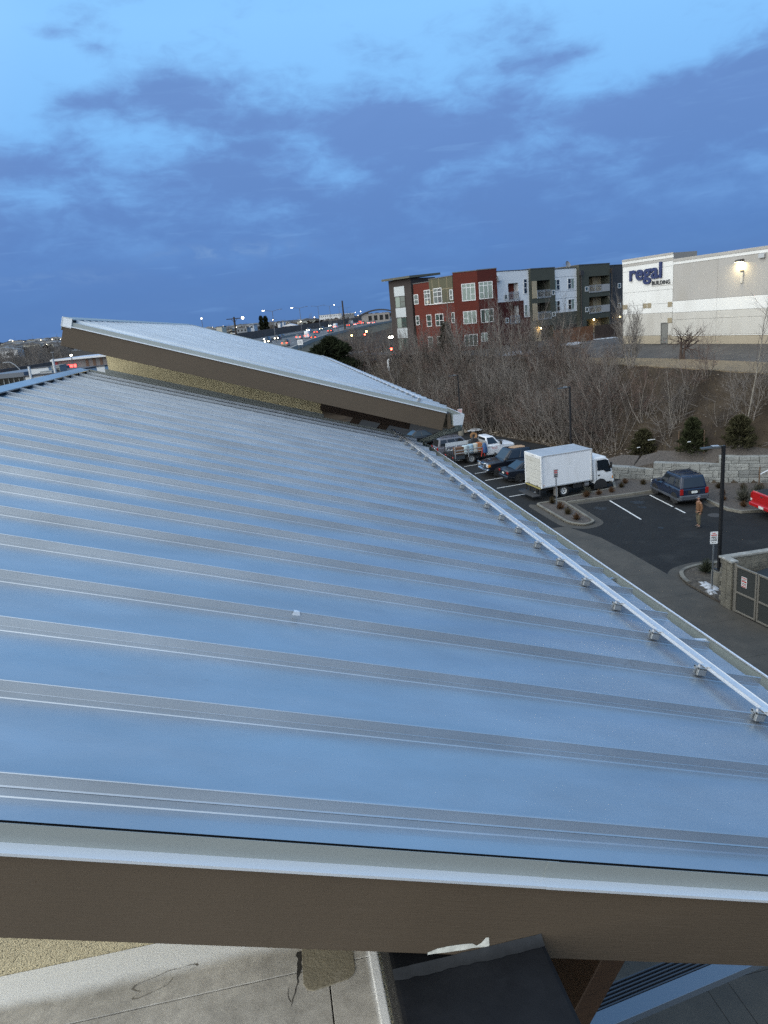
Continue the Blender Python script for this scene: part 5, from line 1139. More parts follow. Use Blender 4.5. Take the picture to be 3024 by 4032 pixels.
# ---- white flatbed pickup with its load
t = thing('flatbed_pickup', 'white work pickup with rails and a load of drums on its flat bed', 'pickup truck', (16.15, 57.35, 0), R(6.5))
PW = paint('work_white', (.62, .64, .68), .25)
body_loft(t, [(4.05, .80, .62, 1.12, 0), (3.95, .93, .58, 1.22, .03), (3.4, .985, .52, 1.30, .06), (2.75, 1.0, .48, 1.33, .04), (2.4, 1.0, .48, 1.33, 0), (1.42, 1.0, .48, 1.33, 0), (1.40, .99, .5, 1.33, 0)], PW)
cabin(t, 2.78, 2.15, 1.46, 1.42, .94, .78, 1.30, 2.02, PW, [(.16, .86, .12, .88)])
for s in (-1, 1): bx(t, 'door_seam', BLKP, 1.52, 1.535, s*1.0-.006, s*1.0+.004, .6, 1.3, bevel=0); bx(t, 'door_handle', BLKP, 1.56, 1.74, s*1.0-.01, s*1.0+.02, 1.14, 1.18); bx(t, 'mirror', BLKP, 2.62, 2.76, min(s*1.0, s*1.24), max(s*1.0, s*1.24), 1.30, 1.58, bevel=.03)
bx(t, 'hood_scoop', BLKP, 2.82, 3.3, -.30, .30, 1.375, 1.392); bx(t, 'front_bumper', CHR, 3.98, 4.14, -.92, .92, .58, .80, bevel=.05); lamps(t, HLG, 3.92, .92, .95, 1.18, .56, 'headlamp', .10)
# illegible two line lettering with a swoosh on the near door
LR = mat('door_print_red', (.40, .035, .03), rough=.5); LG2 = mat('door_print_grey', (.20, .21, .23), rough=.5)
sw = MB()
for i in range(9):
    a0, a1 = R(105+i*13), R(105+(i+1)*13); r0 = .30
    sw.hexa([(2.02+r0*math.cos(a0)*1.1, -1.003, 1.0+.20*math.sin(a0)), (2.02+r0*math.cos(a1)*1.1, -1.003, 1.0+.20*math.sin(a1)), (2.02+r0*math.cos(a1)*1.1, -1.006, 1.0+.20*math.sin(a1)), (2.02+r0*math.cos(a0)*1.1, -1.006, 1.0+.20*math.sin(a0)), (2.02+r0*math.cos(a0)*1.1, -1.003, 1.03+.20*math.sin(a0)), (2.02+r0*math.cos(a1)*1.1, -1.003, 1.03+.20*math.sin(a1)), (2.02+r0*math.cos(a1)*1.1, -1.006, 1.03+.20*math.sin(a1)), (2.02+r0*math.cos(a0)*1.1, -1.006, 1.03+.20*math.sin(a0))])
sw.build('door_swoosh', LG2, t)
rp = random.Random(9)
for z, x0, x1, m_, hh in ((1.06, 1.86, 2.42, LR, .06), (.95, 1.92, 2.40, LR, .06), (.84, 2.1, 2.5, LG2, .025), (.78, 1.85, 2.3, LG2, .025)):
    mb = MB(); x = x0
    while x < x1: wd = .02+.03*rp.random(); mb.box(x, x+wd, -1.006, -1.002, z, z+hh*(.6+.4*rp.random())); x += wd+.014
    mb.build('door_print', m_, t)
bx(t, 'flat_deck', BLKP, -1.55, 1.36, -1.05, 1.05, .78, .88)
bx(t, 'head_board', mat('rack_grey', (.34, .35, .36), rough=.5, metal=.3), 1.30, 1.36, -1.0, 1.0, .88, 1.75)
RK = MATS['rack_grey']; RKL = mat('rack_white', (.46, .49, .52), rough=.5)
far_side = MB().box(-1.5, 1.3, .99, 1.04, .90, 1.02).box(-1.5, 1.3, .99, 1.04, 1.30, 1.62)
for x in (-1.5, -.55, .4, 1.26): far_side.box(x, x+.06, .98, 1.05, .88, 1.62)
far_side.build('side_rack', RKL, t)
near = MB()
for z in (.98, 1.22): near.box(-1.5, 1.05, -1.06, -1.02, z, z+.07)
for x in (-1.5, -.3, 1.0): near.box(x, x+.06, -1.06, -1.01, .6, 1.62)
near.build('side_rack', RK, t); 
rear_g = MB()
for z in (.70, .98, 1.26): rear_g.box(-1.62, -1.57, -1.0, 1.0, z, z+.05)
for y in (-1, -.5, 0, .5, .95): rear_g.box(-1.62, -1.57, y, y+.05, .5, 1.30)
rear_g.build('tail_rack', mat('rack_black', (.02, .02, .022), rough=.6), t)
for s in (-1, 1): bx(t, 'tail_lamp', TLG, -1.64, -1.60, min(s*.70, s*.95), max(s*.70, s*.95), .62, .72)
for y in (-.8, -.2, .4): bx(t, 'reflector', PLATE, -1.66, -1.625, y, y+.16, 1.27, 1.31)
bx(t, 'tool_box', mat('toolbox_black', (.022, .022, .023), rough=.5), .98, 1.32, -1.08, -.6, .42, 1.35); bx(t, 'side_box', mat('side_box_dark', (.03, .04, .05), rough=.5), -1.45, -.6, -1.03, -.5, .50, .78)
bx(t, 'under_body', BLKP, -1.4, 3.7, -.75, .75, .38, .78)
four_wheels(t, .40, .26, 3.30, 1.0, mat('grey_wheel', (.22, .23, .24), rough=.5), .60, 6, arches=False)
for s in (-1, 1): arch(t, 3.30, s*.99, .50, s)
TM = Matrix.LocRotScale(t.location, t.rotation_euler, None)
def load(name, mb, m, p, label, cat, rz=0, group=None, bevel=0, smooth=40):
    o = mb.build(name, m, None, bevel=bevel, smooth=smooth, fixn=True); o.location = TM @ Vector(p); o.rotation_euler = (0, 0, t.rotation_euler.z+rz); return tag(o, label, cat, group)
drum = lambda r, h: MB().lathe([(0, 0), (r, 0), (r*1.03, h*.1), (r, h*.2), (r, h*.8), (r*1.03, h*.9), (r*.96, h), (0, h*.97)], 14)
load('drum', drum(.27, .66), mat('drum_white', (.42, .50, .52), rough=.6), (-.45, -.72, .88), 'pale drum nearest the tail of the flatbed', 'drum')
load('drum', drum(.25, .70), mat('drum_pale_blue', (.30, .42, .50), rough=.6), (.05, -.72, .88), 'pale blue drum in the middle of the flatbed side', 'drum')
load('drum', drum(.24, .72), mat('drum_cream', (.48, .46, .40), rough=.6), (.50, -.72, .88), 'cream drum beside the orange crate on the flatbed', 'drum')
load('crate', MB().box(-.2, .2, -.25, .25, 0, .75), mat('crate_orange', (.34, .13, .045), rough=.7, var=.25, vscale=6), (.86, -.70, .88), 'orange brown crate at the front of the flatbed side', 'crate', bevel=.02)
load('crate', MB().box(-.42, .42, -.22, .22, 0, .62), mat('crate_rust', (.13, .07, .04), rough=.8, var=.4, vscale=5), (-1.02, -.72, .88), 'dark open crate at the tail of the flatbed', 'crate', bevel=.02)
load('hose_reel', MB().lathe([(.16, -.07), (.30, -.09), (.30, -.07), (.22, -.06), (.22, .06), (.30, .07), (.30, .09), (.16, .07), (.16, -.07)], 20, RXY), mat('reel_orange', (.30, .16, .07), rough=.7), (1.02, .72, 1.98), 'round orange hose reel above the flatbed head board', 'hose reel')
load('engine_pump', MB().box(-.3, .3, -.3, .3, 0, .45).tube((0, 0, .45), (0, 0, .7), .14, n=10).box(-.1, .4, -.15, .15, .3, .6), mat('pump_black', (.02, .02, .02), rough=.5), (.80, .45, 1.20), 'black pump engine behind the white cab', 'pump', bevel=.015)
load('tarp_bundle', MB().lathe([(0, 0), (.20, .05), (.24, .3), (.18, .65), (.08, .85), (0, .88)], 12), mat('blue_tarp', (.020, .065, .17), rough=.7), (1.18, -1.12, .75), 'blue tarp bundle tied beside the flatbed cab', 'tarp')
load('jack_stand', MB().path([(0, 0, .5), (-.18, 0, -.25)], .04).path([(0, 0, .5), (.16, 0, -.25)], .04).path([(-.1, 0, .05), (.1, 0, .05)], .03), mat('jack_red', (.32, .03, .02), rough=.6), (1.0, -1.16, .75), 'red frame stand strapped to the flatbed tool box', 'stand')
# ---- red pickup cut by the right edge
t = thing('parked_pickup', 'bright red pickup cut by the right edge with its black bed and plate showing', 'pickup truck', (27.05, 33.40, 0), R(-4))
RED = paint('red_paint', (.36, .012, .014), .2)
body_loft(t, [(-1.10, .94, .55, 1.32, 0), (-1.05, .985, .50, 1.34, 0), (.9, 1.0, .48, 1.34, 0), (.92, 1.0, .46, 1.34, 0), (3.2, 1.0, .46, 1.30, .04), (4.2, .95, .5, 1.2, .04), (4.5, .8, .55, 1.1, 0)], RED)
cabin(t, 3.2, 2.6, 1.02, .95, .93, .76, 1.3, 1.95, RED, [(.1, .5, .14, .86), (.54, .9, .14, .86)])
bx(t, 'bed_liner', mat('bed_liner', (.012, .012, .013), rough=.7), -1.0, .9, -.88, .88, 1.335, 1.352); bx(t, 'rear_bumper', RED, -1.24, -1.05, -.96, .96, .52, .74, bevel=.04)
bx(t, 'number_plate', PLATE, -1.262, -1.240, -.40, .02, .56, .70, bevel=.004); bx(t, 'tailgate_handle', BLKP, -1.13, -1.10, -.12, .12, 1.13, 1.22)
bx(t, 'tailgate', RED, -1.125, -1.09, -.80, .80, .80, 1.33, bevel=.02); lamps(t, TLG, -1.06, .985, .92, 1.26, .86, 'tail_lamp', .06, -1); lamps(t, HLG, -1.09, .97, .80, .92, .86, 'reverse_lamp', .04, -1)
bx(t, 'under_body', BLKP, -.9, 4.0, -.8, .8, .36, .6); four_wheels(t, .39, .26, 3.4, 1.0, RIMK, .6)
# ================================================================== street furniture, walls, person
BLKS = mat('black_pole_paint', (.010, .010, .011), rough=.45); SGN = mat('sign_white', (.68, .68, .68), rough=.45); SRED = mat('sign_red', (.42, .025, .02), rough=.5); SBLK = mat('sign_print_black', (.015, .015, .016), rough=.6)
GALV = mat('galvanised_post', (.20, .215, .23), rough=.5, metal=.5)
def lot_lamp(label, x, y, h=6.22, head_az=180, base=True, group=None):
    t = thing('lot_lamp', label, 'lamp post', (x, y, 0))
    if base:
        MB().lathe([(0, 0), (.30, 0), (.30, .72), (.28, .75), (0, .75)], 20).build('concrete_base', KERB, t, smooth=40)
    z0 = .75 if base else 0
    MB().box(-.15, .15, -.15, .15, z0, z0+.06).build('base_plate', BLKS, t, bevel=.01)
    MB().box(-.062, .062, -.062, .062, z0+.06, h).build('pole', BLKS, t, bevel=.012)
    a = R(head_az); d = Vector((math.cos(a), math.sin(a), 0)); n = Vector((-d.y, d.x, 0))
    hd = MB(Matrix(((d.x, n.x, 0, 0), (d.y, n.y, 0, 0), (0, 0, 1, h-.05), (0, 0, 0, 1))))
    hd.box(.05, .18, -.04, .04, -.02, .04).hexa([(.16, -.17, -.03), (.92, -.15, -.05), (.92, .15, -.05), (.16, .17, -.03), (.16, -.14, .05), (.92, -.10, .0), (.92, .10, .0), (.16, .14, .05)])
    o = hd.build('lamp_head', mat('lamp_head_dark', (.030, .033, .034), rough=.35, metal=.3), t, fixn=True, bevel=.01)
    MB(Matrix(((d.x, n.x, 0, 0), (d.y, n.y, 0, 0), (0, 0, 1, h-.05), (0, 0, 0, 1)))).box(.20, .48, -.12, .12, .045, .060).build('photo_panel', mat('lamp_top_grey', (.34, .38, .42), rough=.3, metal=.4), t)
    return t
lot_lamp('black square lamp post on a concrete base right of the fire lane sign', 18.20, 25.90, 6.23, 165)
lot_lamp('black lamp post rising behind the white box truck', 22.55, 50.6, 6.22, 172)
pl_ = lot_lamp('black lamp post with two red and white notices at the upper gutter corner', 19.28, 70.1, 6.22, 172)
def notice(root, M, w, h, bars, parent_name='notice', ground=SGN):
    o = MB(M).box(-w/2, w/2, -.006, .006, -h/2, h/2).build(parent_name, ground, root, bevel=.0)
    rr_ = random.Random(int(w*1000+h*777))
    for (z, hh, m, frac) in bars:
        mb = MB(M); x = -w*.42*frac
        while x < w*.42*frac:
            wd = w*(.05+.07*rr_.random()); mb.box(x, min(x+wd, w*.44), -.0095, -.0062, z*h-hh*h/2, z*h+hh*h/2); x += wd+w*.025
        mb.build('print', m, o)
    return o
for z in (2.05, 2.55): notice(pl_, Matrix.Translation((-.02, -.075, z)), .46, .44, [(.28, .16, SRED, 1), (0, .2, SRED, .9), (-.28, .14, SRED, 1)])
# fire lane sign
t = thing('street_sign', 'white and red FIRE LANE sign on a grey post at the small island', 'sign', (17.75, 25.68, .05))
MB().box(-.030, .030, -.015, .015, -.05, 2.58).build('post', GALV, t)
RS = Matrix.Rotation(R(-14), 4, 'Z')
pl = MB(RS @ Matrix.Translation((0, -.022, 2.31))).prism([(x, z) for x, z in rounded([(-.155, -.27), (.155, -.27), (.155, .27), (-.155, .27)], .03, 3)], -.003, .003)
pl.v = [(x, y, z) for x, y, z in pl.v]
pl = MB(RS @ Matrix.Translation((0, -.022, 2.31)) @ Matrix.Rotation(R(90), 4, 'X')).prism([(x, z) for x, z in rounded([(-.155, -.27), (.155, -.27), (.155, .27), (-.155, .27)], .03, 3)], -.003, .003).build('sign_plate', SGN, t)
def sgn(body, size, m, z, sx=1.0, bold=.004, yoff=-.0265):
    me = text_mesh(body, size, .0006, bold, 1.0, 'CENTER', sx); put_text('print', me, m, RS @ Matrix.Translation((0, yoff, z)) @ Matrix.Rotation(R(90), 4, 'X'), pl)
sgn('NO', .085, SRED, 2.47, 1.1); sgn('PARKING', .072, SRED, 2.395, .80); sgn('FIRE', .125, SBLK, 2.275, .95); sgn('LANE', .125, SBLK, 2.165, .82)
MB(RS @ Matrix.Translation((0, -.0265, 2.10))).hexa([(-.06, -.001, -.008), (.08, -.001, -.008), (.08, .001, -.008), (-.06, .001, -.008), (-.06, -.001, .008), (.08, -.001, .008), (.08, .001, .008), (-.06, .001, .008)]).add([(-.10, 0, 0), (-.055, 0, -.025), (-.055, 0, .025)], [(0, 1, 2)]).build('arrow', SBLK, pl)
# side-on sign in the planting island
t = thing('street_sign', 'thin grey post sign seen almost edge-on in the shrub island', 'sign', (16.82, 40.0, .085))
MB().box(-.028, .028, -.018, .018, 0, 2.55).build('post', GALV, t)
q = MB().box(-.16, .12, -.034, -.026, 2.02, 2.55).build('sign_plate', mat('sign_grey_back', (.30, .30, .32), rough=.5), t)
for z, m in ((2.45, SRED), (2.33, SRED), (2.2, SBLK), (2.1, SBLK)): MB().box(-.12, .08, -.038, -.0345, z-.03, z+.03).build('print', m, q)
# bin enclosure ------------------------------------------------------------------
BLOK = mat('split_face_block', (.165, .152, .122), rough=.95, var=.22, vscale=5, bump=1.0, bscale=28, col2=(.10, .095, .08), c2scale=4, coords='World')
CAPB = mat('weathered_cap', (.23, .225, .205), rough=.9, var=.2, vscale=3, col2=(.40, .39, .36), c2scale=3.2, c2lo=.55, c2hi=.68, coords='World', bump=.4, bscale=40)
t = thing('bin_enclosure', 'block walled bin enclosure with a grey framed double gate at the right edge', 'enclosure', (17.10, 23.60, 0))
me = MB().box(.004, .396, -.10, .10, .004, .196).mesh('block', BLOK, bevel=.012)
core_ = MB().box(.1, 5.2, .52, .70, 0, 2.0).box(5.0, 5.2, -3.2, .52, 0, 2.0).box(.06, .22, .04, .6, 0, 2.0).build('wall_core', mat('mortar_dark', (.09, .085, .075), rough=1), t)
for k in range(10):
    for i in range(13):
        o = put('block', me, t); o.location = (.02+.4*i+(-.0 if k % 2 else .2) - (.0), .61, .2*k)
    for i in range(2):
        o = put('block', me, t); o.location = (.13, -.02+.32*i, .2*k); o.rotation_euler = (0, 0, R(90)); o.scale = (.78, 1, 1)
MB().box(-.02, 5.3, .46, .76, 2.002, 2.09).box(-.02, .30, -.06, .455, 2.002, 2.088).build('wall_cap', CAPB, t, bevel=.012)
GFR = mat('gate_frame_grey', (.165, .152, .13), rough=.6); GMS = mat('gate_mesh_sheet', (.030, .033, .032), rough=.75, var=.15, vscale=30)
gd = Vector((17.38-17.17, 21.70-23.48)).normalized(); ga = math.atan2(gd.y, gd.x)
MB().tube((.13, -.14, 0), (.13, -.14, 2.06), .06, n=14).build('gate_post', GFR, t, smooth=40)
MB().tube((.13, -.14, 2.055), (.13, -.14, 2.062), .052, n=14).build('post_hole', DARK, t)
for i, (s0, s1) in enumerate(((.10, 1.17), (1.22, 2.30))):
    gt = MB().box(s0+.06, s1-.06, -.004, .004, .12, 1.94).build('gate_leaf', GMS, t); gt.location = (.07, -.12, 0); gt.rotation_euler = (0, 0, ga)
    fr_ = MB()
    for a, b, c, d in ((s0, s0+.07, .06, 2.0), (s1-.07, s1, .06, 2.0), (s0+.07, s1-.07, .06, .13), (s0+.07, s1-.07, 1.93, 2.0), (s0+.07, s1-.07, .86, .93)): fr_.box(a, b, -.035, .035, c, d)
    fr_.build('gate_frame', GFR, gt, bevel=.006)
    if i == 0:
        n_ = notice(t, Matrix.Translation((.07, -.12, 0)) @ Matrix.Rotation(ga, 4, 'Z') @ Matrix.Translation((.54, -.012, 1.42)), .27, .42, [(.40, .10, SRED, 1), (.24, .05, SBLK, .8), (.08, .14, SRED, 1), (-.12, .06, SBLK, .8), (-.26, .07, SRED, .8), (-.43, .09, SRED, 1)])
MB().tube((1.36, -1.28, .55), (1.36, -1.28, 1.0), .018).build('gate_bolt', GFR, t) if False else None
db = thing('rubbish_bin', 'dark green rubbish container behind the gate with a yellow label', 'bin', (18.6, 22.35, 0), R(-84))
GRN = mat('bin_green', (.010, .045, .030), rough=.6, var=.2, vscale=3)
MB().hexa([(-1.1, -.55, .12), (1.1, -.55, .12), (1.1, .6, .12), (-1.1, .6, .12), (-1.15, -.85, 1.45), (1.15, -.85, 1.45), (1.15, .85, 1.65), (-1.15, .85, 1.65)]).build('bin_body', GRN, db, bevel=.02)
for s in (-.575, .575): MB().hexa([(s-.56, -.88, 1.46), (s+.56, -.88, 1.46), (s+.56, .87, 1.66), (s-.56, .87, 1.66), (s-.56, -.88, 1.50), (s+.56, -.88, 1.50), (s+.56, .87, 1.72), (s-.56, .87, 1.72)]).build('bin_lid', mat('bin_lid_black', (.012, .013, .013), rough=.6), db, bevel=.015)
MB().box(-1.2, 1.2, -.80, -.74, .95, 1.05).build('bin_rib', GRN, db)
lb = MB().box(.35, .75, -.795, -.785, 1.08, 1.26).build('bin_label', mat('label_yellow', (.42, .33, .03), rough=.6), db); MB().box(.39, .71, -.799, -.7955, 1.18, 1.22).box(.39, .66, -.799, -.7955, 1.11, 1.15).build('print', SBLK, lb)
# ------------------------------------------------------------------ big-block retaining wall
RWM = [mat('wall_stone_%s' % n, c, rough=.95, var=.16, vscale=3.5, bump=1.0, bscale=11, col2=(.15, .155, .15), c2scale=2.2, c2lo=.5, c2hi=.68, coords='World') for n, c in (('pale', (.27, .275, .26)), ('mid', (.225, .23, .22)), ('dark', (.185, .19, .183)))]
rw = thing('retaining_wall', 'curved stepped retaining wall of big grey stone-faced blocks below the bank', 'wall', (24.2, 45.2, 0))
WL = [(21.9, 48.2), (22.5, 46.9), (23.4, 45.75), (24.3, 44.75), (25.2, 43.55), (26.4, 42.45), (27.8, 41.35), (29.4, 40.35), (31.2, 39.25), (33.0, 38.1), (34.8, 36.9), (36.8, 35.4)]
def along_line(P, s):
    for a, b in zip(P, P[1:]):
        a, b = Vector(a), Vector(b); L = (b-a).length
        if s <= L: return a+(b-a)*(s/L), (b-a).normalized()
        s -= L
    return Vector(P[-1]), (Vector(P[-1])-Vector(P[-2])).normalized()
TOT = sum((Vector(b)-Vector(a)).length for a, b in zip(WL, WL[1:]))
bwid, bh = 1.17, .455
rw_r = random.Random(21)
def stone_block_mesh(k):
    """One block face: an ashlar pattern of two to four stones standing proud of narrow recessed joints."""
    r_ = random.Random(k*7+3); mb = MB(); mb.box(.004, bwid-.004, .03, .62, .002, bh-.002)
    pat = [[(0, .62, 0, .5), (.62, 1, 0, .5), (0, .36, .5, 1), (.36, 1, .5, 1)], [(0, 1, 0, .42), (0, .55, .42, 1), (.55, 1, .42, 1)], [(0, .5, 0, 1), (.5, 1, 0, .35), (.5, 1, .35, 1)], [(0, .7, 0, .6), (0, .7, .6, 1), (.7, 1, 0, 1)], [(0, 1, 0, .55), (0, .4, .55, 1), (.4, 1, .55, 1)]][k % 5]
    for a, b, c, d in pat:
        x0, x1, z0, z1 = .008+a*(bwid-.016), .008+b*(bwid-.016), .006+c*(bh-.012), .006+d*(bh-.012); j = .010; p = [-.02-.04*r_.random() for _ in range(4)]
        mb.hexa([(x0+j, p[0], z0+j), (x1-j, p[1], z0+j), (x1-j, .035, z0+j), (x0+j, .035, z0+j), (x0+j, p[2], z1-j), (x1-j, p[3], z1-j), (x1-j, .035, z1-j), (x0+j, .035, z1-j)])
    return mb
BM = {(k, i): stone_block_mesh(k).mesh('stone_block', RWM[i], bevel=.008) for k in range(5) for i in range(3)}
ncol = int(TOT/bwid)
for k in range(4):
    s = (-.5*bwid if k % 2 else 0)
    while s < TOT-bwid:
        if s >= 0:
            p, d = along_line(WL, s); e, _ = along_line(WL, s+bwid); d = (e-p).normalized(); mid = (p+e)/2
            lim = 1 if mid.x < 22.9 else 2 if mid.x < 25.0 else 3 if mid.x < 28.7 else 4
            if k < lim:
                o = put('stone_block', BM[(rw_r.randrange(5), rw_r.choice((0, 0, 1, 1, 2)))], rw); n = Vector((-d.y, d.x))
                q = p+n*(.05*k)-Vector((24.2, 45.2)); o.location = (q.x, q.y, -.05+k*bh+.0); o.rotation_euler = (0, 0, math.atan2(d.y, d.x)); o.scale = ((e-p).length/bwid, 1, 1)
        s += bwid
# backfill just behind the wall, level with its top
bf = MB(); 
for i in range(len(WL)-1):
    a, b = Vector(WL[i]), Vector(WL[i+1]); d = (b-a).normalized(); n = Vector((-d.y, d.x)); 
    za = -.05+bh*(1 if a.x < 22.9 else 2 if a.x < 25.0 else 3 if a.x < 28.7 else 4)-.08; zb = -.05+bh*(1 if b.x < 22.9 else 2 if b.x < 25.0 else 3 if b.x < 28.7 else 4)-.08
    a0, b0, a1, b1 = a+n*.4, b+n*.4, a+n*1.9, b+n*1.9
    bf.hexa([(a0.x, a0.y, -.2), (b0.x, b0.y, -.2), (b1.x, b1.y, -.2), (a1.x, a1.y, -.2), (a0.x, a0.y, za), (b0.x, b0.y, zb), (b1.x, b1.y, zb+.55), (a1.x, a1.y, za+.55)])
tag(bf.build('backfill', GRAV, None, fixn=True), 'gravel backfill behind the block wall', None, None, 'structure')
# ------------------------------------------------------------------ the man in the lot
def skin(name, joints, edges, m, parent, sub=2, root=0):
    me_ = bpy.data.meshes.new(name); me_.from_pydata([j[0] for j in joints], edges, [])
    o = bpy.data.objects.new(name+'_tmp', me_); COL.objects.link(o)
    sk = o.modifiers.new('Skin', 'SKIN'); sk.use_smooth_shade = True; sk.branch_smoothing = .6
    o.modifiers.new('Sub', 'SUBSURF').levels = sub
    d = me_.skin_vertices[0].data
    for i, j in enumerate(joints): d[i].radius = (j[1], j[2] if len(j) > 2 else j[1]); d[i].use_root = (i == root)
    dg = bpy.context.evaluated_depsgraph_get(); res = bpy.data.meshes.new_from_object(o.evaluated_get(dg)); bpy.data.objects.remove(o)
    res.name = name; res.materials.clear(); res.materials.append(m); res.polygons.foreach_set('use_smooth', [True]*len(res.polygons))
    return put(name, res, parent)
SKN = mat('skin', (.30, .165, .115), rough=.6); JKT = mat('tan_jacket', (.145, .070, .032), rough=.9, var=.2, vscale=14, bump=.5, bscale=25); PNT = mat('olive_trousers', (.095, .082, .055), rough=.9, var=.2, vscale=12, bump=.4, bscale=22); SHO = mat('dark_boots', (.045, .042, .040), rough=.8); CAP = mat('grey_cap', (.11, .115, .135), rough=.9, var=.15, vscale=20)
pe = thing('person', 'man standing in the lot in a tan brown jacket, olive trousers and grey cap', 'person', (22.18, 33.45, .0), R(172))
V3 = lambda *a: tuple(a)
# x forward (he faces left), y to his left
J = [((0, 0, .93), .13, .15), ((.0, 0, 1.10), .115, .14), ((.01, 0, 1.28), .12, .16), ((.0, 0, 1.42), .085, .13), ((.02, 0, 1.50), .055), ((.035, 0, 1.56), .055), ((.04, 0, 1.63), .085, .075), ((.035, 0, 1.71), .085, .074),
     ((0, .09, .86), .095), ((.03, .10, .50), .062), ((-.01, .10, .10), .042), ((.12, .115, .04), .035), ((0, -.09, .86), .095), ((.01, -.11, .50), .062), ((-.05, -.12, .10), .042), ((.08, -.14, .04), .035),
     ((0, .19, 1.39), .06), ((-.03, .24, 1.13), .048), ((.02, .23, .89), .036), ((.0, -.19, 1.39), .06), ((-.05, -.24, 1.14), .048), ((.03, -.22, .90), .036)]
E_ = [(0, 1), (1, 2), (2, 3), (3, 4), (4, 5), (5, 6), (6, 7), (0, 8), (8, 9), (9, 10), (10, 11), (0, 12), (12, 13), (13, 14), (14, 15), (3, 16), (16, 17), (17, 18), (3, 19), (19, 20), (20, 21)]
body = skin('body', J, E_, SKN, pe)
for s in (1, -1):
    hx, hy, hz_ = (.02, .23, .87) if s > 0 else (.03, -.22, .88)
    for i, (ox, L) in enumerate(((-.030, .062), (-.010, .074), (.010, .078), (.030, .070))):
        skin('finger', [((hx+ox*.6, hy, hz_), .013), ((hx+ox, hy+.004*s, hz_-.045), .0095), ((hx+ox+.012, hy-.006*s, hz_-.045-L*.6), .008), ((hx+ox+.026, hy-.016*s, hz_-.045-L), .0065)], [(0, 1), (1, 2), (2, 3)], SKN, body, 1)
    skin('thumb', [((hx+.02, hy, hz_+.01), .013), ((hx+.055, hy-.01*s, hz_-.03), .010), ((hx+.065, hy-.02*s, hz_-.065), .008)], [(0, 1), (1, 2)], SKN, body, 1)
jk = skin('jacket', [((0, 0, .90), .175, .20), ((0, 0, 1.10), .165, .19), ((.01, 0, 1.28), .165, .21), ((-.005, 0, 1.42), .115, .17), ((.01, 0, 1.49), .075, .08), ((0, .20, 1.39), .088), ((-.035, .255, 1.13), .075), ((.015, .245, .93), .058), ((0, -.20, 1.39), .088), ((-.055, -.255, 1.14), .075), ((.025, -.24, .94), .058)],
          [(0, 1), (1, 2), (2, 3), (3, 4), (3, 5), (5, 6), (6, 7), (3, 8), (8, 9), (9, 10)], JKT, pe)
tr = skin('trousers', [((0, 0, .94), .15, .165), ((0, .09, .84), .118), ((.03, .105, .50), .088), ((-.01, .105, .13), .072), ((0, -.09, .84), .118), ((.01, -.115, .50), .088), ((-.05, -.125, .13), .072)], [(0, 1), (1, 2), (2, 3), (0, 4), (4, 5), (5, 6)], PNT, pe)
for s, (x, y) in ((1, (-.01, .11)), (-1, (-.05, -.13))): skin('boot', [((x-.03, y, .10), .062), ((x-.02, y, .055), .062, .055), ((x+.10, y+.012*s, .045), .055, .045), ((x+.19, y+.02*s, .04), .045, .04)], [(0, 1), (1, 2), (2, 3)], SHO, pe)
cp = skin('cap', [((.02, 0, 1.665), .105, .097), ((.015, 0, 1.745), .098, .09), ((.01, 0, 1.785), .05, .05)], [(0, 1), (1, 2)], CAP, pe, 2)
MB().prism([(.10, -.075), (.17, -.06), (.195, 0), (.17, .06), (.10, .075)], 1.685, 1.697).build('cap_peak', CAP, cp, bevel=.003)
# face: eyes, nose, mouth, ears, short beard
for s in (1, -1):
    MB().lathe([(0, -.010), (.010, 0), (0, .010)], 8, Matrix.Translation((.118, .032*s, 1.648))).build('eye', SBLK, body); MB().hexa([(.02, .078*s, 1.62), (.045, .080*s, 1.62), (.045, .092*s, 1.63), (.02, .09*s, 1.63), (.015, .078*s, 1.665), (.045, .080*s, 1.67), (.045, .092*s, 1.665), (.02, .09*s, 1.66)]).build('ear', SKN, body, fixn=True, bevel=.004)
MB().hexa([(.115, -.014, 1.605), (.142, -.012, 1.605), (.142, .012, 1.605), (.115, .014, 1.605), (.112, -.008, 1.65), (.122, -.006, 1.65), (.122, .006, 1.65), (.112, .008, 1.65)]).build('nose', SKN, body, bevel=.004)
MB().box(.112, .122, -.022, .022, 1.578, 1.586).build('mouth', mat('lips', (.20, .08, .07), rough=.6), body)
skin('beard', [((.06, 0, 1.60), .062, .060), ((.075, 0, 1.565), .055, .052)], [(0, 1)], mat('beard', (.06, .045, .035), rough=.95), body, 2)
# things lying about
def rod(name, label, cat, a, b, r, m): o = MB().tube(a, b, r, n=8).build(name, m, None); return tag(o, label, cat)
PVC = mat('pvc_white', (.66, .67, .68), rough=.4)
rod('pipe', 'white plastic pipe lying on the gravel just right of the navy suv', 'pipe', (25.9, 40.2, .14), (26.9, 40.05, .14), .035, PVC)
def stake_tree_ties():
    pass
for i, (x, y, z, l) in enumerate([(28.6, 37.2, .09, 'left stake of the thin staked sapling by the block wall'), (30.4, 37.4, .09, 'right stake of the thin staked sapling by the block wall')]):
    o = tag(MB().box(-.03, .03, -.03, .03, 0, 1.75).build('wooden_stake', mat('stake_wood', (.13, .085, .055), rough=.9), None), 'brown wooden '+l, 'stake'); o.location = (x, y, z)
tag(MB().path([(28.6, 37.2, 1.35), (29.4, 37.25, 1.62), (30.4, 37.4, 1.70)], .035).build('tree_tie', PVC, None), 'white hose tie holding the sapling between its two stakes', 'tree tie')
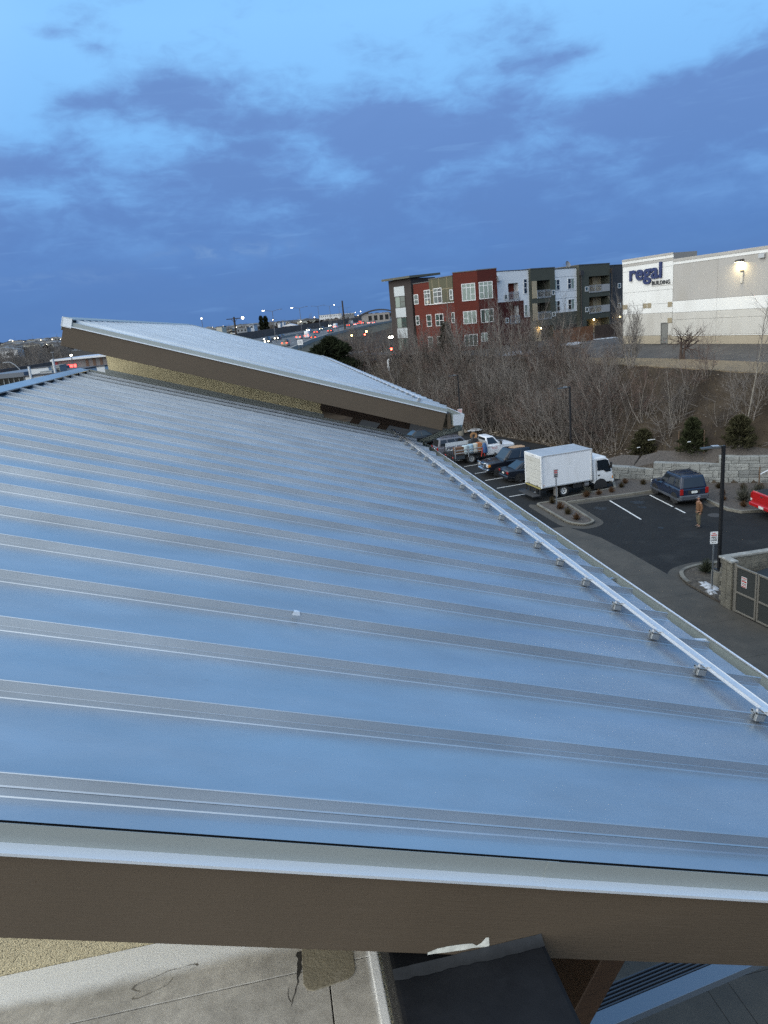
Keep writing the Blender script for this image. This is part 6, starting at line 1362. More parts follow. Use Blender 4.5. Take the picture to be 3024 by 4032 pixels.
# ================================================================== trees and plants
BARK = mat('bark_grey', (.19, .168, .148), rough=.95, var=.3, vscale=6, spec=.1); TWIG = mat('twig_grey', (.165, .148, .135), rough=.95, var=.25, vscale=1.5, spec=.1)
TWIGR = mat('twig_red_brown', (.12, .085, .072), rough=.95, var=.25, vscale=1.5, spec=.1); BIRCH = mat('bark_pale', (.235, .215, .185), rough=.9, var=.3, vscale=5, spec=.1)
TWIGD = mat('twig_dark', (.085, .075, .068), rough=.95, var=.25, vscale=1.5, spec=.1)
class TreeGen:
    def __init__(s, seed): s.r = random.Random(seed); s.tv = []; s.tf = []; s.cv = []; s.cf = []
    def seg(s, crown, a, b, ra, rb, n):
        v, f = (s.cv, s.cf) if crown else (s.tv, s.tf)
        d = b-a
        if d.length < 1e-6: return
        d = d.normalized(); u = d.orthogonal().normalized(); w = d.cross(u); o = len(v)
        for i in range(n):
            t = 6.2832*i/n; v.append(tuple(a+u*(ra*math.cos(t))+w*(ra*math.sin(t))))
        if rb <= 0:
            v.append(tuple(b)); f.extend((o+i, o+(i+1) % n, o+n) for i in range(n))
        else:
            for i in range(n):
                t = 6.2832*i/n; v.append(tuple(b+u*(rb*math.cos(t))+w*(rb*math.sin(t))))
            f.extend((o+i, o+(i+1) % n, o+n+(i+1) % n, o+n+i) for i in range(n))
    def rv(s, k=1.0): return Vector((s.r.uniform(-k, k), s.r.uniform(-k, k), s.r.uniform(-k, k)))
    def branch(s, p, d, L, r, lev, P):
        nseg = P['segs'][lev]; q = p.copy(); d = d.normalized(); pts = [(q.copy(), d.copy(), r)]
        last = lev == len(P['kids'])
        for i in range(nseg):
            t1 = (i+1)/nseg; r1 = r*(1-t1*P.get('taper', .75))
            d = (d+s.rv(P['wob'][lev])+Vector((0, 0, P['up'][lev]))).normalized()
            e = q+d*(L/nseg)
            s.seg(lev >= 1, q, e, r*(1-(i/nseg)*P.get('taper', .75)), (0 if last and i == nseg-1 else max(r1, .003)), 6 if lev == 0 else (4 if lev == 1 else 3))
            q = e; pts.append((q.copy(), d.copy(), r1))
        if last: return
        n = P['kids'][lev]; n = max(1, int(n*s.r.uniform(.75, 1.25)))
        for i in range(n):
            t = P['start'][lev]+(1-P['start'][lev])*(i+s.r.random())/n; x = t*nseg; k = min(nseg-1, int(x)); f = x-k
            pp = pts[k][0].lerp(pts[k+1][0], f); dd = pts[k][1]; rr = pts[k][2]*(1-f)+pts[k+1][2]*f
            ang = R(P['ang'][lev]*s.r.uniform(.7, 1.3)); ax = dd.orthogonal().normalized(); ax.rotate(Matrix.Rotation(s.r.uniform(0, 6.2832), 3, dd)); nd = dd.copy(); nd.rotate(Matrix.Rotation(ang, 3, ax))
            s.branch(pp, nd, L*P['len'][lev]*s.r.uniform(.65, 1.2)*(1-P.get('short', .35)*t), min(rr*.8, max(.0075, r*P['rad'][lev])), lev+1, P)
    def meshes(s, nm, bark, twig):
        a = bpy.data.meshes.new('trunk'); a.from_pydata(s.tv, [], s.tf); a.materials.append(bark); b = bpy.data.meshes.new('crown'); b.from_pydata(s.cv, [], s.cf); b.materials.append(twig); return a, b
def multi(seed, n, spread, H, r0, P, bark, twig, base=.25):
    g = TreeGen(seed)
    for i in range(n):
        a = 6.2832*(i+g.r.random()*.8)/n; tilt = spread*g.r.uniform(.35, 1.1)
        g.branch(Vector((base*math.cos(a), base*math.sin(a), -.15)), Vector((math.cos(a)*tilt, math.sin(a)*tilt, 1)), H*g.r.uniform(.65, 1.05), r0*g.r.uniform(.6, 1.1), 0, P)
    return g.meshes('t', bark, twig)
SH = dict(kids=[8, 6, 4], segs=[7, 5, 4, 2], wob=[.15, .22, .28, .3], up=[.03, .06, .06, .02], start=[.15, .15, .1], ang=[46, 48, 50], len=[.58, .55, .52], rad=[.5, .55, .6])
TALL = dict(kids=[13, 6, 4], segs=[8, 5, 4, 2], wob=[.09, .18, .24, .28], up=[.04, .12, .08, .04], start=[.22, .15, .1], ang=[36, 38, 42], len=[.36, .48, .5], rad=[.40, .5, .5])
VASE = dict(kids=[15, 9, 6], segs=[7, 4, 3, 2], wob=[.06, .10, .16, .2], up=[.07, .10, .08, .04], start=[.12, .12, .1], ang=[24, 28, 34], len=[.45, .45, .45], rad=[.45, .5, .5])
GNAR = dict(kids=[9, 8, 7], segs=[4, 6, 5, 3], wob=[.12, .30, .36, .35], up=[.0, .02, .06, .10], start=[.55, .18, .1], ang=[66, 48, 48], len=[.95, .45, .42], rad=[.5, .5, .45], short=.1)
PROTO = {}
PROTO['shrub'] = [multi(100+i, 5+i % 3, .75, 3.4+.4*(i % 4), .042, SH, BARK, (TWIG, TWIGD, TWIGR, TWIG, TWIGD, TWIGR)[i % 6]) for i in range(6)]
PROTO['tall'] = [multi(200+i, 2+i % 2, .28, 6.4+.5*i, .065, TALL, BARK, TWIG if i % 2 else TWIGD) for i in range(4)]
PROTO['vase'] = [multi(300, 6, .30, 7.2, .075, VASE, BARK, TWIG)]
PROTO['gnarl'] = [multi(400, 2, .10, 1.9, .17, GNAR, mat('gnarled_bark', (.060, .042, .034), rough=.95), mat('gnarled_twig', (.050, .032, .028), rough=.95), base=.12)]
PROTO['birch'] = [multi(500+i, 1+i, .16, 9.2-1.2*i, .085, TALL, BIRCH, mat('birch_twig', (.15, .125, .11), rough=.95), base=.2*i) for i in range(2)]
PROTO['sapling'] = [multi(600, 1, .08, 3.6, .028, dict(SH, kids=[8, 4, 3]), BIRCH, TWIG, base=0)]
PROTO['thin'] = [multi(610+i, 1, .35, 4.6, .045, dict(SH, kids=[7, 4, 3], ang=[48, 44, 45]), BIRCH, TWIG, base=0) for i in range(2)]
trng = random.Random(77)
def tree(kind, i, x, y, rz, sc, label, name='bare_tree', cat='tree', group=None, z=None, tilt=0, sz=None):
    ms = PROTO[kind][i % len(PROTO[kind])]
    t = thing(name, label, cat, (x, y, (terrain(x, y) if z is None else z)-.05), rz, group); t.scale = (sc, sc, sz or sc)
    if tilt: t.rotation_euler = (0, tilt, rz)
    for me in ms: put(me.name.split('.')[0], me, t)
    return t
# thicket of nobody-could-tell-them-apart shrubs on the slope
TH = 'bare shrubs of the thicket on the bank'
cnt = 0; occ = []
def bank_point(y0, y1, t0, t1):
    y = trng.uniform(y0, y1); f, e = lerp_poly(FOOT, y), lerp_poly(EDGE, y); t = trng.uniform(t0, t1); return f+(e-f)*t, y, t
zones = [(50.5, 60, .04, .50, 26, .8, 1.1, 'behind the box truck and the middle lamp post'), (60, 70, .0, .50, 32, .85, 1.15, 'behind the pickups, low on the bank'), (70, 80, -.02, .50, 30, .85, 1.2, 'round the lamp post with notices'), (56, 68, .45, 1.0, 34, .6, .9, 'high on the bank below the upper yard'), (66, 86, .45, 1.05, 46, .8, 1.15, 'along the top of the bank below the brick apartments'),
         (80, 96, .1, 1.1, 34, .9, 1.3, 'on the bank beyond the upper gutter'), (96, 116, .1, 1.1, 16, .9, 1.4, 'on the far slope below the stair tower'), (47.5, 50.5, .3, .95, 5, .6, .9, 'on the bank right of the middle lamp post'), (43.2, 46.5, .55, .9, 3, .5, .8, 'above the middle evergreen bush'), (38.5, 43, .6, 1.0, 8, .6, .9, 'at the right edge under the pale trees')]
for (y0, y1, t0, t1, n, s0, s1, where) in zones:
    k = 0; tries = 0
    while k < n and tries < n*30:
        tries += 1; x, y, t = bank_point(y0, y1, t0, t1)
        if any((x-a)**2+(y-b)**2 < .45 for a, b in occ): continue
        if 51 < y < 65 and t > .62 and trng.random() < .85: continue
        if y < 57 and (x-29.5)**2/20+(y-50)**2/40 < 1 and trng.random() < .9: continue
        if 53 < y < 60 and t > .8 and trng.random() < .75: continue
        occ.append((x, y)); k += 1
        tree('shrub', trng.randrange(6), x, y, trng.uniform(0, 6.28), trng.uniform(s0, s1), 'bare grey shrub in the thicket '+where, 'bare_shrub', 'shrub', TH, sz=trng.uniform(s0, s1)*1.1)
for y, t, s in [(70, .95, 1.0), (73, .95, 1.1), (76, .95, 1.1), (79, 1.0, 1.2), (82, .9, 1.1), (85, 1.0, 1.2), (71.5, .8, 1.0), (74.5, .8, 1.1), (77.5, .85, 1.1), (87, .8, 1.1), (56, .35, .8), (59, .25, .95), (61, .55, .8), (64, .15, .95), (66.5, .5, .85), (69, .2, .9), (72, .7, .9), (74, .35, .95), (77, .8, .9), (80, .45, .9), (83, .9, .85), (86, .55, .9), (90, .8, .85), (94, .5, .9), (67, .9, .75), (79, .1, .8), (88, .25, .9), (98, .9, .9), (102, .4, .9)]:
    f, e = lerp_poly(FOOT, y), lerp_poly(EDGE, y)
    tree('tall', trng.randrange(4), f+(e-f)*t, y, trng.uniform(0, 6.28), s, 'taller bare multi-stemmed tree standing out of the thicket on the bank', 'bare_tree', 'tree', 'taller bare trees in the thicket')
# trees one can tell apart
tree('vase', 0, 32.1, 59.0, .4, .88, 'tall vase shaped bare tree in front of the left part of the lettered hall')
tree('gnarl', 0, 36.5, 58.2, .9, 1.2, 'low gnarled dark tree with spreading branches on the mulch strip', 'gnarled_tree')
tree('birch', 0, 31.8, 42.8, 1.1, .90, 'pale trunked tall bare tree leaning at the right edge before the hall', tilt=.10)
tree('birch', 1, 33.2, 42.2, 2.6, .95, 'second pale bare tree cut by the right edge', tilt=-.04)
tree('thin', 0, 29.5, 47.7, .3, .95, 'thin pale sapling alone on the open brown slope right of the middle lamp post', tilt=-.10)
tree('sapling', 0, 29.4, 37.25, 0, 1.05, 'thin staked sapling with a white tie before the block wall', 'sapling', z=.09)
tree('tall', 2, 22.8, 69.4, 1.0, .75, 'bare fan shaped tree rising from the rubble behind the flatbed pickup', 'bare_tree', tilt=.12)
tree('shrub', 1, 22.2, 72.5, 1.7, 1.35, 'wide bare shrub right behind the lamp post with notices', 'bare_shrub', 'shrub')
# evergreens --------------------------------------------------------------------
NEED = mat('pine_needles', (.040, .046, .022), rough=.9, var=.45, vscale=4, spec=.15); NEED2 = mat('pine_needles_dull', (.055, .053, .028), rough=.9, var=.45, vscale=4, spec=.15)
def evergreen(seed, H, rad, n, shape=1.0, leaf=.16):
    r_ = random.Random(seed); v = []; f = []
    for i in range(n):
        h = r_.random()**.8; rr = rad*((1-h)**shape)*(.35+.65*r_.random()**.5)*(.75+.35*math.sin(h*23+r_.random()*2)); a = r_.uniform(0, 6.2832)
        c = Vector((rr*math.cos(a), rr*math.sin(a), .12*H+h*H*.9)); o_ = Vector((math.cos(a), math.sin(a), r_.uniform(-.3, .7))).normalized()
        for k in range(3):
            d = (o_+Vector((r_.uniform(-.8, .8), r_.uniform(-.8, .8), r_.uniform(-.3, .8)))).normalized(); w = d.cross(Vector((r_.random(), r_.random(), r_.random()))).normalized()*(leaf*.16); b = len(v)
            L = leaf*r_.uniform(.6, 1.4); v += [tuple(c-w), tuple(c+w), tuple(c+d*L+w*.3), tuple(c+d*L-w*.3)]; f.append((b, b+1, b+2, b+3))
    me = bpy.data.meshes.new('crown'); me.from_pydata(v, [], f); return me
def ever(name, label, x, y, H, rad, n, seed, m, leaf=.2, shape=.8, z=None, cat='tree', group=None):
    z = terrain(x, y) if z is None else z
    t = thing(name, label, cat, (x, y, z-.05), 0, group); me = evergreen(seed, H, rad, n, shape, leaf); me.materials.append(m); put('crown', me, t)
    tb = MB().tube((0, 0, 0), (0, 0, H*.8), rad*.05+.02, .01, 7)
    r_ = random.Random(seed)
    for i in range(14): h = .15+.7*r_.random(); a = r_.uniform(0, 6.28); q = rad*(1-h)*.8; tb.tube((0, 0, h*H), (q*math.cos(a), q*math.sin(a), h*H+.1*H), .015, .005, 4)
    tb.build('trunk', BARK, t); return t
def gz(x, y): return terrain(x, y)
ever('pine_shrub', 'left of the three round evergreen bushes above the block wall', 27.2, 48.2, 2.1, 1.0, 1300, 1, NEED2, .24, .45)
ever('pine_shrub', 'middle evergreen bush, darkest and most pointed, above the block wall', 28.12, 43.39, 2.4, .98, 1900, 2, NEED, .24, .6)
ever('pine_shrub', 'right evergreen bush behind the lamp head at the right', 30.35, 41.6, 2.2, 1.05, 1400, 3, NEED2, .24, .45)
for i, (x, y, lab) in enumerate([(26.7, 48.4, 'left stake beside the left evergreen bush'), (27.5, 44.0, 'stake between the left and middle evergreen bushes'), (28.6, 42.8, 'stake right of the middle evergreen bush')]):
    o = tag(MB().box(-.03, .03, -.03, .03, -.2, 1.7).build('wooden_stake', MATS['stake_wood'], None), 'brown wooden '+lab, 'stake'); o.location = (x, y, gz(x, y))
for i, (x, y, w, lab) in enumerate([(27.3, 47.2, .55, 'long white hose tie on the left evergreen bush'), (26.4, 47.4, .22, 'short white hose tie left of the left evergreen bush'), (27.5, 42.8, .2, 'white hose tie on the middle evergreen bush'), (30.7, 40.9, .22, 'white hose tie on the right evergreen bush')]):
    o = tag(MB().tube((-w/2, 0, 0), (w/2, 0, .0), .03, n=8).build('tree_tie', PVC, None), lab, 'tree tie'); o.location = (x, y, gz(x, y)+1.25)
ever('pine_tree', 'big dark evergreen tree beyond the end of the upper roof', 9.6, 100.5, 9.5, 5.2, 5200, 11, mat('dark_evergreen', (.020, .026, .013), rough=.9, var=.4, vscale=1.5, spec=.15), .60, .45, z=.5)
ever('pine_tree', 'lower dark evergreen just left of the big evergreen tree', 4.6, 101, 6.6, 3.4, 2600, 12, MATS['dark_evergreen'], .55, .45, z=.5)
ever('pine_tree', 'narrow dark green conifer half lost in the bare trees by the red brick corner', 22.6, 86.5, 4.6, 1.2, 700, 13, MATS['dark_evergreen'], .4, .7)
# small dry shrubs in the beds ------------------------------------------------------
DRY = mat('dry_foliage', (.050, .038, .020), rough=1, var=.5, vscale=9, spec=.1); SAGE = mat('sage_foliage', (.075, .075, .060), rough=1, var=.4, vscale=9, spec=.1); RUST = mat('rust_foliage', (.085, .048, .026), rough=1, var=.5, vscale=9, spec=.1)
def tuft(seed, h, rad, n=260):
    r_ = random.Random(seed); v = []; f = []
    for i in range(n):
        a = r_.uniform(0, 6.2832); b = R(r_.uniform(15, 85)); d = Vector((math.cos(a)*math.cos(b), math.sin(a)*math.cos(b), math.sin(b))); L = r_.uniform(.4, 1.0)
        e = Vector((d.x*rad*L, d.y*rad*L, d.z*h*L)); w = d.cross(Vector((r_.uniform(-1, 1), r_.uniform(-1, 1), r_.uniform(-1, 1)))).normalized()*.012; s_ = e*r_.uniform(.05, .5); k = len(v)
        v += [tuple(s_-w), tuple(s_+w), tuple(e+w*.4), tuple(e-w*.4)]; f.append((k, k+1, k+2, k+3))
    me = bpy.data.meshes.new('dry_shrub'); me.from_pydata(v, [], f); return me
TF = [tuft(i, .55, .42) for i in range(4)]
def dry(x, y, z, s, m, label, k=0, group=None):
    me = TF[k % 4].copy(); me.materials.append(m); o = put('dry_shrub', me, None); o.location = (x, y, z); o.scale = (s, s, s); o.rotation_euler = (0, 0, x*7); return tag(o, label, 'shrub', group)
for i, (x, y, lab) in enumerate([(17.08, 41.3, 'dry shrub at the truck end of the planting island'), (17.0, 39.9, 'second dry shrub of the island, beside the edge-on sign post'), (16.96, 38.65, 'third dry shrub of the island, before the last'), (16.92, 37.35, 'dry shrub at the rounded near end of the island')]): dry(x, y, .085, .95, (DRY, RUST, DRY, RUST)[i], lab, i)
rb = random.Random(15)
BEDG = 'low dormant shrubs in the long gravel bed'
for i, (x, y, s, m) in enumerate([(19.6, 41.7, .9, RUST), (20.5, 41.8, .8, RUST), (21.5, 42.0, .8, RUST), (19.9, 42.3, 1.1, SAGE), (22.6, 42.8, .8, DRY), (23.3, 43.6, .8, RUST), (24.2, 42.8, .8, DRY), (26.1, 39.3, .9, RUST), (26.9, 38.2, .8, RUST), (27.6, 39.6, .9, DRY), (28.6, 38.6, .9, DRY), (29.6, 38.3, .8, RUST), (26.2, 37.1, .7, RUST), (26.3, 35.4, .8, RUST)]):
    dry(x, y, .09, s, m, 'low dormant shrub in the long gravel bed by the block wall', i, BEDG)
for i, (x, y, s, lab) in enumerate([(27.0, 36.4, 1.9, 'large grey green bush in the bed left of the red pickup'), (27.6, 35.4, 1.6, 'grey green bush nearest the red pickup tail'), (28.4, 37.0, 1.6, 'grey green bush behind the lamp post in the gravel bed')]): dry(x, y, .09, s, SAGE, lab, i)
dry(18.55, 27.3, .09, 1.3, mat('evergreen_bush', (.028, .036, .018), rough=1, var=.4, vscale=8), 'dark green bush beside the base of the near lamp post', 2)
# rubble and litter at the foot of the bank: too many to count, one object
rv = random.Random(8); sb = MB()
def rock(mb, x, y, z, s):
    p = [Vector((rv.uniform(.6, 1.2)*a, rv.uniform(.6, 1.2)*b, rv.uniform(.5, 1.0)*c)) for a, b, c in ((1, 0, 0), (0, 1, 0), (-1, 0, 0), (0, -1, 0), (0, 0, .8), (.1, .1, -.6))]
    a = rv.uniform(0, 6.28); M = Matrix.Rotation(a, 3, 'Z'); mb.add([tuple((M @ q)*s+Vector((x, y, z))) for q in p], [(0, 1, 4), (1, 2, 4), (2, 3, 4), (3, 0, 4), (1, 0, 5), (2, 1, 5), (3, 2, 5), (0, 3, 5)])
for i in range(1500):
    y = rv.uniform(42, 84); f, e = lerp_poly(FOOT, y), lerp_poly(EDGE, y); t = abs(rv.gauss(.0, .16))-.03 if i % 4 else rv.uniform(0, 1)
    x = f+(e-f)*t; rock(sb, x, y, terrain(x, y)+.03, rv.uniform(.04, .15)*(1 if i % 4 else .7))
tag(sb.build('rubble', mat('rubble_stone', (.17, .145, .12), rough=1, var=.4, vscale=1.3, coords='World'), None), 'loose rubble and small stones along the foot of the bank', None, None, 'stuff')
for i, (x, y, s, lab) in enumerate([(19.95, 71.3, .45, 'tan boulder behind the concrete base of the lamp post with notices'), (24.6, 61.3, .30, 'pale boulder in the rubble behind the white pickup'), (25.2, 57.0, .28, 'flat pale stone in the rubble above the black pickup'), (22.5, 68.5, .28, 'stone at the foot of the bank behind the flatbed'), (17.2, 79.5, .5, 'pale rock on the reddish bank beyond the upper gutter')]):
    mb = MB(); rock(mb, 0, 0, 0, s); rock(mb, s*.3, .05, .05, s*.7); o = mb.build('boulder', mat('boulder_stone', (.24, .20, .155), rough=1, var=.3, vscale=4), None, bevel=s*.12, seg=2, smooth=60); o.location = (x, y, terrain(x, y)+s*.25); tag(o, lab, 'boulder')
# dry grass, twigs and fallen branches on the slope: one mass
gv = []; gf = []
for i in range(26000):
    y = rv.uniform(38, 104); f, e = lerp_poly(FOOT, y), lerp_poly(EDGE, y); t = rv.uniform(-.02, 1.02); x = f+(e-f)*t; z = terrain(x, y)
    if z < .02 and t <= 0: continue
    a = rv.uniform(0, 6.28); lean = rv.uniform(.2, 1.6); L = rv.uniform(.12, .45); d = Vector((math.cos(a)*lean, math.sin(a)*lean, 1)).normalized()*L; w = Vector((-math.sin(a), math.cos(a), 0))*rv.uniform(.006, .016); k = len(gv); p = Vector((x, y, z-.02))
    gv += [tuple(p-w), tuple(p+w), tuple(p+d)]; gf.append((k, k+1, k+2))
me = bpy.data.meshes.new('dry_grass'); me.from_pydata(gv, [], gf); me.materials.append(mat('straw', (.125, .098, .062), rough=1, var=.45, vscale=.8, coords='World', spec=.1))
tag(put('dry_grass', me, None), 'dry grass and litter over the bank', None, None, 'stuff')
gv = []; gf = []
g = TreeGen(901)
for i in range(420):
    y = rv.uniform(40, 100); f, e = lerp_poly(FOOT, y), lerp_poly(EDGE, y); t = rv.uniform(.02, 1); x = f+(e-f)*t; z = terrain(x, y)
    a = rv.uniform(0, 6.28); g.branch(Vector((x, y, z)), Vector((math.cos(a), math.sin(a), rv.uniform(-.1, .55))), rv.uniform(.8, 2.6), .018, 2, SH)
me = bpy.data.meshes.new('fallen_branches'); me.from_pydata(g.cv, [], g.cf); me.materials.append(TWIG); tag(put('fallen_branches', me, None), 'fallen twigs and brushwood over the bank', None, None, 'stuff')
# ================================================================== far side: highway traffic, lamps, town
def on_ground(px, py, zf):
    z = 6.5
    for _ in range(12):
        p = atz(px, py, z); z = .5*z+.5*zf(p)
    return atz(px, py, z)
def road_dir(y):
    for a, b in zip(rl2, rl2[1:]):
        if a.y <= y <= b.y: return (b-a).normalized()
    return (rl2[-1]-rl2[-2]).normalized()
REDG = glow('tail_glow', (1.0, .06, .02), 9); WHTG = glow('head_glow', (1.0, .90, .66), 16)
def far_car(kind, pm, away):
    t = thing('distant_car', 'car', 'car', (0, 0, 0))
    H, zb, L = {'car': (1.45, .92, 4.5), 'suv': (1.75, 1.02, 4.6), 'van': (2.5, 1.1, 5.4), 'pickup': (1.85, 1.15, 5.4)}[kind]
    MB().hexa([(-L/2, -.88, .3), (L/2, -.88, .3), (L/2, .88, .3), (-L/2, .88, .3), (-L/2+.1, -.86, zb), (L/2-.15, -.84, zb-.12), (L/2-.15, .84, zb-.12), (-L/2+.1, .86, zb)]).build('body', pm, t, bevel=.06, seg=2, smooth=50)
    c0, c1 = {'car': (-1.5, 1.0), 'suv': (-2.15, .9), 'van': (-2.6, 1.9), 'pickup': (-.3, 1.5)}[kind]
    MB().hexa([(c0, -.84, zb-.02), (c1+.5, -.84, zb-.02), (c1+.5, .84, zb-.02), (c0, .84, zb-.02), (c0+.25, -.66, H), (c1-.2, -.66, H), (c1-.2, .66, H), (c0+.25, .66, H)]).build('cabin', CGL if kind != 'van' else pm, t, bevel=.06, smooth=50)
    for x in (-1.4, 1.4):
        for s in (-1, 1): MB().lathe([(0, -.1), (.33, -.1), (.33, .1), (0, .1)], 12, Matrix.Translation((x, .78*s, .33)) @ RXY).build('wheel', TYRE, t)
    for s in (-1, 1):
        MB().box(-L/2-.04, -L/2+.06, s*.66-.16, s*.66+.16, zb-.28, zb-.08).build('tail_lamp', REDG if away else TLG, t)
        MB().lathe([(0, .05), (.17, .03), (.20, 0)], 10, Matrix.Translation((L/2-.02, s*.62, zb-.32)) @ Matrix.Rotation(R(90), 4, 'Y')).build('headlamp', WHTG if not away else HLG, t)
    return t
FCOL = {'silver': (.30, .31, .33), 'black': (.015, .016, .02), 'white': (.6, .6, .61), 'red': (.22, .02, .02), 'blue': (.03, .05, .10), 'tan': (.20, .17, .13)}
protos = {}
def place_far(kind, colr, away, px, py, label, group=None):
    key = (kind, colr, away); p = on_ground(px, py, lambda q: hz(q.y)); d = road_dir(p.y); a = math.atan2(d.y, d.x)+(0 if away else math.pi)
    if key not in protos:
        protos[key] = far_car(kind, paint('far_%s' % colr, FCOL[colr]), away); o = protos[key]; o.location = p; o.rotation_euler = (0, 0, a); o['label'] = label
        if group: o['group'] = group
        return o
    return dup(protos[key], p, a, label, group)
HG = 'cars in the traffic on the highway'
for k, c, aw_, x, y, lab in [('pickup', 'tan', True, 1126, 1363, 'tan pickup nearest on the highway, just above the upper roof edge'), ('suv', 'silver', True, 1179, 1335, 'silver car with lit tail lamps behind the white roadside sign'), ('van', 'white', True, 1212, 1331, 'white van with red tail lamps in the middle of the near lanes'), ('car', 'black', True, 1238, 1336, 'black car with red tail lamps right of the white van'), ('car', 'red', True, 1248, 1313, 'dark red car ahead of the white van'),
                             ('car', 'silver', False, 1053, 1341, 'silver car with bright headlamps, leftmost of the oncoming cars'), ('suv', 'black', False, 1095, 1338, 'dark car with bright headlamps second from the left'), ('car', 'white', False, 1111, 1331, 'white car with headlamps behind the second oncoming car'), ('pickup', 'silver', False, 1218, 1306, 'oncoming truck with a pair of dazzling headlamps above the white van'), ('suv', 'blue', False, 1268, 1300, 'oncoming dark car with headlamps beyond the dark red car'),
                             ('suv', 'black', True, 1302, 1309, 'dark car with tail lamps under the second tall lamp'), ('pickup', 'white', False, 1303, 1287, 'far oncoming pickup with glaring headlamps left of the wooden mast'), ('van', 'white', True, 1323, 1292, 'far white truck left of the wooden mast'), ('car', 'red', True, 1375, 1285, 'red car just right of the wooden mast'), ('car', 'white', True, 1401, 1281, 'white car right of the red car'), ('car', 'black', False, 1056, 1350, 'car whose headlamps just clear the upper roof edge')]:
    place_far(k, c, aw_, x, y, lab, HG)
qr = random.Random(4)
for i, (x, y) in enumerate([(1417, 1277), (1430, 1276), (1442, 1274), (1455, 1275), (1466, 1272), (1474, 1275), (1420, 1270), (1433, 1268), (1447, 1267), (1460, 1268), (1477, 1268), (1424, 1263), (1440, 1262)]):
    place_far(('car', 'suv', 'suv', 'car')[i % 4], ('black', 'silver', 'red', 'white')[i % 4], True, x, y, 'car with red tail lamps in the jam where the highway bends away', 'jammed cars with red tail lamps')
# lamps over the highway: twin arms
LPM = mat('lamp_pole_grey', (.085, .09, .10), rough=.6)
def twin(px, py, d, span, lit, label):
    p = at(px, py, d); zb = hz(p.y) if p.y > 60 else 5.0
    t = thing('street_lamp', label, 'street lamp', (p.x, p.y, zb)); h = p.z-zb
    MB().tube((0, 0, 0), (0, 0, h), .14, .08, 8).build('pole', LPM, t)
    u = Vector((CR.x, CR.y, 0)).normalized()
    for s in (-1, 1):
        pts = [Vector((0, 0, h))+u*(s*span*q)+Vector((0, 0, span*.16*math.sin(q*1.45))) for q in (0, .25, .5, .75, 1)]
        MB().path(pts, .06, 6).build('arm', LPM, t)
        e = pts[-1]; MB().box(-.35, .35, -.15, .15, -.10, .06).build('lamp_head', WHTG if (lit >> (0 if s < 0 else 1)) & 1 else LPM, t).location = e
    return t
for a in [(1072, 1226, 235, 3.0, 1, 'leftmost twin armed highway lamp with its left head lit'), (1179, 1214, 272, 2.9, 1, 'second twin armed highway lamp from the left'), (1251.5, 1207, 345, 3.0, 0, 'unlit twin armed highway lamp, third from the left'), (1297, 1205.5, 430, 3.0, 2, 'fourth twin armed highway lamp, lit on the right'), (1334, 1209, 540, 3.0, 2, 'fifth twin armed highway lamp just left of the wooden mast'), (1365, 1213, 600, 3.0, 0, 'farthest twin armed highway lamp right of the wooden mast')]: twin(*a)
def single(px, py, d, h, label, lit=True, arm=1.4, zb=None):
    p = at(px, py, d); t = thing('street_lamp', label, 'street lamp', (p.x, p.y, p.z-h)); MB().tube((0, 0, 0), (0, 0, h), .10, .06, 8).build('pole', LPM, t)
    u = Vector((CR.x, CR.y, 0)).normalized(); MB().tube((0, 0, h), Vector((0, 0, h))+u*arm, .05, n=6).build('arm', LPM, t)
    o = MB().lathe([(0, -.12), (.16, -.08), (.2, 0), (.1, .1), (0, .12)], 10).build('lamp_head', WHTG if lit else LPM, t); o.location = u*0+Vector((0, 0, h)); return t
single(1075, 1259, 260, 9, 'lower lit lamp under the leftmost highway lamp'); single(1184, 1266, 270, 9, 'lower lit lamp beside the brown truss roofed hall'); single(793, 1254, 180, 8, 'lit lamp alone on the skyline right of the upper roof ridge', True, .1)
single(1420, 1226, 420, 9, 'bright lamp high over the far end of the highway', True, .2); single(1423, 1237, 520, 7, 'second lamp below the bright lamp over the far highway', True, .2); single(280, 1399, 110, 6, 'white lit lamp in front of the red shop sign', True, .1)
# wooden masts
WM = mat('wooden_mast', (.030, .024, .022), rough=.9)
p = at(920.5, 1248, 105); t = thing('utility_pole', 'wooden utility pole with a crossarm and one lit white lamp', 'utility pole', (p.x, p.y, 3.0)); h = p.z-3.0; u = Vector((CR.x, CR.y, 0)).normalized()
MB().tube((0, 0, 0), (0, 0, h), .20, .13, 8).build('pole', WM, t); ca = Vector((0, 0, h-.25)); MB().tube(ca-u*1.15, ca+u*1.15, .06, n=6).build('crossarm', WM, t)
MB().tube(ca-u*.5+Vector((0, 0, .0)), (0, 0, h-.8), .03, n=5).tube(ca+u*.5, (0, 0, h-.8), .03, n=5).build('brace', WM, t)
o = MB().lathe([(0, -.16), (.15, -.1), (.18, 0), (.1, .14), (0, .16)], 12).build('lamp_head', WHTG, t); o.location = ca+u*1.3
p = at(1347, 1184, 300); t = thing('utility_pole', 'thick dark wooden mast standing tall above the highway traffic', 'utility pole', (p.x, p.y, hz(p.y)-1)); MB().tube((0, 0, 0), (0, 0, p.z-hz(p.y)+1), .42, .30, 8).build('pole', WM, t)
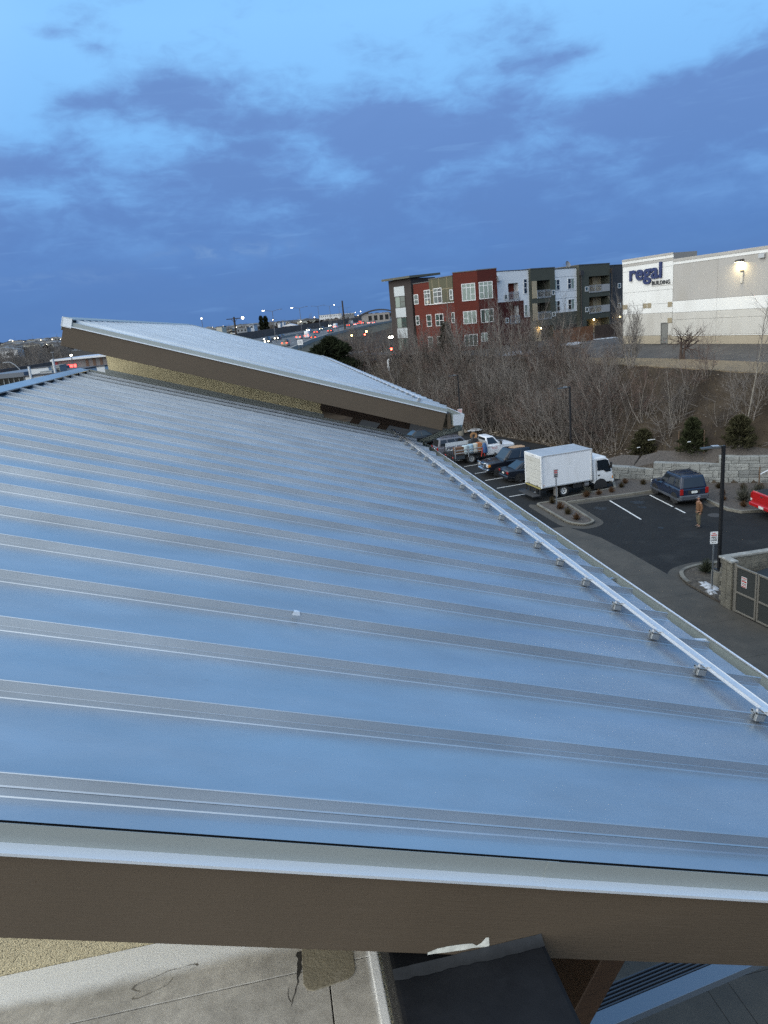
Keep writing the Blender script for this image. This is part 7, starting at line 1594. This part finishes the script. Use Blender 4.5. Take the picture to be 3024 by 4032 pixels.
# roadside sign, signals
def face_box(name, label, cat, x0, y0, x1, y1, d, thick, m, group=None, down=0.0, part='front'):
    """A block standing at depth d whose face covers the given spot; it reaches `down` metres lower as its base."""
    c = at((x0+x1)/2, (y0+y1)/2, d); k = d/FPX; w, h = abs(x1-x0)*k, abs(y1-y0)*k
    t = thing(name, label, cat, (c.x, c.y, c.z-h/2-down), math.atan2(CR.y, CR.x), group)
    MB().box(-w/2, w/2, 0, thick, 0, h+down).build(part, m, t)
    return t, w, h+down
t, w, h = face_box('roadside_sign', 'white rectangular roadside sign on posts in front of the highway cars', 'sign', 1171, 1338, 1192, 1358, 128, .06, SGN, part='sign_board')
for s in (-1, 1): MB().box(s*w*.35-.04, s*w*.35+.04, .061, .14, -3.0, h).build('post', LPM, t)
for i, z in enumerate((.78, .62, .46, .30)): MB().box(-w*.36, w*.30, -.012, -.001, h*z-.03, h*z+.03).build('print', mat('print_grey', (.22, .22, .23), rough=.7), t)
def signal(px, py, d, lens, label, base=2.0):
    p = at(px, py, d); t = thing('traffic_signal', label, 'traffic light', (p.x, p.y, p.z-5)); MB().tube((0, .1, 0), (0, .1, 5.3), .07, n=6).build('pole', LPM, t); MB().box(-.18, .18, -.15, .09, 4.55, 5.5).build('signal_head', BLKP, t)
    MB().lathe([(0, 0), (.16, .01), (.17, .05)], 12, Matrix.Translation((0, -.16, 5.0)) @ Matrix.Rotation(R(90), 4, 'X')).build('lens', glow('lens_'+lens, {'red': (1, .05, .03), 'yellow': (1, .78, .22), 'white': (1, .93, .75)}[lens], 30), t); return t
signal(1442, 1305, 150, 'yellow', 'yellow signal lamp below the highway bridge, upper of the pair'); signal(1436, 1317, 150, 'red', 'red traffic light below the highway bridge'); signal(1384, 1321, 160, 'yellow', 'yellow light left of the red traffic light'); signal(1540, 1374, 98, 'red', 'red signal light left of the foot of the stair tower')
for i, x in enumerate((1534, 1543, 1552)): signal(x, 1328-i, 112, 'white', ('left', 'middle', 'right')[i]+' of three small white lamps in a row left of the stair tower')
signal(1474, 1284, 320, 'white', 'white lamp on the bend of the highway') if False else None
p = at(1505, 1364, 100); lp2 = lot_lamp('slim black lot lamp on the reddish slope left of the thicket', p.x, p.y, 6.2, 175, base=False); lp2.location.z = p.z-6.2
p = at(1530, 1450, 92); t = thing('utility_pedestal', 'white bent standpipe on the reddish slope', 'standpipe', (p.x, p.y, p.z)); MB().path([(0, 0, -.3), (0, 0, .95), (.06, 0, 1.05), (.20, 0, 1.08)], .13, 8).build('pipe', PVC, t)
# long white sheds and other buildings beyond the highway
CRM = mat('far_cream', (.42, .40, .34), rough=.9); FW = mat('far_white', (.55, .57, .60), rough=.8); FG = mat('far_grey', (.20, .21, .225), rough=.8); FBN = mat('far_brown', (.135, .085, .06), rough=.9); FD = mat('far_dark', (.045, .045, .05), rough=.8); FRF = mat('far_roof', (.10, .10, .105), rough=.8)
def far_building(label, x0, y0, x1, y1, d, wall, roof=None, gable=False, nwin=0, thick=12, down=6.0, group=None, name='far_building'):
    t, w, h = face_box(name, label, 'building', x0, y0, x1, y1, d, thick, wall, group, down, 'wall')
    if gable: MB().prof([(-w/2-.5, h), (w/2+.5, h), (0, h+w*.16)], -.4, thick+.4).build('roof', roof or FRF, t)
    else: MB().box(-w/2-.2, w/2+.2, -.2, thick+.2, h+.002, h+.35).build('roof', roof or FRF, t)
    for i in range(nwin):
        x = -w/2+w*(i+.5)/nwin; MB().box(x-w*.22/nwin, x+w*.22/nwin, -.06, -.002, h-(h-down)*.75, h-(h-down)*.25).build('window', GLD, t)
    return t
for a in [('cream box building low on the skyline right of the upper roof', 852, 1288, 874, 1304, 420, CRM, FRF, False, 0), ('grey shed with vents left of the tall conifers', 931, 1294, 973, 1308, 390, FG, FG, False, 3), ('pale grey box just left of the tall conifers', 981, 1281, 1000, 1294, 420, mat('far_pale', (.36, .38, .41), rough=.8), FG, False, 1),
          ('long white roofed shed behind the noise wall', 918, 1309, 1035, 1320, 400, FW, FW, False, 0), ('low white building right of the long shed', 1036, 1308, 1075, 1316, 420, FG, FW, False, 4), ('brown hall with a white truss gable beyond the highway', 1112, 1284, 1168, 1302, 480, FBN, FW, True, 0),
          ('long pale flat roofed block far behind the highway lamps', 1255, 1239, 1345, 1249, 880, FW, FG, False, 12), ('pale block right of the wooden mast', 1352, 1235, 1394, 1246, 880, FG, FW, False, 5), ('low white building over the far traffic', 1362, 1261, 1388, 1266, 520, FW, FRF, False, 3), ('small white house among the trees beyond the highway', 1093, 1271, 1103, 1279, 500, FW, FRF, False, 1), ('white tank building beside the small white house', 1104, 1270, 1116, 1277, 520, FW, FW, False, 0)]: far_building(*a)
t, w, h = face_box('portal_building', 'pale building with a dark arched roof and open bays at the end of the highway', 'building', 1424, 1234, 1534, 1262, 430, 20, mat('portal_wall', (.26, .235, .215), rough=.9), None, 4.0, 'wall')
for i in range(4): x = -w/2+w*(.30+.2*i); MB().box(x-w*.06, x+w*.06, -.08, -.004, 4.2, h-1.2).build('bay_opening', DARK, t)
pr = [(-w/2-2, h-2.0)]+[(-w/2-2+(w+4)*i/10, h-2.0+4.4*math.sin(.35+2.1*i/10)) for i in range(11)]+[(w/2+2, h-2.0)]
pr2 = [(x, z) for x, z in pr[1:-1]]; MB().prof(pr2+[(x, z-.7) for x, z in reversed(pr2)], -1.0, 21).build('arched_roof', FD, t)
for i, (x0, y0, x1, y1) in enumerate([(400, 1335, 420, 1345)]): pass
# neighbouring shop and its rooftop gear, seen over the ridge
WPN = mat('parapet_white', (.50, .52, .54), rough=.8, var=.06, vscale=1.0); GRU = mat('unit_grey', (.20, .215, .22), rough=.6, metal=.2); DGL = mat('dark_glazing', (.014, .018, .020), rough=.12, spec=.8)
t, w, h = face_box('corner_shop', 'white parapet of a neighbouring flat roofed shop just beyond the ridge', 'building', 102, 1478, 236, 1520, 60, 9, WPN, None, 8.5, 'wall')
MB().box(-w/2-.1, w/2+.1, -.1, 9.1, h+.002, h+.10).build('parapet_cap', FD, t)
for (name, lab, cat, x0, y0, x1, y1, d, th, m) in [('roof_unit', 'long white rooftop air handler behind the two white vent pipes', 'roof unit', 121, 1450, 192, 1463, 63, 1.6, WPN), ('roof_unit', 'dark grey louvred rooftop unit right of the vent pipes', 'roof unit', 205, 1442, 238, 1484, 62, 1.4, GRU), ('roof_unit', 'pale grey rooftop box in front of the long air handler', 'roof unit', 160, 1464, 206, 1482, 61, 1.2, mat('unit_pale', (.36, .375, .38), rough=.6)),
                                                      ('roof_unit', 'white rooftop box against the upper stucco wall, left of a pair', 'roof unit', 382, 1444, 414, 1466, 40, 1.0, WPN), ('roof_unit', 'white rooftop box against the upper stucco wall, right of a pair', 'roof unit', 417, 1440, 462, 1464, 42, 1.2, WPN)]:
    q, w, h = face_box(name, lab, cat, x0, y0, x1, y1, d, th, m, None, .3, 'housing')
    MB().box(-w/2-.03, w/2+.03, -.03, th+.03, h+.002, h+.06).build('lid', FD if m is WPN else GRU, q)
    if m is GRU:
        for i in range(5): MB().box(-w*.4, w*.4, -.03, -.002, h*.25+i*h*.13, h*.25+i*h*.13+h*.07).build('louvre', FD, q)
for i, (x, y, L) in enumerate([(113, 1443, 1.75), (207, 1413, 1.2)]):
    p = at(x, y, 59.5); o = MB().tube((0, 0, -L), (0, 0, 0), .10, n=12).build('vent_pipe', WPN, None, smooth=40); o.location = p; tag(o, ('left', 'right')[i]+' white vent pipe standing on the neighbouring roof', 'vent pipe')
t, w, h = face_box('glass_pavilion', 'dark glazed low building with a grey roof at the far left', 'building', -60, 1490, 104, 1560, 72, 10, DGL, None, 6, 'wall')
MB().box(-w/2-.4, w/2+.3, -.5, 10.3, h+.002, h+.45).build('roof', mat('slate_blue_roof', (.10, .115, .14), rough=.5, metal=.2), t)
for i in range(9): x = -w/2+w*i/8; MB().box(x-.05, x+.05, -.08, -.003, 0, h).build('mullion', GRU, t)
for z in (h-.9, h-1.7): MB().box(-w/2, w/2, -.07, -.0035, z-.04, z+.04).build('transom', GRU, t)
# red shop with its lit sign
t, w, h = face_box('red_shop', 'red and white shop with a glowing red sign, left of the upper roof', 'building', 216, 1412, 450, 1452, 128, 14, mat('shop_grey', (.17, .16, .155), rough=.8), None, 9, 'wall')
RDF = mat('shop_red', (.26, .012, .02), rough=.5)
MB().box(-w/2-.3, w/2+.3, -1.0, 14.3, h+.002, h+.32).build('white_roof_edge', FW, t); MB().box(-w*.02, w/2, -.6, -.003, h-2.9, h-1.5).build('red_fascia', RDF, t)
MB().box(-w/2+.9, -w*.02, -1.6, -.004, h-2.2, h-1.75).build('white_canopy', FW, t)
for i in range(4): x = w*(.05+.12*i); MB().box(x-.25, x+.25, -.05, -.004, h-1.45, h-.1).build('brown_pier', FBN, t)
MB().box(-w/2+.1, -w/2+.6, -.08, -.004, h-1.5, h-.15).build('red_pier', RDF, t)
sr = random.Random(12); x = -w/2+.75; sgm = glow('red_sign_glow', (1.0, .06, .05), 6.5); sb_ = MB()
while x < -w/2+3.9: wd = .14+.16*sr.random(); sb_.box(x, x+wd, -.14, -.08, h-1.35+.05*sr.random(), h-.85-.06*sr.random()); x += wd+.05
sb_.build('sign_letters', sgm, t); MB().box(-w/2+.65, -w/2+4.0, -.075, -.004, h-1.5, h-.70).build('sign_panel', mat('sign_back_pink', (.30, .15, .15), rough=.6), t)
for i in range(7): MB().box(-w/2+1.2+i*.42, -w/2+1.5+i*.42, -.05, -.004, h-3.4, h-2.3).build('window', GLD, t) if i % 2 else None
# arched street lamp at the far left
p = at(99.5, 1472, 115); t = thing('street_lamp', 'grey street lamp with a long curved arm at the far left', 'street lamp', (p.x, p.y, p.z-4)); u = Vector((CR.x, CR.y, 0)).normalized(); pts = [Vector((0, 0, 0)), Vector((0, 0, 3.6))]+[Vector((0, 0, 3.6))+u*(-2.6*q)+Vector((0, 0, 2.5*math.sin(min(1, q*1.1)*1.57))) for q in (.06, .15, .3, .5, .75, 1.0)]
MB().path(pts, .075, 7).build('pole', mat('lamp_grey_light', (.26, .27, .28), rough=.5, metal=.3), t); MB().box(-.6, .1, -.12, .12, -.08, .06).build('lamp_head', MATS['lamp_grey_light'], t).location = pts[-1]
p = at(205, 1388, 140); t = thing('street_lamp', 'thin dark lamp post left of the red sign', 'street lamp', (p.x, p.y, p.z-6)); MB().tube((0, 0, 0), (0, 0, 6), .08, n=6).build('pole', LPM, t); MB().box(-.3, .3, -.12, .12, 5.95, 6.08).build('lamp_head', FG, t)
# the town on the hill at the left
p = at(44.5, 1346, 2600); t = thing('water_tower', 'white round water tower on the left skyline', 'water tower', (p.x, p.y, p.z-24)); MB().lathe([(0, 15), (4, 15.5), (8, 19), (9, 24), (8, 29), (4, 32.4), (0, 33)], 20).build('tank', FW, t, smooth=60); MB().tube((0, 0, -6), (0, 0, 16), 2.2, n=10).build('stem', FG, t)
tr_ = random.Random(31)
HOUSE = []
for i in range(3):
    t = thing('hillside_house', 'house', 'house', (0, 0, 0)); w, d, h = (18, 26, 36)[i], 10, (7, 6, 8)[i]
    MB().box(-w/2, w/2, 0, d, -4, h).build('wall', (CRM, FW, FG)[i], t); MB().prof([(-w/2-.6, h), (w/2+.6, h), (0, h+w*.13)], -.5, d+.5).build('roof', FRF if i != 1 else FG, t) if i < 2 else MB().box(-w/2-.3, w/2+.3, -.3, d+.3, h+.002, h+.5).build('roof', FRF, t)
    MB().box(-w*.3, -w*.1, -.1, -.01, h*.3, h*.7).box(w*.1, w*.3, -.1, -.01, h*.3, h*.7).build('window_row', GLD, t); HOUSE.append(t)
n = 0
for i in range(100):
    px = tr_.uniform(-10, 285) if i < 62 else tr_.uniform(800, 1350); d = tr_.uniform(600, 2100)
    v = at(px, 1300, d); x, y = v.x, v.y; z = terrain(x, y); lab = 'small pale building of the town on the left hillside' if i < 62 else 'small far building on the skyline beyond the highway'
    k = i % 3
    if n < 3 and i < 3: o = HOUSE[i]; o.location = (x, y, z); o.rotation_euler = (0, 0, tr_.uniform(-.5, .5)-.1); o['label'] = lab; o['group'] = 'far town buildings'
    else: o = dup(HOUSE[k], (x, y, z), tr_.uniform(-.5, .5)-.1, lab, 'far town buildings' if i < 62 else 'far buildings on the skyline')
GB = MB().lathe([(0, -1), (.7, -.7), (1, 0), (.7, .7), (0, 1)], 8).mesh('lamp', glow('town_lamp', (1, .88, .66), 7))
for i in range(30):
    px = tr_.uniform(0, 280) if i < 18 else tr_.uniform(830, 1470); d = tr_.uniform(500, 1900); v = at(px, 1300, d); z = terrain(v.x, v.y)
    o = put('town_lamp', GB, None); s_ = d*.00058*tr_.uniform(.5, 1.2); o.scale = (s_, s_, s_); o.location = (v.x, v.y, z+tr_.uniform(4, 11)); tag(o, 'small bright lamp among the far town buildings', 'lamp', 'lamps of the far town')
FT_ = 'bare trees far off along the skyline'
for i in range(120):
    if i < 58: px = tr_.uniform(-30, 260); d = tr_.uniform(170, 520)
    elif i < 104: px = tr_.uniform(800, 1470); d = tr_.uniform(420, 760)
    else: px = tr_.uniform(1300, 1560); d = tr_.uniform(150, 330)
    v = at(px, 1300, d); z = terrain(v.x, v.y)
    if i >= 104: z = min(z, 5.0)
    s_ = tr_.uniform(.8, 1.5)*(1.15 if i < 104 else .6)
    t = tree(('tall', 'shrub', 'vase')[i % 3], i, v.x, v.y, tr_.uniform(0, 6.28), s_*(1.6 if i % 3 == 1 else 1), 'bare tree in the dark wood at the far left' if i < 58 else ('bare tree on the skyline beyond the highway' if i < 104 else 'bare tree below the highway bridge'), 'bare_tree', 'tree', ('bare trees of the far left wood', FT_, 'bare trees below the highway')[0 if i < 58 else (1 if i < 104 else 2)], z=z)
for px, top, bot, d, rad, lab, sd in [(1033, 1249, 1300, 450, 1.5, 'left of the two tall dark conifers beyond the highway', 41), (1050, 1250, 1300, 455, 1.9, 'right of the two tall dark conifers beyond the highway', 42)]:
    v = at(px, bot, d); H_ = (bot-top)*d/FPX; ever('pine_tree', lab, v.x, v.y, H_+3, rad, 1500, sd, MATS['dark_evergreen'], .8, .35, z=v.z-3)
# wooded far land reads as one mass
wv = []; wf = []
wr = random.Random(66)
for i in range(5200):
    px = wr.uniform(-900, 300) if i % 5 < 3 else wr.uniform(780, 1700); d = wr.uniform(600, 2600); v = at(px, 1300, d); z = terrain(v.x, v.y); s_ = wr.uniform(3, 7); k = len(wv)
    for q in range(4):
        a = wr.uniform(0, 6.28); c = Vector((v.x+wr.uniform(-s_, s_)*.8, v.y+wr.uniform(-s_, s_)*.8, z+wr.uniform(.1, .9)*s_)); e = Vector((math.cos(a), math.sin(a), wr.uniform(-.4, .8)))*s_*.5; g_ = Vector((-math.sin(a), math.cos(a), wr.uniform(-.5, .9)))*s_*.5; b = len(wv)
        wv += [tuple(c-e), tuple(c+g_), tuple(c+e), tuple(c-g_)]; wf.append((b, b+1, b+2, b+3))
me = bpy.data.meshes.new('far_wood'); me.from_pydata(wv, [], wf); me.materials.append(mat('far_wood_brown', (.075, .066, .060), rough=1, var=.4, vscale=.02, coords='World', spec=0)); tag(put('far_wood', me, None), 'leafless woods of the far plain and hillside', None, None, 'stuff')
